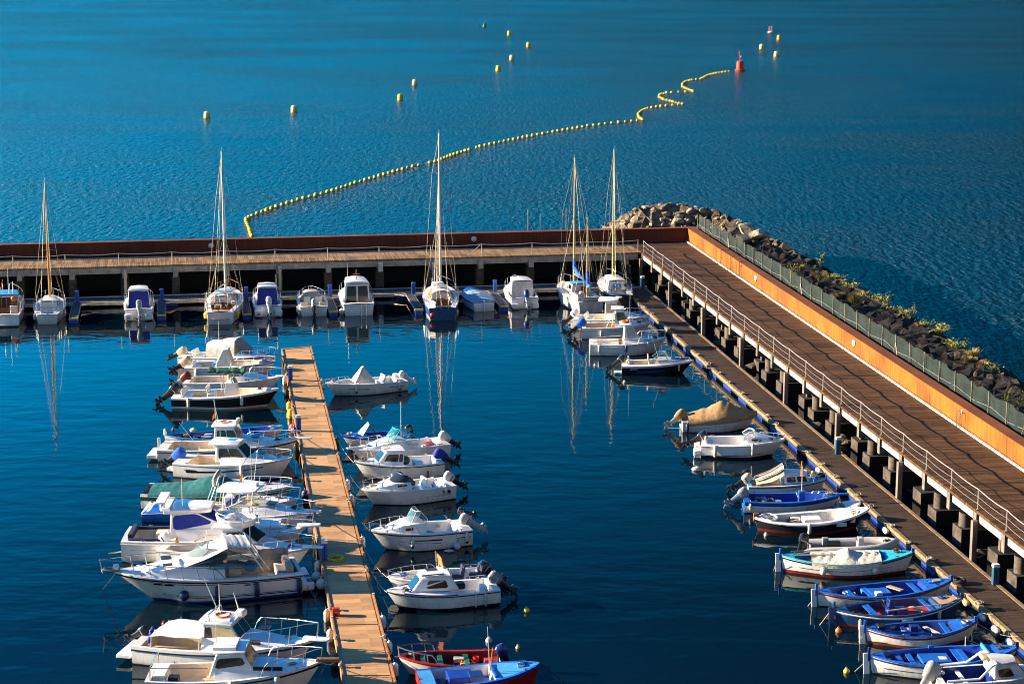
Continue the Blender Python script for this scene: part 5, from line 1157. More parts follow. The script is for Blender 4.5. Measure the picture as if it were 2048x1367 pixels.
mb.tube([(b.x(.275), -1.06, 2.68), (b.x(.275), 1.06, 2.68)], .035, 6); mb.build('canvas_frame', b.root)
b.pole('antenna', .275, .9, 2.6, 4.0, .03, 'grey'); b.boxat('helm_seat', .36, .4, .8, (.6, .6, .9), 'beige'); mb = MB().use('sand_canvas'); mb.sphere((b.x(.44), .1, 1.95), .35, 10, 8, (1.4, 1, .7)); mb.build('duffel_bags', b.root); mb = MB().use('sky_blue'); mb.sphere((b.x(.27), .6, 1.5), .3, 10, 8, (1.2, .8, 1)); mb.sphere((b.x(.33), .5, 1.55), .26, 10, 8, (1.2, .8, .8)); mb.build('blue_bags', b.root)
b.boxat('wet_bar', .06, 0, .6, (.3, 2.0, .85), 'tan_leather'); mb = MB().use('grey_canvas'); rows = [[(lerp(b.x(.03), b.x(.2), i / 12), -1.18 + .03 * math.sin(i * 2), 1.0), (lerp(b.x(.03), b.x(.2), i / 12), -1.1 + .05 * math.sin(i * 2.4), 1.75)] for i in range(13)]; mb.loft(rows); mb.build('cockpit_curtain', b.root)
b.boxat('stern_seat', .09, -.3, .55, (.5, 1.5, .5), 'beige'); b.boxat('deck_hatch', .87, .1, 1.93, (.7, .45, .07), 'smoke'); b.boxat('deck_hatch', .72, .15, 2.08, (.5, .5, .07), 'smoke'); b.boxat('deck_hatch', .72, .75, 1.92, (.45, .3, .06), 'smoke')
b.rail(.42, h=.62, n=7, out=.75, mid=False, r=.022); b.slab('bow_platform', .965, 1.065, .20, b.z(1) + .02, .08, 'grey'); mb = MB().use('steel'); mb.tube([(b.x(1.0), 0, b.z(1) + .15), (b.x(1.05), 0, b.z(1) + .2)], .06, 6); mb.box((b.x(.985), 0, b.z(1) + .2), (.25, .3, .2)); mb.build('windlass', b.root)
b.boxat('swim_platform', -.032, 0, .18, (.60, 2.5, .42), 'white', bev=.08); b.boxat('engine_vent', -.045, .85, .42, (.3, .5, .2), 'black'); b.boxat('engine_vent', -.045, .2, .42, (.3, .4, .2), 'black'); b.boxat('stern_gear', -.03, 0, -.15, (.45, .8, .34), 'black')
for t, zz in ((.77, 1.05), (.70, 1.02)): b.patch([(t, zz), (t + .02, zz + .06), (t + .06, zz + .06), (t + .075, zz), (t + .05, zz - .03), (t + .015, zz - .03)], 'glass', 'portlight', sg=1)
for k in range(5): b.patch([(.315 - .007 * k, .78), (.318 - .007 * k, .86), (.322 - .007 * k, .86), (.319 - .007 * k, .78)], 'black', 'side_vent', sg=1)
for k in range(5): b.patch([(.27 - .007 * k, .78), (.273 - .007 * k, .86), (.277 - .007 * k, .86), (.274 - .007 * k, .78)], 'black', 'side_vent', sg=1)
b.fender(.665, 1, .55, .24, .5, 'fenderblue', label='navy ball fender on the big express cruiser, nearest its bow', ball=True)
for t, wh in ((.47, 'left of the other two long ones'), (.255, 'under the canvas frame'), (.025, 'at the stern corner')): fen(b, 'big express cruiser', t, 1, 'fenderblue', z=.55, l=.72, r=.12, wh=wh)
for yy, wh in ((-.2, 'farther'), (.95, 'nearer')):
    p = b.world((-.95, yy, .36)); mb = MB().use('offwhite'); mb.sphere((0, 0, 0), .27, 14, 10); o = mb.build('ball_fender', loc=p); m2 = MB().use('rope'); m2.tube([(0, 0, .25), (.05, 0, .45)], .03, 5); m2.build('lanyard', o); tag(o, f'grey-white ball fender behind the express cruiser swim platform, {wh} of two', 'fender', 'ball fenders behind the express cruiser')
b.mooring(1, .98, G(205, 1178, 0), 'drope', sag=.0, label='taut bow rope from the express cruiser down into the water', r=.02); B13 = b
b = Boat('pilot_boat', (283, 1311), (629, 1279), 2.55, .85, 1.42, 'white wheelhouse boat with orange lifebuoy and white stern awning, second from the frame bottom', rake=1.0, fm=.95)
b.hull('white', stripe='navy', band=.06, bandpos=.12); b.deck([(0, .05, 'deck', 0), (.05, .40, 'well', .3), (.40, .93, 'cuddy', .5), (.93, 1, 'deck', 0)], inner='cream', sole='beige', g=.18); b.rubrail('navy', .03, -.15)
b.cabin(.40, .62, .68, .70, .68, .5, .05, zb=1.0, z1=1.35, win='green_glass', sw=[(.05, .28, .28, .88, 'brown_glass'), (.32, .96, .28, .88, 'yelmast')], fw=[(.06, .48, .2, .9), (.52, .94, .2, .9)], oh=(.25, .1, .07), rt=.11, camber=.05)
zt = b.cab['zt']; b.lifebuoy(.48, .05, zt - .05, 'orange lifebuoy on the roof near the frame bottom, beside the radar', r=.33); b.boxat('radar', .575, .25, zt - .03, (.42, .5, .3), 'white', bev=.08); mb = MB().use('steel')
for sg in (-1, 1): mb.tube([(b.x(.40), sg * .8, 1.9), (b.x(.435), sg * .75, zt + .28), (b.x(.44), sg * .75, zt)], .03, 5)
mb.tube([(b.x(.435), -.75, zt + .28), (b.x(.435), .75, zt + .28)], .03, 5); mb.build('roof_frame', b.root)
b.pole('antenna', .42, .7, zt, zt + 1.5, .02, lean=(-.65, 0)); b.pole('antenna', .45, .3, zt, zt + 1.35, .022); b.pole('antenna', .55, .6, zt, zt + .9, .03, lean=(-.25, 0))
rows = [[(b.x(t), y, 1.52 + .03 * math.sin(9 * t * 3 + y * 2) - .05 * abs(y) - (.1 if t < .15 else 0)) for y in (-1.12, -.6, 0, .6, 1.12)] for t in (.11, .18, .25, .32, .40)]; b.tent('stern_awning', rows, 'white_canvas', 60); b.posts('awning_frame', .115, .39, 1.1, .9, 1.42, .022)
b.outboard(.3, 60, 'black', 'black', .9); b.boxat('oar_locker', .22, -.85, .85, (1.5, .10, .05), 'lwood', rz=.06); b.boxat('name_plate', .26, -1.08, .45, (.5, .03, .12), 'yelmast'); b.boxat('rolled_sail', .05, .2, .9, (.16, 1.7, .18), 'blue_canvas', rz=.3, bev=.06); b.boxat('stern_platform', -.055, 0, .22, (.65, 2.0, .16), 'white'); b.boxat('thole', .10, -.9, .87, (.1, .1, .1), 'bred', bev=.03)
b.boxat('deck_hatch', .72, 0, 1.82, (.5, .45, .06), 'smoke'); b.boxat('foredeck_window', .685, -.80, 1.28, (.72, .05, .22), 'glass'); b.rail(.60, h=.82, n=4, out=.3, inset=.1); b.slab('bow_platform', .94, 1.09, .22, b.z(1) + .02, .09, 'white')
b.mooring(1, .97, PT(.0, .90), 'rope', label='slack bow rope of the boat with the white stern awning', sag=.3)
b = Boat('cabin_boat', (300, 1382), (645, 1320), 2.55, .85, 1.45, 'white cabin boat with curtained windows and wooden bowsprit at the bottom frame edge', rake=1.0, fm=.95)
b.hull('white', stripe='navy', band=.05, bandpos=.10); b.deck([(0, .03, 'deck', 0), (.03, .40, 'well', .3), (.40, .92, 'cuddy', .42), (.92, 1, 'deck', 0)], inner='cream', sole='beige', g=.16, rim='white'); b.rubrail('navy', .028, -.13)
b.cabin(.36, .62, .66, .74, .74, .42, .35, zb=.98, z1=1.35, win='glass', sw=[(.10, .88, .36, .80, 'brown_glass')], fw=[(.05, .95, .15, .92, 'green_glass')], oh=(.1, .06, .03), rt=.06, camber=.05, bw=[(.2, .8, .05, .9, 'lwood')])
zt = b.cab['zt']; b.boxat('roof_locker', .45, 0, zt - .04, (1.0, 1.3, .16), 'white'); b.boxat('side_hatch', .70, -.84, 1.30, (1.25, .04, .18), 'black'); b.boxat('seat_locker', .38, -.5, .35, (.6, .6, .5), 'yelmast'); b.boxat('stern_box', .07, .1, .4, (.5, 1.4, .55), 'white'); b.boxat('bucket_stand', .15, -.35, .35, (.45, .4, .5), 'black')
b.rail(.66, h=.6, n=4, out=.1, inset=.12); mb = MB().use('steel'); mb.tube([(b.x(.03), -1.0, .9), (b.x(.03), -.95, 1.45), (b.x(.03), .95, 1.45), (b.x(.03), 1.0, .9)], .022, 5); mb.tube([(b.x(.36), -.9, 1.4), (b.x(.03), -.95, 1.4)], .018, 5); mb.build('stern_rail', b.root)
mb = MB().use('wood'); mb.box((b.x(1.03), 0, b.z(1) + .05), (1.0, .28, .12), top=(.94, .9)); mb.build('bowsprit', b.root); b.pole('mast_stay', .40, -.3, 1.2, 4.0, .02, 'pole'); fen(b, 'curtained cabin boat', .50, z=.75, l=.5, r=.13); fen(b, 'curtained cabin boat', .77, z=.85, l=.5, r=.15)
b.boxat('hand_rail', .68, -.35, 1.75, (1.1, .04, .05), 'grey'); b.mooring(1, .97, PT(.02, .955), 'rope', label='slack bow rope of the cabin boat with the wooden bowsprit', sag=.25)

# ---- right side of the pontoon (bows to the left)
b = Boat('motor_boat', (806, 776), (651, 765), 2.1, .68, .98, 'white open boat with pointed white console shroud, alone right of the pontoon end', rake=.7)
b.hull('white'); b.deck([(0, .1, 'deck', 0), (.1, .66, 'well', .28), (.66, .88, 'well', .55), (.88, 1, 'deck', 0)], g=.2, inner='white2', sole='white2'); b.rubrail('white2', .04, -.02); b.stripe(.04, .26, .55, .58, 'navy', h=.05); b.stripe(.50, .78, .52, .58, 'black', h=.06)
c = b.x(.52); b.tent('console_shroud', [[(c - .75, -.45, .75), (c - .75, .45, .75)], [(c - .06, -.10, 1.85), (c - .06, .10, 1.85)], [(c + .06, -.10, 1.83), (c + .06, .10, 1.83)], [(c + .75, -.45, .85), (c + .75, .45, .85)]], 'white_canvas'); b.boxat('console', .52, 0, .28, (.7, .6, .85), 'white', top=(.7, .8))
for yy in (-.46, .46): mb = MB().use('white_canvas'); mb.add([(c - .75, yy, .75), (c + .75, yy, .85), (c + .05, yy * .24, 1.84), (c - .05, yy * .24, 1.84)], [[0, 1, 2, 3]]); mb.build('shroud_side', b.root)
b.outboard(0, 55, 'white', 'white', 1.05); b.seat(.30, .0, .8, .4, .42, .28, 'white', .45); b.boxat('stern_cover', .06, -.4, .7, (.4, .5, .3), 'white_canvas', bev=.1); b.rail(.62, h=.24, n=4, inset=.1, out=.1); fen(b, 'boat with pointed shroud', .68, 1, z=.5, l=.5, r=.10, tip='black'); fen(b, 'boat with pointed shroud', .12, 1, z=.42, l=.5, r=.10, tip='black')
b = Boat('motor_boat', (814, 885), (684, 871), 1.8, .6, .85, 'small bright blue-topped motor boat with grey spray shelter', rake=.6)
b.hull('white2', stripe='blue', band=.12, bandpos=0, bottom='bottomblack'); b.deck([(0, .05, 'deck', 0), (.05, .62, 'well', .2), (.62, 1, 'deck', 0)], rim='mblue', inner='blue', sole='blue', top='mblue'); b.rubrail('blue', .03)
b.tent('spray_shelter', [[(b.x(.72), -.5, .85), (b.x(.76), 0, .92), (b.x(.72), .5, .85)], [(b.x(.60), -.3, 1.45), (b.x(.60), 0, 1.6), (b.x(.60), .3, 1.45)]], 'grey_canvas'); b.tent('spray_shelter', [[(b.x(.60), -.3, 1.45), (b.x(.60), 0, 1.6), (b.x(.60), .3, 1.45)], [(b.x(.50), -.45, .85), (b.x(.52), 0, 1.0), (b.x(.50), .45, .85)]], 'black'); b.outboard(0, 25, 'gloss_black', 'black', .95); b.thwart(.35, .5, .3, 'blue'); b.thwart(.15, .5, .3, 'blue')
b = Boat('motor_boat', (888, 906), (704, 897), 2.25, .78, 1.0, 'white motor boat with turquoise-tinted windscreen and white-wrapped outboard', rake=.8)
b.hull('white', bottom='bottomblack'); b.deck([(0, .08, 'deck', 0), (.08, .46, 'well', .3), (.46, .93, 'cuddy', .42), (.93, 1, 'deck', 0)], inner='white', sole='white2', g=.17); b.rubrail('white2', .045, -.04)
b.windscreen(.34, .66, .78, .78, 1.0, .65, 'clear_turq', 'turq', .024, zoff=.2); b.outboard(0, 55, 'white', 'black', 1.15, cover='white_canvas'); b.rail(.58, h=.5, n=4, out=.25); b.slab('bow_plate', .94, 1.06, .15, b.z(1) + .02, .05, 'white'); b.pole('mast_pole', .47, 0, 1.0, 3.55, .025, 'pole'); b.boxat('cushion', .17, .2, .7, (.5, .7, .12), 'red'); b.boxat('life_vest', .60, .1, 1.4, (.3, .25, .2), 'white', bev=.08); b.boxat('oar', .13, .9, .84, (.6, .08, .06), 'beige')
b = Boat('cabin_boat', (880, 944), (707.5, 921.5), 2.3, .82, 1.12, 'white cabin boat with brown side windows and deep blue outboard cover', rake=.8, fm=.85)
b.hull('white', stripe='turq', band=.05, bandpos=.03); b.deck([(0, .06, 'deck', 0), (.06, .47, 'well', .3), (.47, .94, 'cuddy', .18), (.94, 1, 'deck', 0)], inner='white', sole='white2'); b.rubrail('navy', .03, -.06)
b.cabin(.46, .76, .72, .70, .62, .55, -.05, zb=.92, win='brown_glass', sw=[(.06, .22, .15, .80, 'black'), (.25, .80, .15, .80)], fw=[(.08, .92, .12, .88, 'glass')], oh=(.03, .0, .02), rt=.05, camber=.07, bev=.08)
zt = b.cab['zt']; b.outboard(0, 58, 'black', 'black', 1.2, cover='blue_canvas'); b.rail(.74, h=.45, n=3); b.boxat('roof_vent', .64, 0, zt - .05, (.3, .5, .08), 'white'); b.pole('roof_rail', .60, .2, zt - .1, zt + .45, .03, 'lwood', lean=(-.12, 0)); b.pole('roof_rail', .60, -.3, zt - .1, zt + .45, .03, 'lwood', lean=(-.12, 0)); b.boxat('net_heap', .42, .2, .75, (.5, .6, .45), 'green', bev=.15); b.boxat('seat', .26, 0, .3, (.5, .8, .5), 'white'); b.boxat('boarding_plank', .20, 1.10, -.02, (.12, .04, .5), 'wood'); b.stripe(.03, .8, .35, .38, 'offwhite', h=.02); fen(b, 'boat with brown side windows', .61, 1, z=.48, l=.55, r=.085, tip='navy')
b = Boat('motor_boat', (899, 989), (723, 977), 2.25, .78, 1.0, 'white runabout with black-tinted screen and red and navy flash near the stern', rake=.8)
b.hull('white', bottom='bottomblack', boot='offwhite'); b.deck([(0, .08, 'deck', 0), (.08, .50, 'well', .28), (.50, .95, 'cuddy', .36), (.95, 1, 'deck', 0)], inner='white', sole='white2', g=.18); b.rubrail('white2', .05, -.05)
b.windscreen(.46, .68, .46, .70, 1.05, .5, 'smoke', 'steel', .016, zoff=.16); b.patch([(.56, .95), (.6, 1.02)], 'black', 'x') if False else None; b.boxat('cuddy_window', .60, .80, 1.06, (.55, .03, .10), 'glass'); b.outboard(0, 55, 'offwhite', 'black', 1.15); b.rail(.58, h=.42, n=3, out=.0); b.seat(.34, 0, .9, .45, .45, .28, 'white', .5); b.boxat('bench', .08, 0, .3, (.4, 1.4, .4), 'white')
b.patch([(.145, .42), (.165, .62), (.125, .62), (.105, .42)], 'red', 'flash', 1); b.patch([(.098, .42), (.118, .62), (.08, .62), (.06, .42)], 'navy', 'flash', 1); b.stripe(.06, .42, .44, .44, 'dred', h=.02); fen(b, 'runabout with the red flash', .13, 1, z=.62, l=.5, r=.085)
b = Boat('motor_boat', (933, 1080), (741, 1060), 2.35, .85, 1.12, 'white sport boat with clear pointed windscreen and grey-white outboard', rake=.9)
b.hull('white', bottom='bottomblack'); b.deck([(0, .09, 'deck', 0), (.09, .48, 'well', .3), (.48, .95, 'cuddy', .45), (.95, 1, 'deck', 0)], inner='white', sole='white2', g=.2); b.rubrail('navy', .035, -.08)
b.windscreen(.46, .64, .66, .60, 1.35, .4, 'clear', 'white', .022); b.outboard(-.05, 58, 'lgrey', 'lgrey', 1.2); b.outboard(-.75, 70, 'gloss_black', 'black', .8, dz=.35); b.rail(.55, h=.45, n=4, out=.15); b.boxat('cuddy_window', .65, .86, 1.14, (.42, .05, .14), 'brown_glass'); b.boxat('round_hatch', .24, -.85, .6, (.18, .04, .18), 'sand_canvas'); b.boxat('bench', .07, 0, .4, (.5, 1.5, .45), 'white')
b.stripe(.33, .62, .58, .62, 'navy', h=.09); b.stripe(.02, .17, .58, .60, 'navy', h=.06); b.stripe(.02, .17, .46, .48, 'black', h=.03); b.stripe(.34, .80, .40, .56, 'dblue', h=.03); fen(b, 'sport boat with clear screen', .64, 1, z=.55, l=.55, r=.10, tip='navy'); fen(b, 'sport boat with clear screen', .07, 1, z=.52, l=.55, r=.10, tip='navy'); fen(b, 'sport boat with clear screen', .18, 1, z=.15, r=.18, ball=True, wh='a ball low at the waterline')
b = Boat('motor_boat', (969, 1172), (774, 1152), 2.1, .68, .88, 'white open bow-rail boat with navy seats and black outboard, behind a cabin boat', rake=.6)
b.hull('white'); b.deck([(0, .06, 'deck', 0), (.06, .86, 'well', .28), (.86, 1, 'deck', 0)], g=.16, inner='white', sole='white2'); b.rubrail('lgrey', .03, -.02); b.outboard(0, 52, 'gloss_black', 'black', 1.2); b.console(.44, .6, .55, .85, .28); b.seat(.28, 0, .7, .5, .4, .28, 'navy_canvas', .5, face=1); b.seat(.10, .1, 1.0, .5, .4, .28, 'navy_canvas', .5); b.rail(.45, h=.30, n=4, out=.05); b.rail(.02, .20, h=.2, n=2, name='stern_rail')
b.posts('console_frame', .47, .475, .3, .9, 1.9, .025, .1, 'steel'); 
b = Boat('cabin_boat', (990, 1198), (772, 1180), 2.25, .78, .98, 'white cabin boat with rounded brown window, navy waterline and black outboard', rake=.7, fm=.8)
b.hull('white', boot='navy', bottom='navy'); b.deck([(0, .06, 'deck', 0), (.06, .44, 'well', .28), (.44, 1, 'deck', 0)], inner='white', sole='white2', g=.17, top='white'); b.rubrail('navy', .03, -.06)
b.cabin(.36, .80, .74, .72, .58, .55, .42, zb=.88, win='brown_glass', sw=[(.22, .72, .24, .76)], fw=[(.08, .92, .15, .88, 'glass')], oh=(-.05, .0, .01), rt=.05, camber=.09, bev=.12)
zt = b.cab['zt']; b.boxat('roof_hatch', .58, -.15, zt - .04, (.55, .5, .06), 'smoke'); b.boxat('roof_rail', .60, .55, zt - .06, (1.1, .03, .06), 'grey'); b.outboard(0, 50, 'grey', 'black', 1.2); b.boxat('coiled_gear', .33, 0, .75, (.5, .6, .3), 'black', bev=.1); b.boxat('deck_seat', .12, .2, .45, (.3, .5, .4), 'white'); b.boxat('wash_board', .47, -.4, zt + .02, (.06, .8, .55), 'orange', tofs=(.12, 0)); b.rubrail('blue', .03, .03, .40, .86, 'coaming_line')
fen(b, 'boat with rounded brown window', .235, 1, z=.42, l=.55, r=.075, wh='left of two'); fen(b, 'boat with rounded brown window', .145, 1, z=.42, l=.55, r=.075, wh='right of two'); b.stripe(.0, .78, .45, .5, 'offwhite', h=.02)
b = Boat('open_boat', (998, 1341), (795, 1309), 1.95, .68, .92, 'white wooden motor boat with red interior and green thwarts', rake=.6, fm=.68)
b.hull('white2', stripe='red', band=.10, bandpos=0, bottom='bottomblack'); b.deck([(0, .07, 'well', .45), (.07, .80, 'well', .18), (.80, .93, 'well', .4), (.93, 1, 'deck', 0)], g=.13, rim='red', inner='dred', sole='dred', top='red'); b.rubrail('red', .035)
for t in (.32, .58, .75): b.thwart(t, b.z(t) - .10, .22, 'green')
b.rail(.62, h=.40, n=3, out=.05, inset=.04, r=.03); b.outboard(0, 28, 'dblue', 'black', 1.0); b.boxat('fuel_tank', .12, .3, .45, (.3, .35, .25), 'bred'); b.pole('oar', .50, .4, .45, .75, .03, 'wood', lean=(1.2, .1)); fen(b, 'red-lined wooden boat', .47, 1, z=.35, l=.5, r=.09)
b = Boat('open_boat', (838, 1388), (1080, 1325), 2.3, .72, 1.05, 'blue-decked wooden boat with bright red hull cut by the bottom frame edge', rake=.35, fm=.75)
b.hull('red', stripe='mblue', band=.12, bandpos=0, bottom='bottomred'); b.deck([(0, .12, 'deck', 0), (.12, .60, 'well', .3), (.60, 1, 'deck', 0)], g=.16, rim='mblue', inner='white2', sole='blue', top='sky_blue'); b.rubrail('blue', .04); b.boxat('engine_box', .34, .05, .3, (1.1, 1.0, .5), 'blue'); b.boxat('bow_hatch', .46, -.2, .45, (.6, .7, .42), 'dblue'); b.pole('mast_pole', .58, -.15, .7, 2.9, .022, 'pole', lean=(-.1, 0)); b.boxat('coaming', .61, 0, b.z(.61), (.12, 1.6, .14), 'mblue'); b.boxat('bow_cleat', .84, 0, b.z(.84) + .05, (.3, .25, .12), 'steel'); b.pole('net_pole', .57, -.3, .75, 2.0, .03, 'orange', lean=(.15, 0))
b.mooring(-1, .99, G(1128, 1364, 0), 'drope', label='dark anchor rope from the red-hulled boat to the water', sag=.0)
# ---- right dock, far to near (bows to the right)
b = Boat('motor_boat', (1150, 655), (1300, 631), 2.5, .85, 1.2, 'white hardtop boat closest to the far corner of the right dock', rake=.8)
b.hull(); b.deck([(0, .06, 'deck', 0), (.06, .45, 'well', .35), (.45, .94, 'cuddy', .4), (.94, 1, 'deck', 0)], inner='cream'); b.rubrail('lgrey')
b.cabin(.42, .66, 1.0, .70, .60, .6, .0, zb=1.0, z1=1.3, win='sand_canvas', sw=[(.1, .9, .3, .88)], fw=[(.05, .95, .1, .9)], oh=(.55, .2, .08), rt=.12, camber=.12); b.rail(.6, h=.5, n=4); b.outboard(0, 45, 'white', 'black', 1.2); b.seat(.2, 0, 1.4, .5, .5, .35, 'white', .4); zt = b.cab['zt']; b.boxat('roof_fin', .48, -.1, zt - .05, (.5, .06, .12), 'white'); b.boxat('roof_fin', .58, .2, zt - .05, (.5, .06, .12), 'white')
b = Boat('pilot_boat', (1164, 673), (1300.6, 645), 2.4, .85, 1.15, 'white wheelhouse boat with brown towel curtain and crumpled blue motor cover', rake=.7)
b.hull('white2', stripe='black', band=.03, bandpos=.22); b.deck([(0, .06, 'deck', 0), (.06, .5, 'well', .35), (.5, .93, 'cuddy', .3), (.93, 1, 'deck', 0)], inner='beige', sole='beige'); b.rubrail('offwhite', .035)
b.cabin(.48, .70, 1.15, .68, .62, .5, .0, zb=.9, z1=1.1, win='green_glass', sw=[(.15, .92, .35, .86)], fw=[(.06, .94, .2, .9)], oh=(.3, .05, .05), rt=.06); b.tent('towel_curtain', [[(b.x(.47), -.85 + .4 * k, 1.95), (b.x(.43) + .05 * (k % 2), -.85 + .4 * k, .7)] for k in range(5)], 'tan_canvas'); b.outboard(-.3, 50, 'black', 'black', 1.2, cover='bblue_canvas'); b.outboard(.5, 30, 'black', 'black', .9, cover='bblue_canvas'); b.rail(.66, h=.4, n=3); b.boxat('stern_ladder', -.02, -.8, .1, (.1, .5, .6), 'varnish'); mb = MB().use('steel'); mb.tube([(b.x(.36), -.8, .95), (b.x(.42), -.8, 1.75), (b.x(.5), -.8, 2.05)], .025, 5); mb.build('grab_rail', b.root); fen(b, 'boat with the towel curtain', .28, z=.5, l=.35, r=.09)
b = Boat('pilot_boat', (1179, 706), (1331.4, 674.5), 2.4, .85, 1.2, 'white cabin boat with salt-clouded windows and coiled orange rope on its roof', rake=.8, fm=.88)
b.hull('white', bottom='bottom'); b.deck([(0, .10, 'deck', 0), (.10, .45, 'well', .4), (.45, .93, 'cuddy', .22), (.93, 1, 'deck', 0)], inner='white', sole='white2', g=.2); b.rubrail('lgrey', .03, -.12)
b.cabin(.44, .66, 1.05, .66, .62, .65, .08, zb=.95, z1=1.15, win='sand_canvas', sw=[(.22, .94, .2, .88, 'lgrey')], fw=[(.05, .95, .1, .9, 'lgrey')], oh=(.35, .05, .06), rt=.08, camber=.06); zt = b.cab['zt']; mb = MB().use('orange'); mb.torus((b.x(.46), 0, zt + .02), .28, .06, 16, 6); mb.torus((b.x(.46), .05, zt + .1), .24, .05, 16, 6); mb.build('coiled_rope', b.root)
b.rail(.62, h=.55, n=4, out=.05); b.boxat('grab_strip', .72, -.86, 1.13, (.9, .05, .08), 'grey'); b.pole('antenna', .52, -.5, zt, zt + 2.4, .016); b.boxat('step_rack', .40, -.5, .5, (.3, .3, .7), 'varnish'); fen(b, 'boat with clouded windows', .12, z=.6, l=.45, r=.09); fen(b, 'boat with clouded windows', .47, z=.62, l=.5, r=.09, col='fenderblue'); fen(b, 'boat with clouded windows', .77, z=.8, l=.45, r=.08); mb = MB().use('lwood'); mb.tube([(b.x(.04), -.9, 1.0), (b.x(.42), -.9, 1.15)], .03, 5); mb.tube([(b.x(.04), .9, 1.0), (b.x(.42), .9, 1.15)], .03, 5); mb.build('wooden_rail', b.root)
b = Boat('speedboat', (1243, 744), (1387.6, 719.5), 2.1, .66, .95, 'dark navy speedboat with white deck and curved wraparound windscreen', rake=.9, full=2.0)
b.hull('navy', upper='white', bandpos=.14, band=.02, bottom='navy'); b.deck([(0, .08, 'deck', 0), (.08, .50, 'well', .3), (.5, .96, 'cuddy', .25), (.96, 1, 'deck', 0)], rim='white', inner='cream', sole='beige', g=.24, top='white'); b.rubrail('white', .06, -.03)
b.windscreen(.44, .68, .5, .78, .92, .35, 'clear', 'steel', .022, zoff=.1); b.outboard(0, 52, 'gloss_black', 'black', 1.15); b.seat(.42, -.3, .55, .5, .5, .3, 'cream', .45); b.seat(.42, .4, .5, .5, .5, .3, 'cream', .45); b.seat(.14, 0, 1.3, .4, .42, .3, 'cream', .35); b.boxat('deck_hatch', .74, 0, 1.02, (.55, .6, .05), 'smoke'); b.stripe(.22, .60, .25, .42, 'blue', h=.10); b.boxat('swim_step', -.05, -.5, .1, (.5, .6, .08), 'white'); b.pole('antenna', .52, -.7, 1.0, 2.3, .018, lean=(-.4, 0)); fen(b, 'dark navy speedboat', .84, z=.5, l=.42, r=.07); b.rail(.72, .95, h=.15, n=2)
for k in range(4): b.patch([(.12 + .025 * k, .38), (.135 + .025 * k, .50), (.148 + .025 * k, .50), (.133 + .025 * k, .38)], 'lgrey', 'registration_mark')
b = Boat('motor_boat', (1362, 858), (1513.8, 824), 2.15, .7, 1.08, 'white boat shrouded from stern to bow in a tan canvas cover', rake=.7)
b.hull('white', bottom='bottomred', boot='white'); b.deck([(0, .5, 'well', .3), (.5, 1, 'deck', 0)]); b.rubrail('lgrey', .03, -.03); b.cover(.08, 1.0, [(.08, .30), (.30, .55), (.52, .95), (.60, .85), (.78, .40), (1.0, .06)], 'tan_canvas', seed=9, hump=1.0, drop=.26, wr=.035); b.outboard(-.1, 50, 'grey', 'grey', 1.15, cover='tan_canvas'); b.stripe(.1, .6, .35, .5, 'lgrey', h=.03); fen(b, 'tan-shrouded boat', .06, z=.35, l=.5, r=.09, col='fenderblue'); b.boxat('tie_pole', -.05, -.4, .15, (1.3, .05, .05), 'galv', rz=-.2)
b = Boat('motor_boat', (1403, 907), (1569.8, 877), 2.4, .82, 1.1, 'white open-stern sport boat with low curved screen and white corner steps', rake=.85)
b.hull('white', boot='navy', bottom='bottomblack'); b.deck([(0, .07, 'deck', 0), (.07, .55, 'well', .3), (.55, .96, 'cuddy', .32), (.96, 1, 'deck', 0)], inner='white', sole='cream', g=.2); b.rubrail('white', .06, -.05); b.stripe(.06, .8, .18, .30, 'navy', h=.05)
b.windscreen(.50, .70, .42, .72, 1.12, .35, 'clear', 'white', .03); b.outboard(.1, 60, 'gloss_black', 'black', 1.15); b.boxat('console', .55, -.4, .3, (.5, .5, .95), 'white'); b.seat(.10, 0, 1.6, .45, .45, .3, 'white', .4); b.boxat('swim_step', -.045, -.72, .12, (.5, .6, .38), 'white', bev=.08); b.boxat('swim_step', -.045, .72, .12, (.5, .6, .38), 'white', bev=.08); b.boxat('cuddy_window', .66, -.86, 1.12, (.6, .05, .12), 'black'); b.rail(.66, h=.25, n=3); fen(b, 'open-stern sport boat', .17, z=.5, l=.7, r=.11); fen(b, 'open-stern sport boat', .62, z=.68, l=.7, r=.10)
b = Boat('cabin_boat', (1493, 986), (1652, 957), 1.95, .6, .85, 'small turquoise-white cabin boat with striped tan canopy slung behind its cabin', rake=.5)
b.hull('white', stripe='black', band=.05, bandpos=.05); b.deck([(0, .05, 'deck', 0), (.05, .45, 'well', .2), (.45, 1, 'deck', 0)], top='sky_blue', rim='white'); b.rubrail('black', .03, -.06)
b.cabin(.46, .80, .55, .70, .62, .25, -.03, zb=.68, win='brown_glass', sw=[(.10, .45, .25, .8), (.52, .9, .25, .8)], fw=[(.06, .48, .2, .85, 'glass'), (.52, .94, .2, .85, 'glass')], oh=(.02, .03, .03), rt=.05, camber=.08, roofcol='white'); b.tent('striped_canopy', [[(b.x(.45), -.72, 1.25), (b.x(.45), -.3, 1.72), (b.x(.45), .35, 1.72), (b.x(.45), .75, 1.25)], [(b.x(.30), -.8, .9), (b.x(.30), -.3, 1.28), (b.x(.30), .35, 1.3), (b.x(.30), .8, .9)], [(b.x(.10), -.8, .72), (b.x(.10), -.3, .9), (b.x(.10), .35, .92), (b.x(.10), .8, .74)]], 'sand_canvas')
mb = MB().use('navy_canvas')
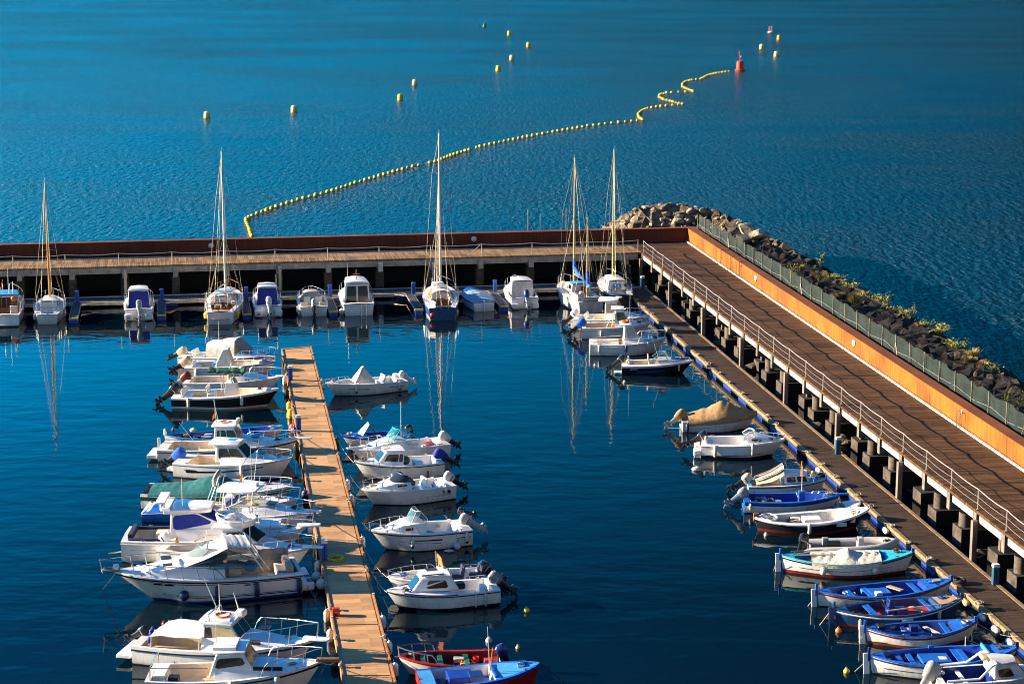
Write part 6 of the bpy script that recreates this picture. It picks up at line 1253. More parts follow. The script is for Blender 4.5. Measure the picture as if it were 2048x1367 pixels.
for yy, zo in ((-.5, -.12), (-.12, .0), (.2, .0)): mb.loft([[(b.x(.44), yy - .05, 1.72 + zo * 1.5 + .02), (b.x(.44), yy + .05, 1.72 + zo * 1.3 + .02)], [(b.x(.30), yy - .05, 1.29 + zo + .03), (b.x(.30), yy + .05, 1.3 + zo * .9 + .03)], [(b.x(.10), yy - .05, .92 + zo * .4 + .02), (b.x(.10), yy + .05, .92 + zo * .4 + .02)]])
mb.build('canopy_stripes', b.root); b.outboard(0, 55, 'beige', 'black', 1.1); b.outboard(.55, 75, 'black', 'black', .75, dz=.3); b.rail(.82, h=.35, n=2); b.pole('roof_grip', .62, 0, 1.3, 1.34, .02, 'black', lean=(.5, .1))
b = Boat('open_boat', (1486, 1018), (1681, 988), 2.0, .68, .9, 'bright blue open boat with white lower hull and jutting blue bowsprit', rake=.6, fm=.68)
b.hull('white', upper='mblue', bandpos=.13, band=.08, stripe='dblue', bottom='bottomblack'); b.deck([(0, .06, 'deck', 0), (.06, .84, 'well', .2), (.84, 1, 'deck', 0)], rim='mblue', inner='blue', sole='blue', top='mblue', g=.15); b.rubrail('mblue', .04)
b.outboard(0, 52, 'grey', 'grey', 1.1); b.boxat('console', .60, 0, .2, (.35, .45, .9), 'mblue'); b.boxat('cool_box', .36, -.1, .2, (.35, .4, .35), 'white'); b.boxat('engine_tub', .15, .3, .25, (.35, .5, .35), 'black', bev=.1); b.boxat('bowsprit', 1.02, 0, b.z(1) - .02, (.7, .22, .09), 'mblue'); b.pole('mast_pole', .60, 0, .9, 2.5, .03, 'pole'); b.pole('flag_stick', .595, .1, 1.9, 2.75, .06, 'orange'); b.rail(.72, .88, h=.12, n=2, inset=.1); mb = MB().use('lgrey'); mb.torus((b.x(.555), -.1, .85), .2, .025, 12, 5, Matrix.Rotation(R(70), 3, 'Y')); mb.build('steering_wheel', b.root); b.thwart(.22, .5, .3, 'blue'); fen(b, 'bright blue open boat', .06, z=.42, l=.3, r=.07)
b = Boat('tender', (1686, 1022), (1722, 1004), 1.3, .35, .5, 'small white tender nosed in behind the black-hulled launch', rake=.3); b.hull('white'); b.cover(0, .99, [(0, .05), (.5, .12), (.99, .05)], 'white', seed=3, drop=.05, wr=.0, name='deck')
b = Boat('launch', (1507, 1060), (1739, 1015.5), 2.35, .75, 1.1, 'black-hulled double-ended launch with thick white rim and cream interior', dbl=True, fm=.62, rake=.8, full=2.5)
b.hull('gloss_black', bottom='bottomred', boot='dred', upper='white', bandpos=.10, band=.02); b.deck([(.01, .12, 'deck', 0), (.12, .76, 'well', .22), (.76, .90, 'well', .5), (.90, .99, 'deck', 0)], rim='white', inner='oldwhite', sole='lgrey', g=.26, top='white'); b.rubrail('white', .07, -.02, .01)
b.boxat('engine_hatch', .50, 0, .3, (.95, .8, .35), 'white'); b.boxat('tool_tray', .33, .2, .3, (.5, .3, .2), 'black'); b.boxat('bow_seat', .80, 0, .5, (.7, 1.3, .3), 'white'); mb = MB().use('white'); mb.torus((b.x(.13), 0, .72), .62, .05, 16, 6, Matrix.Diagonal(Vector((.7, 1, 1)))); mb.build('stern_coaming', b.root); b.boxat('stern_post', .02, 0, .55, (.3, .16, .4), 'wood'); b.boxat('fender_board', .72, -1.1, .45, (.55, .12, .2), 'offwhite'); b.boxat('tiller', .10, .1, .75, (.9, .05, .05), 'lwood'); fen(b, 'black-hulled launch', .44, z=.40, l=.55, r=.10)
# RIB
b = Boat('inflatable_boat', (1612, 1108), (1793, 1083), 1.9, .4, .62, 'grey inflatable boat with black outboard and small steering console', rake=.3)
mb = MB().use('rib_grey')
side = [(b.x(-.05), -.72, .36), (b.x(.05), -.75, .37), (b.x(.5), -.76, .40), (b.x(.75), -.68, .46), (b.x(.9), -.42, .54), (b.x(.985), 0, .58)]
pts = side + [(x_, -y_, z_) for x_, y_, z_ in side[-2::-1]]; mb.tube(pts, [.10, .23, .24, .24, .23, .23, .23, .24, .24, .23, .10], 12); b.H = mb.build('tube', b.root)
mb = MB().use('lgrey'); mb.prism([(b.x(.02), -.6), (b.x(.7), -.6), (b.x(.93), 0), (b.x(.7), .6), (b.x(.02), .6)], .0, .22); mb.build('floor', b.root, smooth=False); b.boxat('transom', .03, 0, .05, (.06, 1.1, .6), 'grey'); b.outboard(0, 18, 'gloss_black', 'black', 1.0, dz=.15); b.boxat('jockey_seat', .30, 0, .2, (.7, .35, .5), 'black'); b.boxat('seat_pod', .22, .3, .2, (.3, .3, .6), 'grey'); b.console(.60, .45, .4, .7, .2, 'lgrey'); mb = MB().use('black'); mb.tube([(x_, y_ * 1.34 if abs(y_) > .1 else y_, z_) for x_, y_, z_ in pts[1:-1]], .03, 5); mb.build('rub_strake', b.root)
def patera(stern, bow, B, fs, fm, fb, label, side, stripe, rim, inner, sole, bottom, boot=None, post='mblue', short='', solez=.16, **k):
    b = Boat('fishing_boat', stern, bow, B, fs, fb, label, dbl=True, fm=fm, rake=.45, full=2.0, **k)
    b.hull(side, stripe=stripe, bottom=bottom, boot=boot, band=.05, bandpos=.10); b.deck([(.01, .10, 'deck', 0), (.10, .78, 'well', solez), (.78, .985, 'deck', -.02)], rim=rim, inner=inner, sole=sole, g=.12, top=rim, cap=.03); b.rubrail(stripe or rim, .03, -.08, .01); b.rubrail(rim, .035, .01, .01, .985, 'gunwale_cap')
    mb = MB().use(post); z0 = b.z(0); mb.box((b.x(0) - .03, 0, z0 + .06), (.12, .10, .62)); mb.build('stern_post', b.root, bevel=.015)
    mb = MB().use(side); mb.box((b.x(0) - .10, 0, z0 * .42), (.26, .07, z0 * 1.05 + .3), tofs=(-.06, 0)); mb.build('rudder', b.root, bevel=.01)
    mb = MB().use(post); mb.box((b.x(.992), 0, b.z(1) + .04), (.16, .10, .34)); mb.build('stem_post', b.root, bevel=.015); return b
b = patera((1561, 1142), (1828, 1103), 2.3, .85, .72, 1.08, 'white fishing boat with turquoise rim under a soiled white canvas sheet', 'white', 'navy', 'turq', 'sky_blue', 'blue', 'bottomred', 'dred', 'mblue')
b.cover(.22, .74, [(.22, .18), (.40, .24), (.50, .48), (.56, .25), (.74, .22)], 'dirty_canvas', seed=6, hump=.8, drop=.18, wr=.05); b.pole('spar', .10, -.3, .95, 1.0, .04, 'beige', lean=(2.6, .1)); b.pole('spar', .08, .3, .95, 1.02, .04, 'wood', lean=(1.6, .1)); b.stripe(.12, .85, .46, .52, 'blue', h=.035); b.fender(.30, -1, .35, .17, .4, 'fenderwhite', label='white ball fender on the turquoise-rimmed fishing boat, toward the stern', ball=True); b.fender(.70, -1, .40, .17, .4, 'fenderwhite', label='white ball fender on the turquoise-rimmed fishing boat, toward the bow', ball=True)
b = patera((1633, 1212), (1905, 1157), 2.15, .78, .62, .98, 'blue open fishing boat with blue thwarts and a white block on one', 'white', 'dred', 'mblue', 'blue', 'dblue', 'bottomblack', None, 'mblue')
for t in (.24, .38, .72): b.thwart(t, b.z(t) - .08, .30, 'mblue')
b.boxat('engine_box', .46, .1, .16, (1.0, .9, .42), 'mblue'); b.boxat('white_block', .43, -.45, .55, (.32, .3, .16), 'white'); b.boxat('loose_board', .58, .1, .62, (.30, .9, .06), 'lwood', rz=.5); [(lambda q: (q.tube([b.hullpt(t, .75, -1, .02), b.hullpt(t + .015, .30, -1, .03)], .025, 5), q.build('thole_pin', b.root)))(MB().use('pole')) for t in (.72, .86)]; b.boxat('bow_ropes', .88, 0, b.z(.88) + .04, (.5, .3, .1), 'rope', bev=.04)
b = patera((1668, 1251), (1925, 1193), 2.35, .82, .70, 1.05, 'deep blue fishing boat with bright red sole and tan foredeck', 'pblue', 'white', 'pblue', 'pblue', 'bred', 'bottomred', 'bottomred', 'pblue', solez=.42)
b.thwart(.28, .66, .34, 'mblue'); b.thwart(.72, .75, .22, 'mblue'); b.boxat('engine_casing', .44, .1, .2, (.42, .5, .95), 'dblue', top=(.55, .8)); b.boxat('engine_box', .52, .1, .3, (.55, .6, .36), 'pblue'); mb = MB().use('black'); mb.torus((b.x(.385), .1, .95), .2, .028, 12, 5, Matrix.Rotation(R(75), 3, 'Y')); mb.build('steering_wheel', b.root)
mb = MB().use('tan_canvas'); mb.loft([[(b.x(t), -b.w(t) * .72, b.z(t) + .075), (b.x(t), 0, b.z(t) + .10), (b.x(t), b.w(t) * .72, b.z(t) + .075)] for t in (.79, .83, .87, .91, .94)]); mb.build('foredeck_canvas', b.root); b.boxat('loose_board', .64, -.1, .6, (.25, .9, .05), 'lwood', rz=.45); b.pole('boat_hook', .36, -.85, .90, 1.15, .035, 'pole', lean=(3.2, -.1)); b.boxat('fender_log', .50, -1.22, .42, (.55, .16, .18), 'oldwhite', bev=.07); b.boxat('bow_cleat', .95, 0, b.z(.95) + .05, (.2, .6, .10), 'steel'); fen(b, 'deep blue fishing boat', .16, z=.2, l=.55, r=.08); fen(b, 'deep blue fishing boat', .78, z=.55, l=.42, r=.09)
b = patera((1730, 1286), (1953, 1240), 2.05, .75, .62, 1.0, 'white fishing boat with blue gunwale, red rub line and cream inside', 'white', 'dred', 'mblue', 'dblue', 'beige', 'bottomred', 'bottomred', 'mblue')
for t in (.22, .36, .50): b.thwart(t, b.z(t) - .08, .22, 'blue')
b.thwart(.72, b.z(.72) - .06, .26, 'mblue'); b.boxat('engine_casing', .44, .15, .18, (.35, .4, .6), 'dblue'); b.boxat('loose_board', .60, 0, .55, (.22, 1.1, .05), 'beige', rz=.4); mb = MB().use('dblue'); mb.tube([(b.x(.14), -.72, .85), (b.x(.62), -.90, .72)], .035, 6); mb.tube([(b.x(.14), -.80, .8), (b.x(.66), -.98, .70)], .03, 6); mb.build('oars', b.root); b.boxat('fishing_tackle', .15, .2, .62, (.4, .5, .2), 'black', bev=.06); b.boxat('tackle_bag', .34, -.2, .35, (.25, .25, .3), 'oldwhite', bev=.08); fen(b, 'cream-lined fishing boat', .55, z=.08, l=.25, r=.09)
b = patera((1738, 1346), (2036, 1292), 2.35, .85, .72, 1.1, 'largest blue and white fishing boat, moored second from the bottom right corner', 'white', 'dblue', 'mblue', 'blue', 'dblue', 'bottomblack', None, 'dblue')
for t in (.20, .28, .60, .64): b.thwart(t, b.z(t) - .10, .26, 'mblue')
b.boxat('engine_box', .44, .0, .18, (1.3, 1.1, .50), 'mblue'); b.boxat('paper_sheet', .49, -.1, .69, (.35, .4, .012), 'oldwhite'); b.boxat('oarlock', .45, .95, .75, (.25, .1, .14), 'mblue'); b.boxat('bow_coaming', .785, 0, b.z(.78), (.10, 1.5, .18), 'sky_blue'); b.pole('oarlock_pin', .68, .85, .85, 1.3, .025, 'pole'); b.stripe(.08, .5, .42, .46, 'blue', h=.04)
b = Boat('cuddy_boat', (1868, 1384), (2092, 1336), 2.2, .72, .95, 'grey-white cuddy boat with wedge side window and shrouded outboard, bottom right corner', rake=.6)
b.hull('offwhite', bottom='bottom'); b.deck([(0, .05, 'deck', 0), (.05, .50, 'well', .2), (.5, 1, 'deck', 0)], inner='dblue', sole='dblue', rim='white', g=.14, top='offwhite'); b.cabin(.48, .82, .62, .80, .66, .6, .0, zb=.8, win='yelmast', sw=[(.15, .62, .15, .72, 'brown_glass')], fw=[(.06, .94, .1, .9, 'brown_glass')], oh=(.0, .0, .0), rt=.04, col='offwhite', camber=.1, bev=.1)
b.outboard(0, 30, 'grey', 'lgrey', 1.2, cover='grey_canvas'); mb = MB().use('white'); [mb.tube([(b.x(.06), sg * .95, .85), (b.x(.34), sg * 1.0, .95), (b.x(.46), sg * .85, 1.45), (b.x(.5), sg * .8, 1.5)], .05, 6) for sg in (-1, 1)]; mb.tube([(b.x(.5), -.8, 1.5), (b.x(.5), .8, 1.5)], .05, 6); mb.build('coaming_frame', b.root); b.thwart(.25, .6, .2, 'white'); b.boxat('net_heap', .47, .3, 1.35, (.5, .6, .2), 'yelmast', bev=.08); b.boxat('float_ball', .08, .2, .7, (.2, .2, .2), 'white', bev=.09); b.pole('lanyard_pole', .455, -.6, .9, 1.9, .02, 'pole')
p = b.world((b.x(.45), -1.12, .35)); mb = MB().use('bred'); mb.sphere((0, 0, 0), .13, 12, 8); o = mb.build('ball_fender', loc=p); m2 = MB().use('rope'); m2.tube([(0, 0, .1), (0, .1, .6)], .014, 4); m2.build('lanyard', o); tag(o, 'small red ball fender on the grey-white cuddy boat', 'fender', 'fenders hanging from the moored boats')

# ---- far row, sterns towards us
def back_panel(b, w0, w1, z0, z1, x, col, name, lean=.15, parent=None):
    mb = MB().use(col); mb.panel([(x, w0, z0), (x, -w0, z0), (x + lean, -w1, z1), (x + lean, w1, z1)], 0, 1, 0, 1, .015, .015, .06); return mb.build(name, parent or b.root, smooth=False)
def std(b, **k):
    pass
b = FB('cabin_cruiser', (8, 652), 8.0, 2.75, .85, 1.3, 'white cabin cruiser with dark wooden doors cut by the left frame edge', rake=.9)
b.hull('white', stripe='black', band=.03, bandpos=.28); b.deck([(0, .05, 'deck', 0), (.05, .34, 'well', .35), (.34, .94, 'cuddy', .5), (.94, 1, 'deck', 0)], inner='wood', sole='wood'); b.rubrail('varnish', .04, 0); b.cabin(.34, .66, 1.0, .84, .7, .6, .0, zb=.95, win='glass', sw=[(.1, .9, .35, .85)], fw=[(.05, .95, .1, .9)], bw=[(.08, .92, .02, .86, 'black')], oh=(.15, .1, .05), roofcol='sky_blue', rt=.07)
for k in range(5): b.boxat('door_stile', .335, -.9 + .42 * k, 1.0, (.04, .07, .85), 'varnish')
b.boxat('bathing_step', -.025, 0, .12, (.45, 2.4, .08), 'white'); b.rail(.1, .98, h=.75, n=7, inset=.08); zt = b.cab['zt']; b.pole('mast_pole', .42, -.2, zt, zt + 2.0, .03); b.pole('lamp_pole', .42, -.55, zt, zt + .9, .04, 'white'); b.flag(.42, .25, zt, 1.1, 'orange-red flag on the roof at the left frame edge'); b.seat(.22, -.7, .6, .5, .6, .35, 'white', .4); b.boxat('jacket', .30, -.65, 1.55, (.3, .45, .4), 'orange', bev=.12)
def sail_hull(b, side, band=None, rim='white', deckc='nonskid', boot=None, bottom='bottomblack', inner='white', trunk=(.34, .74, .42, .58), cockpit=(.08, .36), sole='beige', trunkcol='white', win='glass', stripe=None):
    b.hull(side, stripe=stripe, boot=boot, bottom=bottom, band=.05, bandpos=.08); b.deck([(0, cockpit[0], 'deck', 0), (cockpit[0], cockpit[1], 'well', .42), (cockpit[1], 1, 'deck', 0)], rim=rim, inner=inner, sole=sole, top=deckc, g=.42, cap=.03)
    t0, t1, h, wf = trunk; b.cabin(t0, t1, h, wf, wf * .85, .5, -.05, zb=b.z(t0) + .03, z1=b.z(t1) + .03, win=win, sw=[(.1, .35, .3, .75), (.45, .7, .3, .75)], fw=[(.2, .8, .25, .8)], oh=(.03, .02, .02), rt=.05, col=trunkcol, camber=.06, name='coachroof')
def rig(b, tm, top, col='pole', r=.07, spread=((.5, .75),), boom=None, boomz=None, t_bow=.99, stern=True, sailcol=None, ch=.30, mname='mast', furl=False, base=None, lean=0):
    x = b.x(tm); zb = base if base is not None else b.z(tm) + .45; H = top - zb
    mb = MB().use(col); mb.tube([(x, 0, zb), (x + lean * .5, 0, zb + H * .5), (x + lean, 0, top)], [r, r, r * .7], 10); m_ = mb.build(mname, b.root)
    mb = MB().use('rig'); rr = .013
    for (f, w) in spread:
        for sg in (-1, 1): mb.tube([(x, 0, zb + H * f), (x - .05, sg * w, zb + H * f - .03)], .022, 5)
    for sg in (-1, 1):
        f, w = spread[-1]; wc = b.w(tm) - .06
        mb.tube([(x - .05, sg * wc, b.z(tm)), (x - .05, sg * w, zb + H * f - .03), (x + lean, 0, top - .1)], rr, 4)
        mb.tube([(x - .5, sg * (wc - .03), b.z(tm)), (x, 0, zb + H * spread[0][0] - .1)], rr, 4)
        mb.tube([(x + .5, sg * (wc - .06), b.z(tm)), (x, 0, zb + H * spread[0][0] - .05)], rr, 4)
    if t_bow: mb.tube([(b.x(t_bow), 0, b.z(t_bow)), (x + lean, 0, top)], rr if not furl else .04, 4)
    if stern:
        mb.tube([(b.x(.02), .5, b.z(.02)), (x + lean, 0, top)], rr, 4); mb.tube([(b.x(.02), -.5, b.z(.02)), (x + lean, 0, top)], rr, 4)
    mb.tube([(x + .12, .1, zb), (x + .05 + lean, .03, top - .1)], .009, 4); mb.tube([(x - .14, -.12, zb), (x - .05 + lean, -.04, top - .15)], .009, 4)
    mb.build('rigging', b.root); mb = MB().use('grey'); mb.tube([(x + lean, 0, top), (x + lean, 0, top + .35)], .015, 4); mb.box((x + lean, 0, top + .04), (.3, .1, .07)); mb.build('masthead', m_)
    if boom:
        bz = boomz or zb + .9; e = (x - boom, boom * .10, bz + .12); mb = MB().use(col); mb.tube([(x - .05, 0, bz), e], r * .65, 8); o = mb.build('boom', b.root)
        if sailcol:
            mb = MB().use(sailcol); mb.tube([(x - .03, 0, bz + 1.3), (x - .18, .0, bz + .55), (x - boom * .35, boom * .03, bz + .22), (x - boom * .7, boom * .07, bz + .20), (x - boom * .98, boom * .10, bz + .18)], [.08, .17, .17, .14, .09], 8); mb.build('sail_cover', o)
        mb2 = MB().use('rig'); mb2.tube([e, (x + lean, 0, top - .3)], .009, 4); mb2.tube([e, (b.x(.10), 0, b.z(.1))], .012, 4); mb2.build('boom_lines', b.root)
def pulpits(b, h=.62, col='steel'):
    b.rail(.84, .985, h=h, n=2, inset=.06, name='pulpit', col=col, drop0=False); mb = MB().use(col); K = 10
    for hh in (h, h * .5):
        pts = [(b.x(lerp(.18, .012, i / K)), b.w(lerp(.18, .012, i / K)) - .06, b.z(.1) + hh) for i in range(K + 1)]; mb.tube(pts + [(x_, -y_, z_) for x_, y_, z_ in pts[::-1]], .018, 5)
    for t in (.02, .1, .18):
        for sg in (-1, 1): mb.tube([(b.x(t), sg * (b.w(t) - .06), b.z(t)), (b.x(t), sg * (b.w(t) - .06), b.z(t) + h)], .016, 5)
    mb.build('pushpit', b.root); mb = MB().use('steel')
    for sg in (-1, 1):
        for hh in (h, h * .5): mb.tube([(b.x(lerp(.18, .84, i / 8)), sg * (b.w(lerp(.18, .84, i / 8)) - .06), b.z(lerp(.18, .84, i / 8)) + hh) for i in range(9)], .008, 4)
        for t in (.33, .5, .67): mb.tube([(b.x(t), sg * (b.w(t) - .06), b.z(t)), (b.x(t), sg * (b.w(t) - .06), b.z(t) + h)], .014, 4)
    mb.build('guard_wires', b.root)
b = FB('sailboat', (95, 648), 7.2, 2.6, .75, 1.0, 'small blue-white sailboat with golden wooden mast, left of the first finger pontoon', rake=.7, tw=.55, mid=.48)
sail_hull(b, 'white2', stripe='navy', trunkcol='white2', rim='white', deckc='white2'); rig(b, .56, 10.85, 'goldmast', .068, ((.42, .75), (.62, .45)), t_bow=.99); pulpits(b); back_panel(b, .28, .26, .98, 1.38, b.x(.36) - .12, 'dred', 'companionway', .06); b.boxat('stern_box', .05, 0, .72, (.2, 1.1, .18), 'sky_blue', bev=.07); b.fender(.16, 1, .4, .11, .45, 'fenderwhite', label='white fender on the golden-masted sailboat, left side'); b.fender(.3, -1, .4, .11, .45, 'fenderwhite', label='white fender on the golden-masted sailboat, right side')
b = FB('cabin_boat', (278, 640), 6.3, 2.42, .85, 1.15, 'white cabin boat with a flat blue canvas closing its stern and a white outboard', rake=.8)
def bluecover(b, grey='lgrey', rack=False):
    b.hull('white'); b.deck([(0, .06, 'deck', 0), (.06, .36, 'well', .4), (.36, .94, 'cuddy', .4), (.94, 1, 'deck', 0)], inner='white2'); b.rubrail('white2', .04, -.04)
    b.cabin(.26, .64, 1.18, .76, .66, .7, .0, zb=.9, win='glass', sw=[(.35, .92, .35, .88)], fw=[(.05, .95, .2, .9)], bw=[(.03, .97, -.25, .97, 'blue_canvas')], oh=(.18, .08, .06), rt=.10, camber=.06); b.rail(.3, .985, h=.55, n=6, inset=.05); b.boxat('swim_step', -.02, -.8, .1, (.5, .62, .45), 'white', bev=.05); b.boxat('swim_step', -.02, .8, .1, (.5, .62, .45), 'white', bev=.05); b.boxat('scupper', -.065, .8, .22, (.02, .25, .13), 'grey'); b.outboard(-.05, 35, grey, grey, 1.35, dz=.05)
    if rack:
        zt = b.cab['zt']; mb = MB().use('black'); mb.tube([(b.x(.28), .8, zt + .14), (b.x(.28), -.8, zt + .14)], .025, 5); [mb.tube([(b.x(.28), y_, zt - .05), (b.x(.28), y_, zt + .14)], .02, 5) for y_ in (-.8, -.4, 0, .4, .8)]; mb.build('roof_rack', b.root); b.pole('antenna', .28, -.75, zt, zt + .9, .02, 'pole')
bluecover(b)
b = FB('sailboat', (441, 648), 9.5, 3.05, .95, 1.3, 'white sailing yacht with varnished cockpit hoop and tall brown mast', turn=-5.5, rake=.9, tw=.62, mid=.46)
sail_hull(b, 'white', stripe='dblue', inner='varnish', sole='black', deckc='lwood', rim='white', bottom='bottomblack'); rig(b, .60, 13.1, 'pole', .085, ((.42, 1.0), (.68, .55)), boom=3.4, boomz=2.3); pulpits(b, .66, 'varnish'); mb = MB().use('beige'); mb.tube([(b.x(.34), 1.05 * math.cos(a), 1.2 + .72 * math.sin(a)) for a in [PI * k / 12 for k in range(13)]], .07, 7); mb.build('cockpit_hoop', b.root); back_panel(b, .42, .36, 1.0, 1.62, b.x(.35) - .10, 'black', 'companionway', .05); b.boxat('stern_bench', -.02, 0, .42, (.25, 1.4, .06), 'varnish'); mb = MB().use('steel'); mb.torus((b.x(.14), 0, 1.35), .34, .02, 16, 5, Matrix.Rotation(PI / 2, 3, 'Y')); mb.tube([(b.x(.15), 0, .5), (b.x(.145), 0, 1.35)], .05, 6); mb.build('steering_wheel', b.root); b.flag(.03, -.6, 1.3, 1.5, 'red flag at the stern of the tall brown-masted yacht'); b.boxat('gantry', .06, 0, 2.35, (.08, 2.6, .06), 'oldwhite'); b.posts('gantry_leg', .06, .062, 1.28, 1.0, 2.36, .025); b.boxat('cockpit_table', .24, .35, .9, (.5, .4, .25), 'yelmast'); b.boxat('spray_hood_top', .40, 0, 1.95, (.8, 1.4, .06), 'sky_blue', bev=.03); b.boxat('dorade', .30, -.85, 1.05, (.4, .3, .3), 'white'); b.boxat('dorade', .30, .85, 1.05, (.4, .3, .3), 'white')
fen(b, 'tall brown-masted yacht', .12, 1, 'buoyyellow', z=.5, l=.5, r=.13, wh='left side'); fen(b, 'tall brown-masted yacht', .12, -1, 'buoyyellow', z=.5, l=.5, r=.13, wh='right side')
b = FB('cabin_boat', (537, 633), 6.2, 2.4, .85, 1.15, 'blue-canvas-backed cabin boat with a roof rack and leaning antenna', rake=.8); bluecover(b, 'white', True)
b = FB('motor_boat', (628, 632), 5.4, 2.45, .75, 1.05, 'white open runabout with grey folding hood and white seats', rake=.8)
b.hull('white'); b.deck([(0, .07, 'deck', 0), (.07, .55, 'well', .35), (.55, .95, 'cuddy', .3), (.95, 1, 'deck', 0)], inner='cream', sole='cream', g=.2); b.rubrail('lgrey', .04, -.04); b.hood(.44, .62, .75, .72, .62, 'grey_canvas'); b.seat(.36, -.5, .55, .5, .45, .35, 'white', .5); b.seat(.36, .45, .55, .5, .45, .35, 'white', .5); b.seat(.12, .75, .6, .5, .4, .35, 'beige', .35); b.seat(.12, -.75, .6, .5, .4, .35, 'beige', .35); b.outboard(.0, 30, 'sand_canvas' if False else 'offwhite', 'black', 1.2); b.rail(.4, h=.5, n=5, inset=.05); fen(b, 'grey-hooded runabout', .2, 1, z=.4, l=.5, r=.12, wh='left side'); fen(b, 'grey-hooded runabout', .06, 1, z=.35, l=.5, r=.12, wh='left corner')
b = FB('cabin_cruiser', (718, 631), 7.2, 2.75, .95, 1.3, 'white cabin cruiser with sliding glass doors and a stern ladder', rake=.9)
b.hull('white', boot='blue'); b.deck([(0, .05, 'deck', 0), (.05, .24, 'well', .5), (.24, .94, 'cuddy', .45), (.94, 1, 'deck', 0)], inner='white2'); b.rubrail('white2', .05, -.05); b.cabin(.20, .66, 1.35, .80, .68, .8, -.03, zb=1.0, win='glass', sw=[(.1, .5, .4, .85), (.55, .92, .4, .85)], fw=[(.05, .95, .2, .9)], bw=[(.07, .46, -.32, .88, 'smoke'), (.52, .93, -.32, .88, 'smoke')], oh=(.15, .1, .07), rt=.12, camber=.10, bev=.10)
zt = b.cab['zt']; b.boxat('door_post', .193, -.02, .6, (.06, .06, 1.55), 'white'); b.boxat('curtain', .215, -.55, .7, (.03, .35, 1.4), 'beige'); mb = MB().use('varnish'); mb.tube([(b.x(.30), 0, zt), (b.x(.30), 0, zt + .85)], .035, 6); mb.tube([(b.x(.30), -.3, zt + .5), (b.x(.30), .3, zt + .5)], .025, 5); mb.build('light_mast', b.root); b.pole('antenna', .24, .75, zt, zt + 1.5, .018); mb = MB().use('steel')
for y_ in (-.35, .05): mb.tube([(b.x(-.012), y_ - .25, .95), (b.x(-.02), y_ - .25, -.2)], .025, 5)
for zz in (.15, .4, .65): mb.tube([(b.x(-.016), -.6, zz), (b.x(-.016), -.2, zz)], .02, 5)
mb.build('ladder', b.root); b.rail(.3, h=.6, n=6, inset=.05); fen(b, 'cruiser with sliding doors', .03, 1, z=.35, r=.22, ball=True, wh='a ball at its left corner')
b = FB('sailboat', (885, 640), 9.2, 3.0, .98, 1.35, 'blue-hulled ketch with cluttered cockpit and tallest central mast', turn=-5, rake=.9, tw=.66, mid=.46)
sail_hull(b, 'pblue', stripe='white', inner='varnish', sole='wood', deckc='lwood', bottom='white', boot='white'); rig(b, .62, 14.35, 'pole', .09, ((.52, 1.15), (.75, .6)), boom=2.9, boomz=2.7); pulpits(b, .68); b.pole('furled_jib', .70, .45, 1.9, 11.0, .04, 'pole', lean=(-.4, -.4)); back_panel(b, .34, .3, 1.0, 1.7, b.x(.35) - .10, 'wood', 'companionway', .05); b.boxat('life_raft', .52, .2, 1.85, (.6, 1.0, .4), 'white', bev=.12); mb = MB().use('lwood'); mb.tube([(b.x(.30), .95 * math.cos(a), 1.15 + .75 * math.sin(a)) for a in [PI * k / 10 for k in range(11)]], .05, 6); mb.build('spray_hoop', b.root)
for y_, z_, s_2 in ((-.75, 1.2, .35), (-.9, 1.0, .3), (.8, 1.1, .35), (-.6, 1.5, .22)): b.boxat('lashed_bundle', .22, y_, z_, (s_2, s_2, s_2), 'oldwhite', bev=.1)
b.boxat('dodger_cloth', .05, .75, 1.0, (.9, .06, .5), 'white_canvas', rz=.5); b.boxat('davit', -.02, .1, .9, (.1, .06, .75), 'steel'); b.boxat('davit', -.02, -.5, .9, (.1, .06, .75), 'steel'); b.fender(.012, 1, .42, .22, .4, 'bred', label='red ball fender under the stern of the blue-hulled ketch', ball=True, out=-.45); fen(b, 'blue-hulled ketch', .1, -1, z=.45, l=.5, r=.1, wh='right side')
b = FB('covered_boat', (968, 622), 5.6, 2.35, .72, 1.0, 'small boat under a flat blue-grey cover with bright blue bow', rake=.5, turn=5, tw=.70)
b.hull('white', stripe='navy', band=.05, bandpos=.10); b.deck([(0, .9, 'deck', 0), (.9, 1, 'deck', 0)]); b.rubrail('navy', .04, -.06); mb = MB().use('grey_canvas'); b.cover(.0, .72, [(0, .05), (.4, .22), (.72, .20)], 'pale_cover', seed=3, hump=.4, drop=.10, wr=.01); b.cover(.70, .985, [(.70, .24), (.985, .06)], 'mblue', seed=5, hump=.5, drop=.08, wr=.01, name='bow_cover'); b.boxat('rudder', -.02, 0, -.1, (.16, .09, 1.0), 'white'); b.boxat('paper_sheet', .45, .1, b.z(.45) + .26, (.4, .7, .02), 'white', rz=.4)
b = FB('cabin_boat', (1050, 617), 6.2, 2.55, .85, 1.15, 'white boat tented with pale canvas, blue-capped outboard at its stern', rake=.8)
b.hull('white'); b.deck([(0, .06, 'deck', 0), (.06, .40, 'well', .4), (.4, .94, 'cuddy', .4), (.94, 1, 'deck', 0)], inner='white2', sole='dblue'); b.rubrail('lgrey', .04, -.05); b.cabin(.24, .62, 1.12, .78, .66, .6, .0, zb=.92, win='clear', col='white_canvas', sw=[(.5, .95, .3, .85, 'white_canvas')], fw=[(.05, .95, .2, .9, 'smoke')], oh=(.12, .05, .04), rt=.05, camber=.06, roofcol='white', bw=[(.03, .97, -.3, .97, 'white_canvas')]); b.outboard(-.1, 30, 'blue', 'lgrey', 1.3); b.rail(.5, h=.6, n=4); b.boxat('swim_step', -.02, .85, .1, (.45, .5, .35), 'white'); b.boxat('swim_step', -.02, -.85, .1, (.45, .5, .35), 'white'); b.boxat('cover_seam', .232, 0, .75, (.05, .03, 1.25), 'beige')
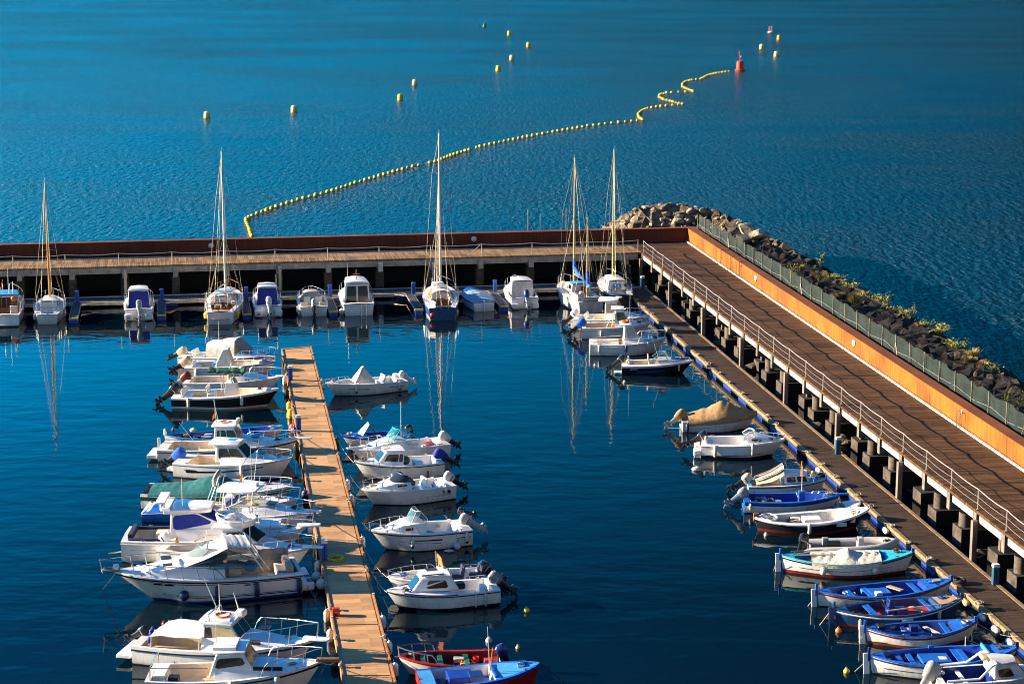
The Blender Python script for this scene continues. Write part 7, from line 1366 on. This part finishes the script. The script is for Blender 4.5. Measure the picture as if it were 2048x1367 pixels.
b = Boat('sailboat', (1182, 626), (1124, 562), 2.75, .95, 1.3, 'white ketch with blue sail cover on its leaning boom and clear-lit side', rake=.8, tw=.72, mid=.45)
sail_hull(b, 'oldwhite', stripe='black', inner='oldwhite', sole='beige', deckc='lwood', trunkcol='oldwhite', trunk=(.36, .72, .45, .6)); rig(b, .58, 12.1, 'yelmast', .07, ((.58, 1.05),), boom=3.6, boomz=2.5, sailcol='bblue_canvas'); rig(b, .14, 7.6, 'yelmast', .052, ((.7, .5),), t_bow=None, stern=False, mname='mizzen_mast', base=1.1, boom=1.2, boomz=2.0, sailcol='bblue_canvas'); pulpits(b, .66); b.cabin(.34, .50, .55, .62, .58, .25, .05, zb=1.38, win='glass', sw=[(.15, .85, .2, .85, 'glass')], fw=[(.05, .95, .1, .9)], oh=(.1, .05, .05), rt=.05, roofcol='sky_blue', name='wheelhouse'); b.boxat('dodger_cloth', .14, 1.05, 1.0, (1.6, .05, .5), 'white_canvas'); b.boxat('companion_curtain', .30, -.2, 1.1, (.1, .7, .7), 'dred'); b.boxat('stern_locker', .06, 0, 1.0, (.5, 1.5, .25), 'oldwhite'); b.boxat('bundle', .2, .3, 1.2, (.4, .4, .35), 'beige', bev=.1)
b = FB('sailboat', (1244, 612), 7.8, 2.6, .9, 1.2, 'grey-hulled sailboat with yellowish mast squeezed against the right dock', rake=.8, tw=.66, mid=.45, turn=-1)
sail_hull(b, 'navy', stripe='white', inner='white2', sole='lgrey', deckc='lgrey', trunkcol='white', trunk=(.30, .70, .6, .66)); rig(b, .55, 12.5, 'yelmast', .072, ((.45, .95), (.7, .5)), boom=2.4, boomz=2.4); pulpits(b, .66); back_panel(b, .36, .36, 1.0, 1.45, b.x(.30) - .10, 'sky_blue', 'companionway', .03); b.boxat('round_vent', .285, -.7, 1.25, (.04, .2, .2), 'black', bev=.06)
# ropes, cleats and the odd clutter lying on every deck
rd = random.Random(21)
for b in ALL:
    if b.L < 4: continue
    mb = MB().use(rd.choice(['rope', 'drope', 'lgrey', 'mblue', 'rope'])); t = rd.uniform(.82, .90); c = Vector((b.x(t), b.w(t) * rd.uniform(-.4, .4), b.z(t) + .07 + .045 * b.w(t)))
    for k in range(4): mb.torus(c + Vector((rd.uniform(-.08, .08), rd.uniform(-.06, .06), .02 * k)), rd.uniform(.09, .17), .02, 11, 5, Matrix.Rotation(rd.uniform(-.2, .2), 3, 'X'))
    a = b.x(.97); mb.tube([c, ((c.x + a) / 2, c.y * .3 + .05, b.z(.93) + .07), (a, 0, b.z(.97) + .08)], .016, 4); mb.build('deck_rope', b.root)
    if b.root.name.split('.')[0] in ('fishing_boat', 'open_boat', 'launch', 'rowing_boat', 'motor_boat') and b.w(.3) > .7:
        t = rd.uniform(.26, .34); c = Vector((b.x(t), rd.uniform(-.25, .25), .40)); m3 = MB().use(rd.choice(['rope', 'drope', 'orange', 'green']))
        for k in range(5): m3.torus(c + Vector((rd.uniform(-.1, .1), rd.uniform(-.1, .1), .03 * k)), rd.uniform(.12, .22), .025, 11, 5, Matrix.Rotation(rd.uniform(-.3, .3), 3, 'X'))
        m3.build('net_rope', b.root); m4 = MB().use(rd.choice(['bred', 'white2', 'yellow', 'grey', 'mblue'])); t = rd.uniform(.16, .24); m4.lathe([(.11, 0), (.14, .27), (.12, .27), (.09, .03)], (b.x(t), rd.uniform(-.4, .4), .33), 10); m4.build('bucket', b.root)
        b.boxat('fish_crate', rd.uniform(.36, .40), rd.choice([-1, 1]) * b.w(.3) * .5, .32, (.5, .32, .2), rd.choice(['lgrey', 'oldwhite', 'sky_blue', 'wood']), rz=rd.uniform(-.3, .3))
    for tt in (.12, .86):
        for sg in (-1, 1):
            m2 = MB().use('steel'); p = Vector((b.x(tt), sg * (b.w(tt) - .09), b.z(tt) + .05)); m2.box(p, (.05, .04, .06)); m2.tube([p + Vector((-.10, 0, .05)), p + Vector((.10, 0, .05))], .018, 5); m2.build('cleat', b.root)
# ------------------------------------------------------------------ loose floats and fenders
def floatball(x, y, r, col, label, name='mooring_float', z=None, sc=(1, 1, 1)):
    mb = MB().use(col); mb.sphere((0, 0, 0), r, 14, 10, sc); o = mb.build(name, loc=G(x, y, 0) + Vector((0, 0, r * .45 if z is None else z))); m2 = MB().use('rope'); m2.torus((0, 0, r * sc[2]), .05, .014, 9, 5, Matrix.Rotation(PI / 2, 3, 'X')); m2.build('eye', o); tag(o, label, 'float'); return o
floatball(1053, 1223, .16, 'buoyyellow', 'small yellow mooring float alone right of the cabin boat'); floatball(978, 1283, .16, 'fenderwhite', 'small white mooring float behind the red-lined boat'); floatball(1036, 1296, .11, 'yelmast', 'dark topped small mooring float right of the white one'); floatball(1693, 1344, .14, 'buoyyellow', 'small yellow mooring float left of the largest fishing boat'); floatball(1677, 1263, .15, 'orange', 'small orange float by the stern of the deep blue fishing boat')
floatball(387, 862, .16, 'buoypale', 'stubby pale float drifting by the blue rowing boat, right of the two', sc=(1.5, 1, .9)); floatball(346, 860, .09, 'bred', 'tiny pink-red float drifting by the blue rowing boat'); floatball(1394, 940, .17, 'fenderwhite', 'white fender drifting flat behind the open-stern sport boat', 'drifting_fender', sc=(1.9, 1, 1)); floatball(898, 1103, .14, 'fenderwhite', 'flat white scrap drifting behind the clear-screen sport boat', 'drifting_scrap', sc=(1.9, 1, .5)); floatball(1532, 1071, .12, 'fenderwhite', 'tiny white float below the black-hulled launch')
floatball(1249, 765, .12, 'fenderwhite', 'tiny white float by the stern of the dark navy speedboat'); floatball(328, 1249, .11, 'bred', 'small red float off the express cruiser bow'); floatball(1190, 731, .1, 'white', 'tiny white float behind the boat with clouded windows')
def edge_fender(p, col, label, r=.16, l=.6, rz=0, lie=True):
    mb = MB().use(col); mb.lathe([(.03, -l / 2 - .04), (r * .6, -l / 2), (r, -l / 2 + r * .6), (r, l / 2 - r * .6), (r * .6, l / 2), (.03, l / 2 + .04)], (0, 0, 0), 12, axis='x' if lie else 'z'); o = mb.build('fender', loc=p); o.rotation_euler = (0, 0, rz); m2 = MB().use('rope'); m2.tube([(0, 0, r), (.1, .05, .45)], .014, 4); m2.build('lanyard', o); tag(o, label, 'fender', 'fenders tied along the docks and pontoon')
AL = PRZ + PI / 2
for (v, col, lab, r, lie) in [(.105, 'fenderwhite', 'white fender at the left pontoon edge by the first pedestal', .2, False), (.135, 'fenderwhite', 'dirty white fender at the left pontoon edge just below the first pedestal', .17, False), (.185, 'rubber', 'black ball-like fender at the left pontoon edge, farthest', .2, False), (.245, 'buoyyellow', 'yellow and white fender at the left pontoon edge, upper', .22, False), (.275, 'buoyyellow', 'yellow fender at the left pontoon edge, lower', .22, False),
        (.33, 'bred', 'red ball fender against the left pontoon edge', .3, False), (.345, 'fenderblue', 'navy fender beside the red one at the pontoon edge', .18, False), (.40, 'rubber', 'black fender hanging low from the left pontoon edge', .2, False), (.56, 'fenderblue', 'navy drum fender at the left pontoon edge by the hose pedestal', .24, False), (.655, 'white', 'long white fender upright at the left pontoon edge', .2, False), (.75, 'fenderwhite', 'round pale fender left of the red crate', .18, False), (.79, 'tan_canvas', 'tan sun-bleached fender below the round pale one', .16, False),
        (.86, 'beige', 'beige fender on the left pontoon edge near the bottom', .15, False), (.90, 'fenderwhite', 'white and blue fender on the left pontoon edge near the bottom', .17, False), (.945, 'tan_canvas', 'brown fender lowest on the left pontoon edge', .16, False)]:
    edge_fender(PT(-.06, v, .26), col, lab, r, .62 if r < .25 else .5, AL, lie)
for (v, col, lab) in [(.16, 'lgrey', 'pale fender on the right pontoon edge, farthest'), (.395, 'rubber', 'black fender on the right pontoon edge'), (.535, 'white', 'white fender on the right pontoon edge, highest of the white ones'), (.58, 'fenderwhite', 'white fender with dark base on the right pontoon edge'), (.695, 'fenderwhite', 'small white fender on the right pontoon edge by the rope'), (.875, 'white', 'blue-white fender on the right pontoon edge by the red boat bow'), (.925, 'white', 'second blue-white fender below the first by the red boat bow'), (.965, 'white', 'lowest blue-white fender on the right pontoon edge')]:
    edge_fender(PT(1.06, v, .28), col, lab, .15, .62, AL, False)
for (x, y, col, lab) in [(1775, 1060, 'white', 'white fender lying along the right dock edge above the grey inflatable'), (1938, 1203, 'yelmast', 'ochre fender on the right dock edge below the rope heap'), (1972, 1233, 'fenderwhite', 'white fender on the right dock edge, upper of the near three'), (1997, 1258, 'lgrey', 'grey fender on the right dock edge, middle of the near three'), (2027, 1283, 'white', 'brightest white fender low on the right dock edge'), (1640, 940, 'lgrey', 'teal-grey fender on the dock edge by the small cabin boat')]:
    p = G(x, y, .25); s = -((p - C0).dot(d1)); edge_fender(PR(s, TL - .16, .25), col, lab, .15, .62, math.atan2(d1.y, d1.x))
# mooring ropes from pontoon to boats (thin, slack)
def line(p, q, sag, col, label, r=.014):
    p, q = Vector(p), Vector(q); pts = []
    for i in range(13):
        u = i / 12; w = p.lerp(q, u); w.z -= sag * 4 * u * (1 - u); pts.append(w - p)
    mb = MB().use(col); mb.tube(pts, r, 4); o = mb.build('mooring_rope', loc=p); tag(o, label, 'rope', 'mooring ropes to the docks')
k = 0
for (x0, y0, z0, v, u, col, lab) in [(551, 712, 1.1, .03, 0, 'rope', 'cream hooded boat farthest along'), (556, 780, 1.1, .15, 0, 'rope', 'black-hulled console boat'), (590, 880, 1.1, .26, 0, 'rope', 'wheelhouse boat with black side stripe'), (582, 918, 1.1, .36, 0, 'rope', 'arched-window cabin boat'), (628, 1052, 1.3, .53, 0, 'drope', 'big cruiser with deep blue screens'), (620, 1098, 1.1, .66, 0, 'rope', 'flybridge boat'), (612, 1185, .6, .70, 0, 'drope', 'express cruiser stern'),
        (652, 768, .9, .12, 1, 'drope', 'boat with the pointed shroud'), (687, 874, .7, .26, 1, 'drope', 'small blue-topped boat'), (708, 925, .9, .35, 1, 'rope', 'boat with brown side windows'), (724, 980, .9, .44, 1, 'drope', 'runabout with the red flash'), (742, 1063, .9, .58, 1, 'drope', 'clear-screen sport boat'), (775, 1154, .8, .70, 1, 'rope', 'bow-rail boat with navy seats'), (774, 1184, .8, .74, 1, 'rope', 'boat with rounded brown window'), (797, 1312, .8, .92, 1, 'drope', 'red-lined wooden boat')]:
    line(G(x0, y0, z0), PT(u, v, .58), .28, col, f'slack mooring rope from the pontoon to the {lab}')
for (x0, y0, z0, ds, lab) in [(1386, 720, .9, 1.5, 'dark navy speedboat'), (1512, 826, 1, 1.5, 'tan-shrouded boat'), (1568, 878, 1, 1.5, 'open-stern sport boat'), (1651, 958, .8, 1.4, 'small cabin boat with striped canopy'), (1736, 1018, 1, 1.5, 'black-hulled launch'), (1826, 1105, 1, 1.2, 'turquoise-rimmed fishing boat'), (1903, 1159, .9, 1.3, 'blue open fishing boat'), (1923, 1195, 1, 1.4, 'deep blue fishing boat'), (1951, 1242, .9, 1.4, 'cream-lined fishing boat')]:
    p = G(x0, y0, z0); s = -((p - C0).dot(d1)) + ds; line(p, PR(s, TL + .1, .6), .2, 'rope', f'short mooring rope from the right dock to the {lab}')
for (x0, y0, z0, x1, y1, lab) in [(1629, 1195, .4, 1614, 1213, 'blue open fishing boat'), (1660, 1222, .7, 1638, 1251, 'deep blue fishing boat'), (1726, 1270, .5, 1716, 1283, 'cream-lined fishing boat'), (1728, 1325, .6, 1708, 1343, 'largest blue and white fishing boat'), (1553, 1122, .6, 1547, 1141, 'turquoise-rimmed fishing boat'), (318, 873, .6, 297, 900, 'long blue rowing boat')]:
    line(G(x0, y0, z0), G(x1, y1, -.05), 0, 'rope', f'stern line running into the water from the {lab}', .016)
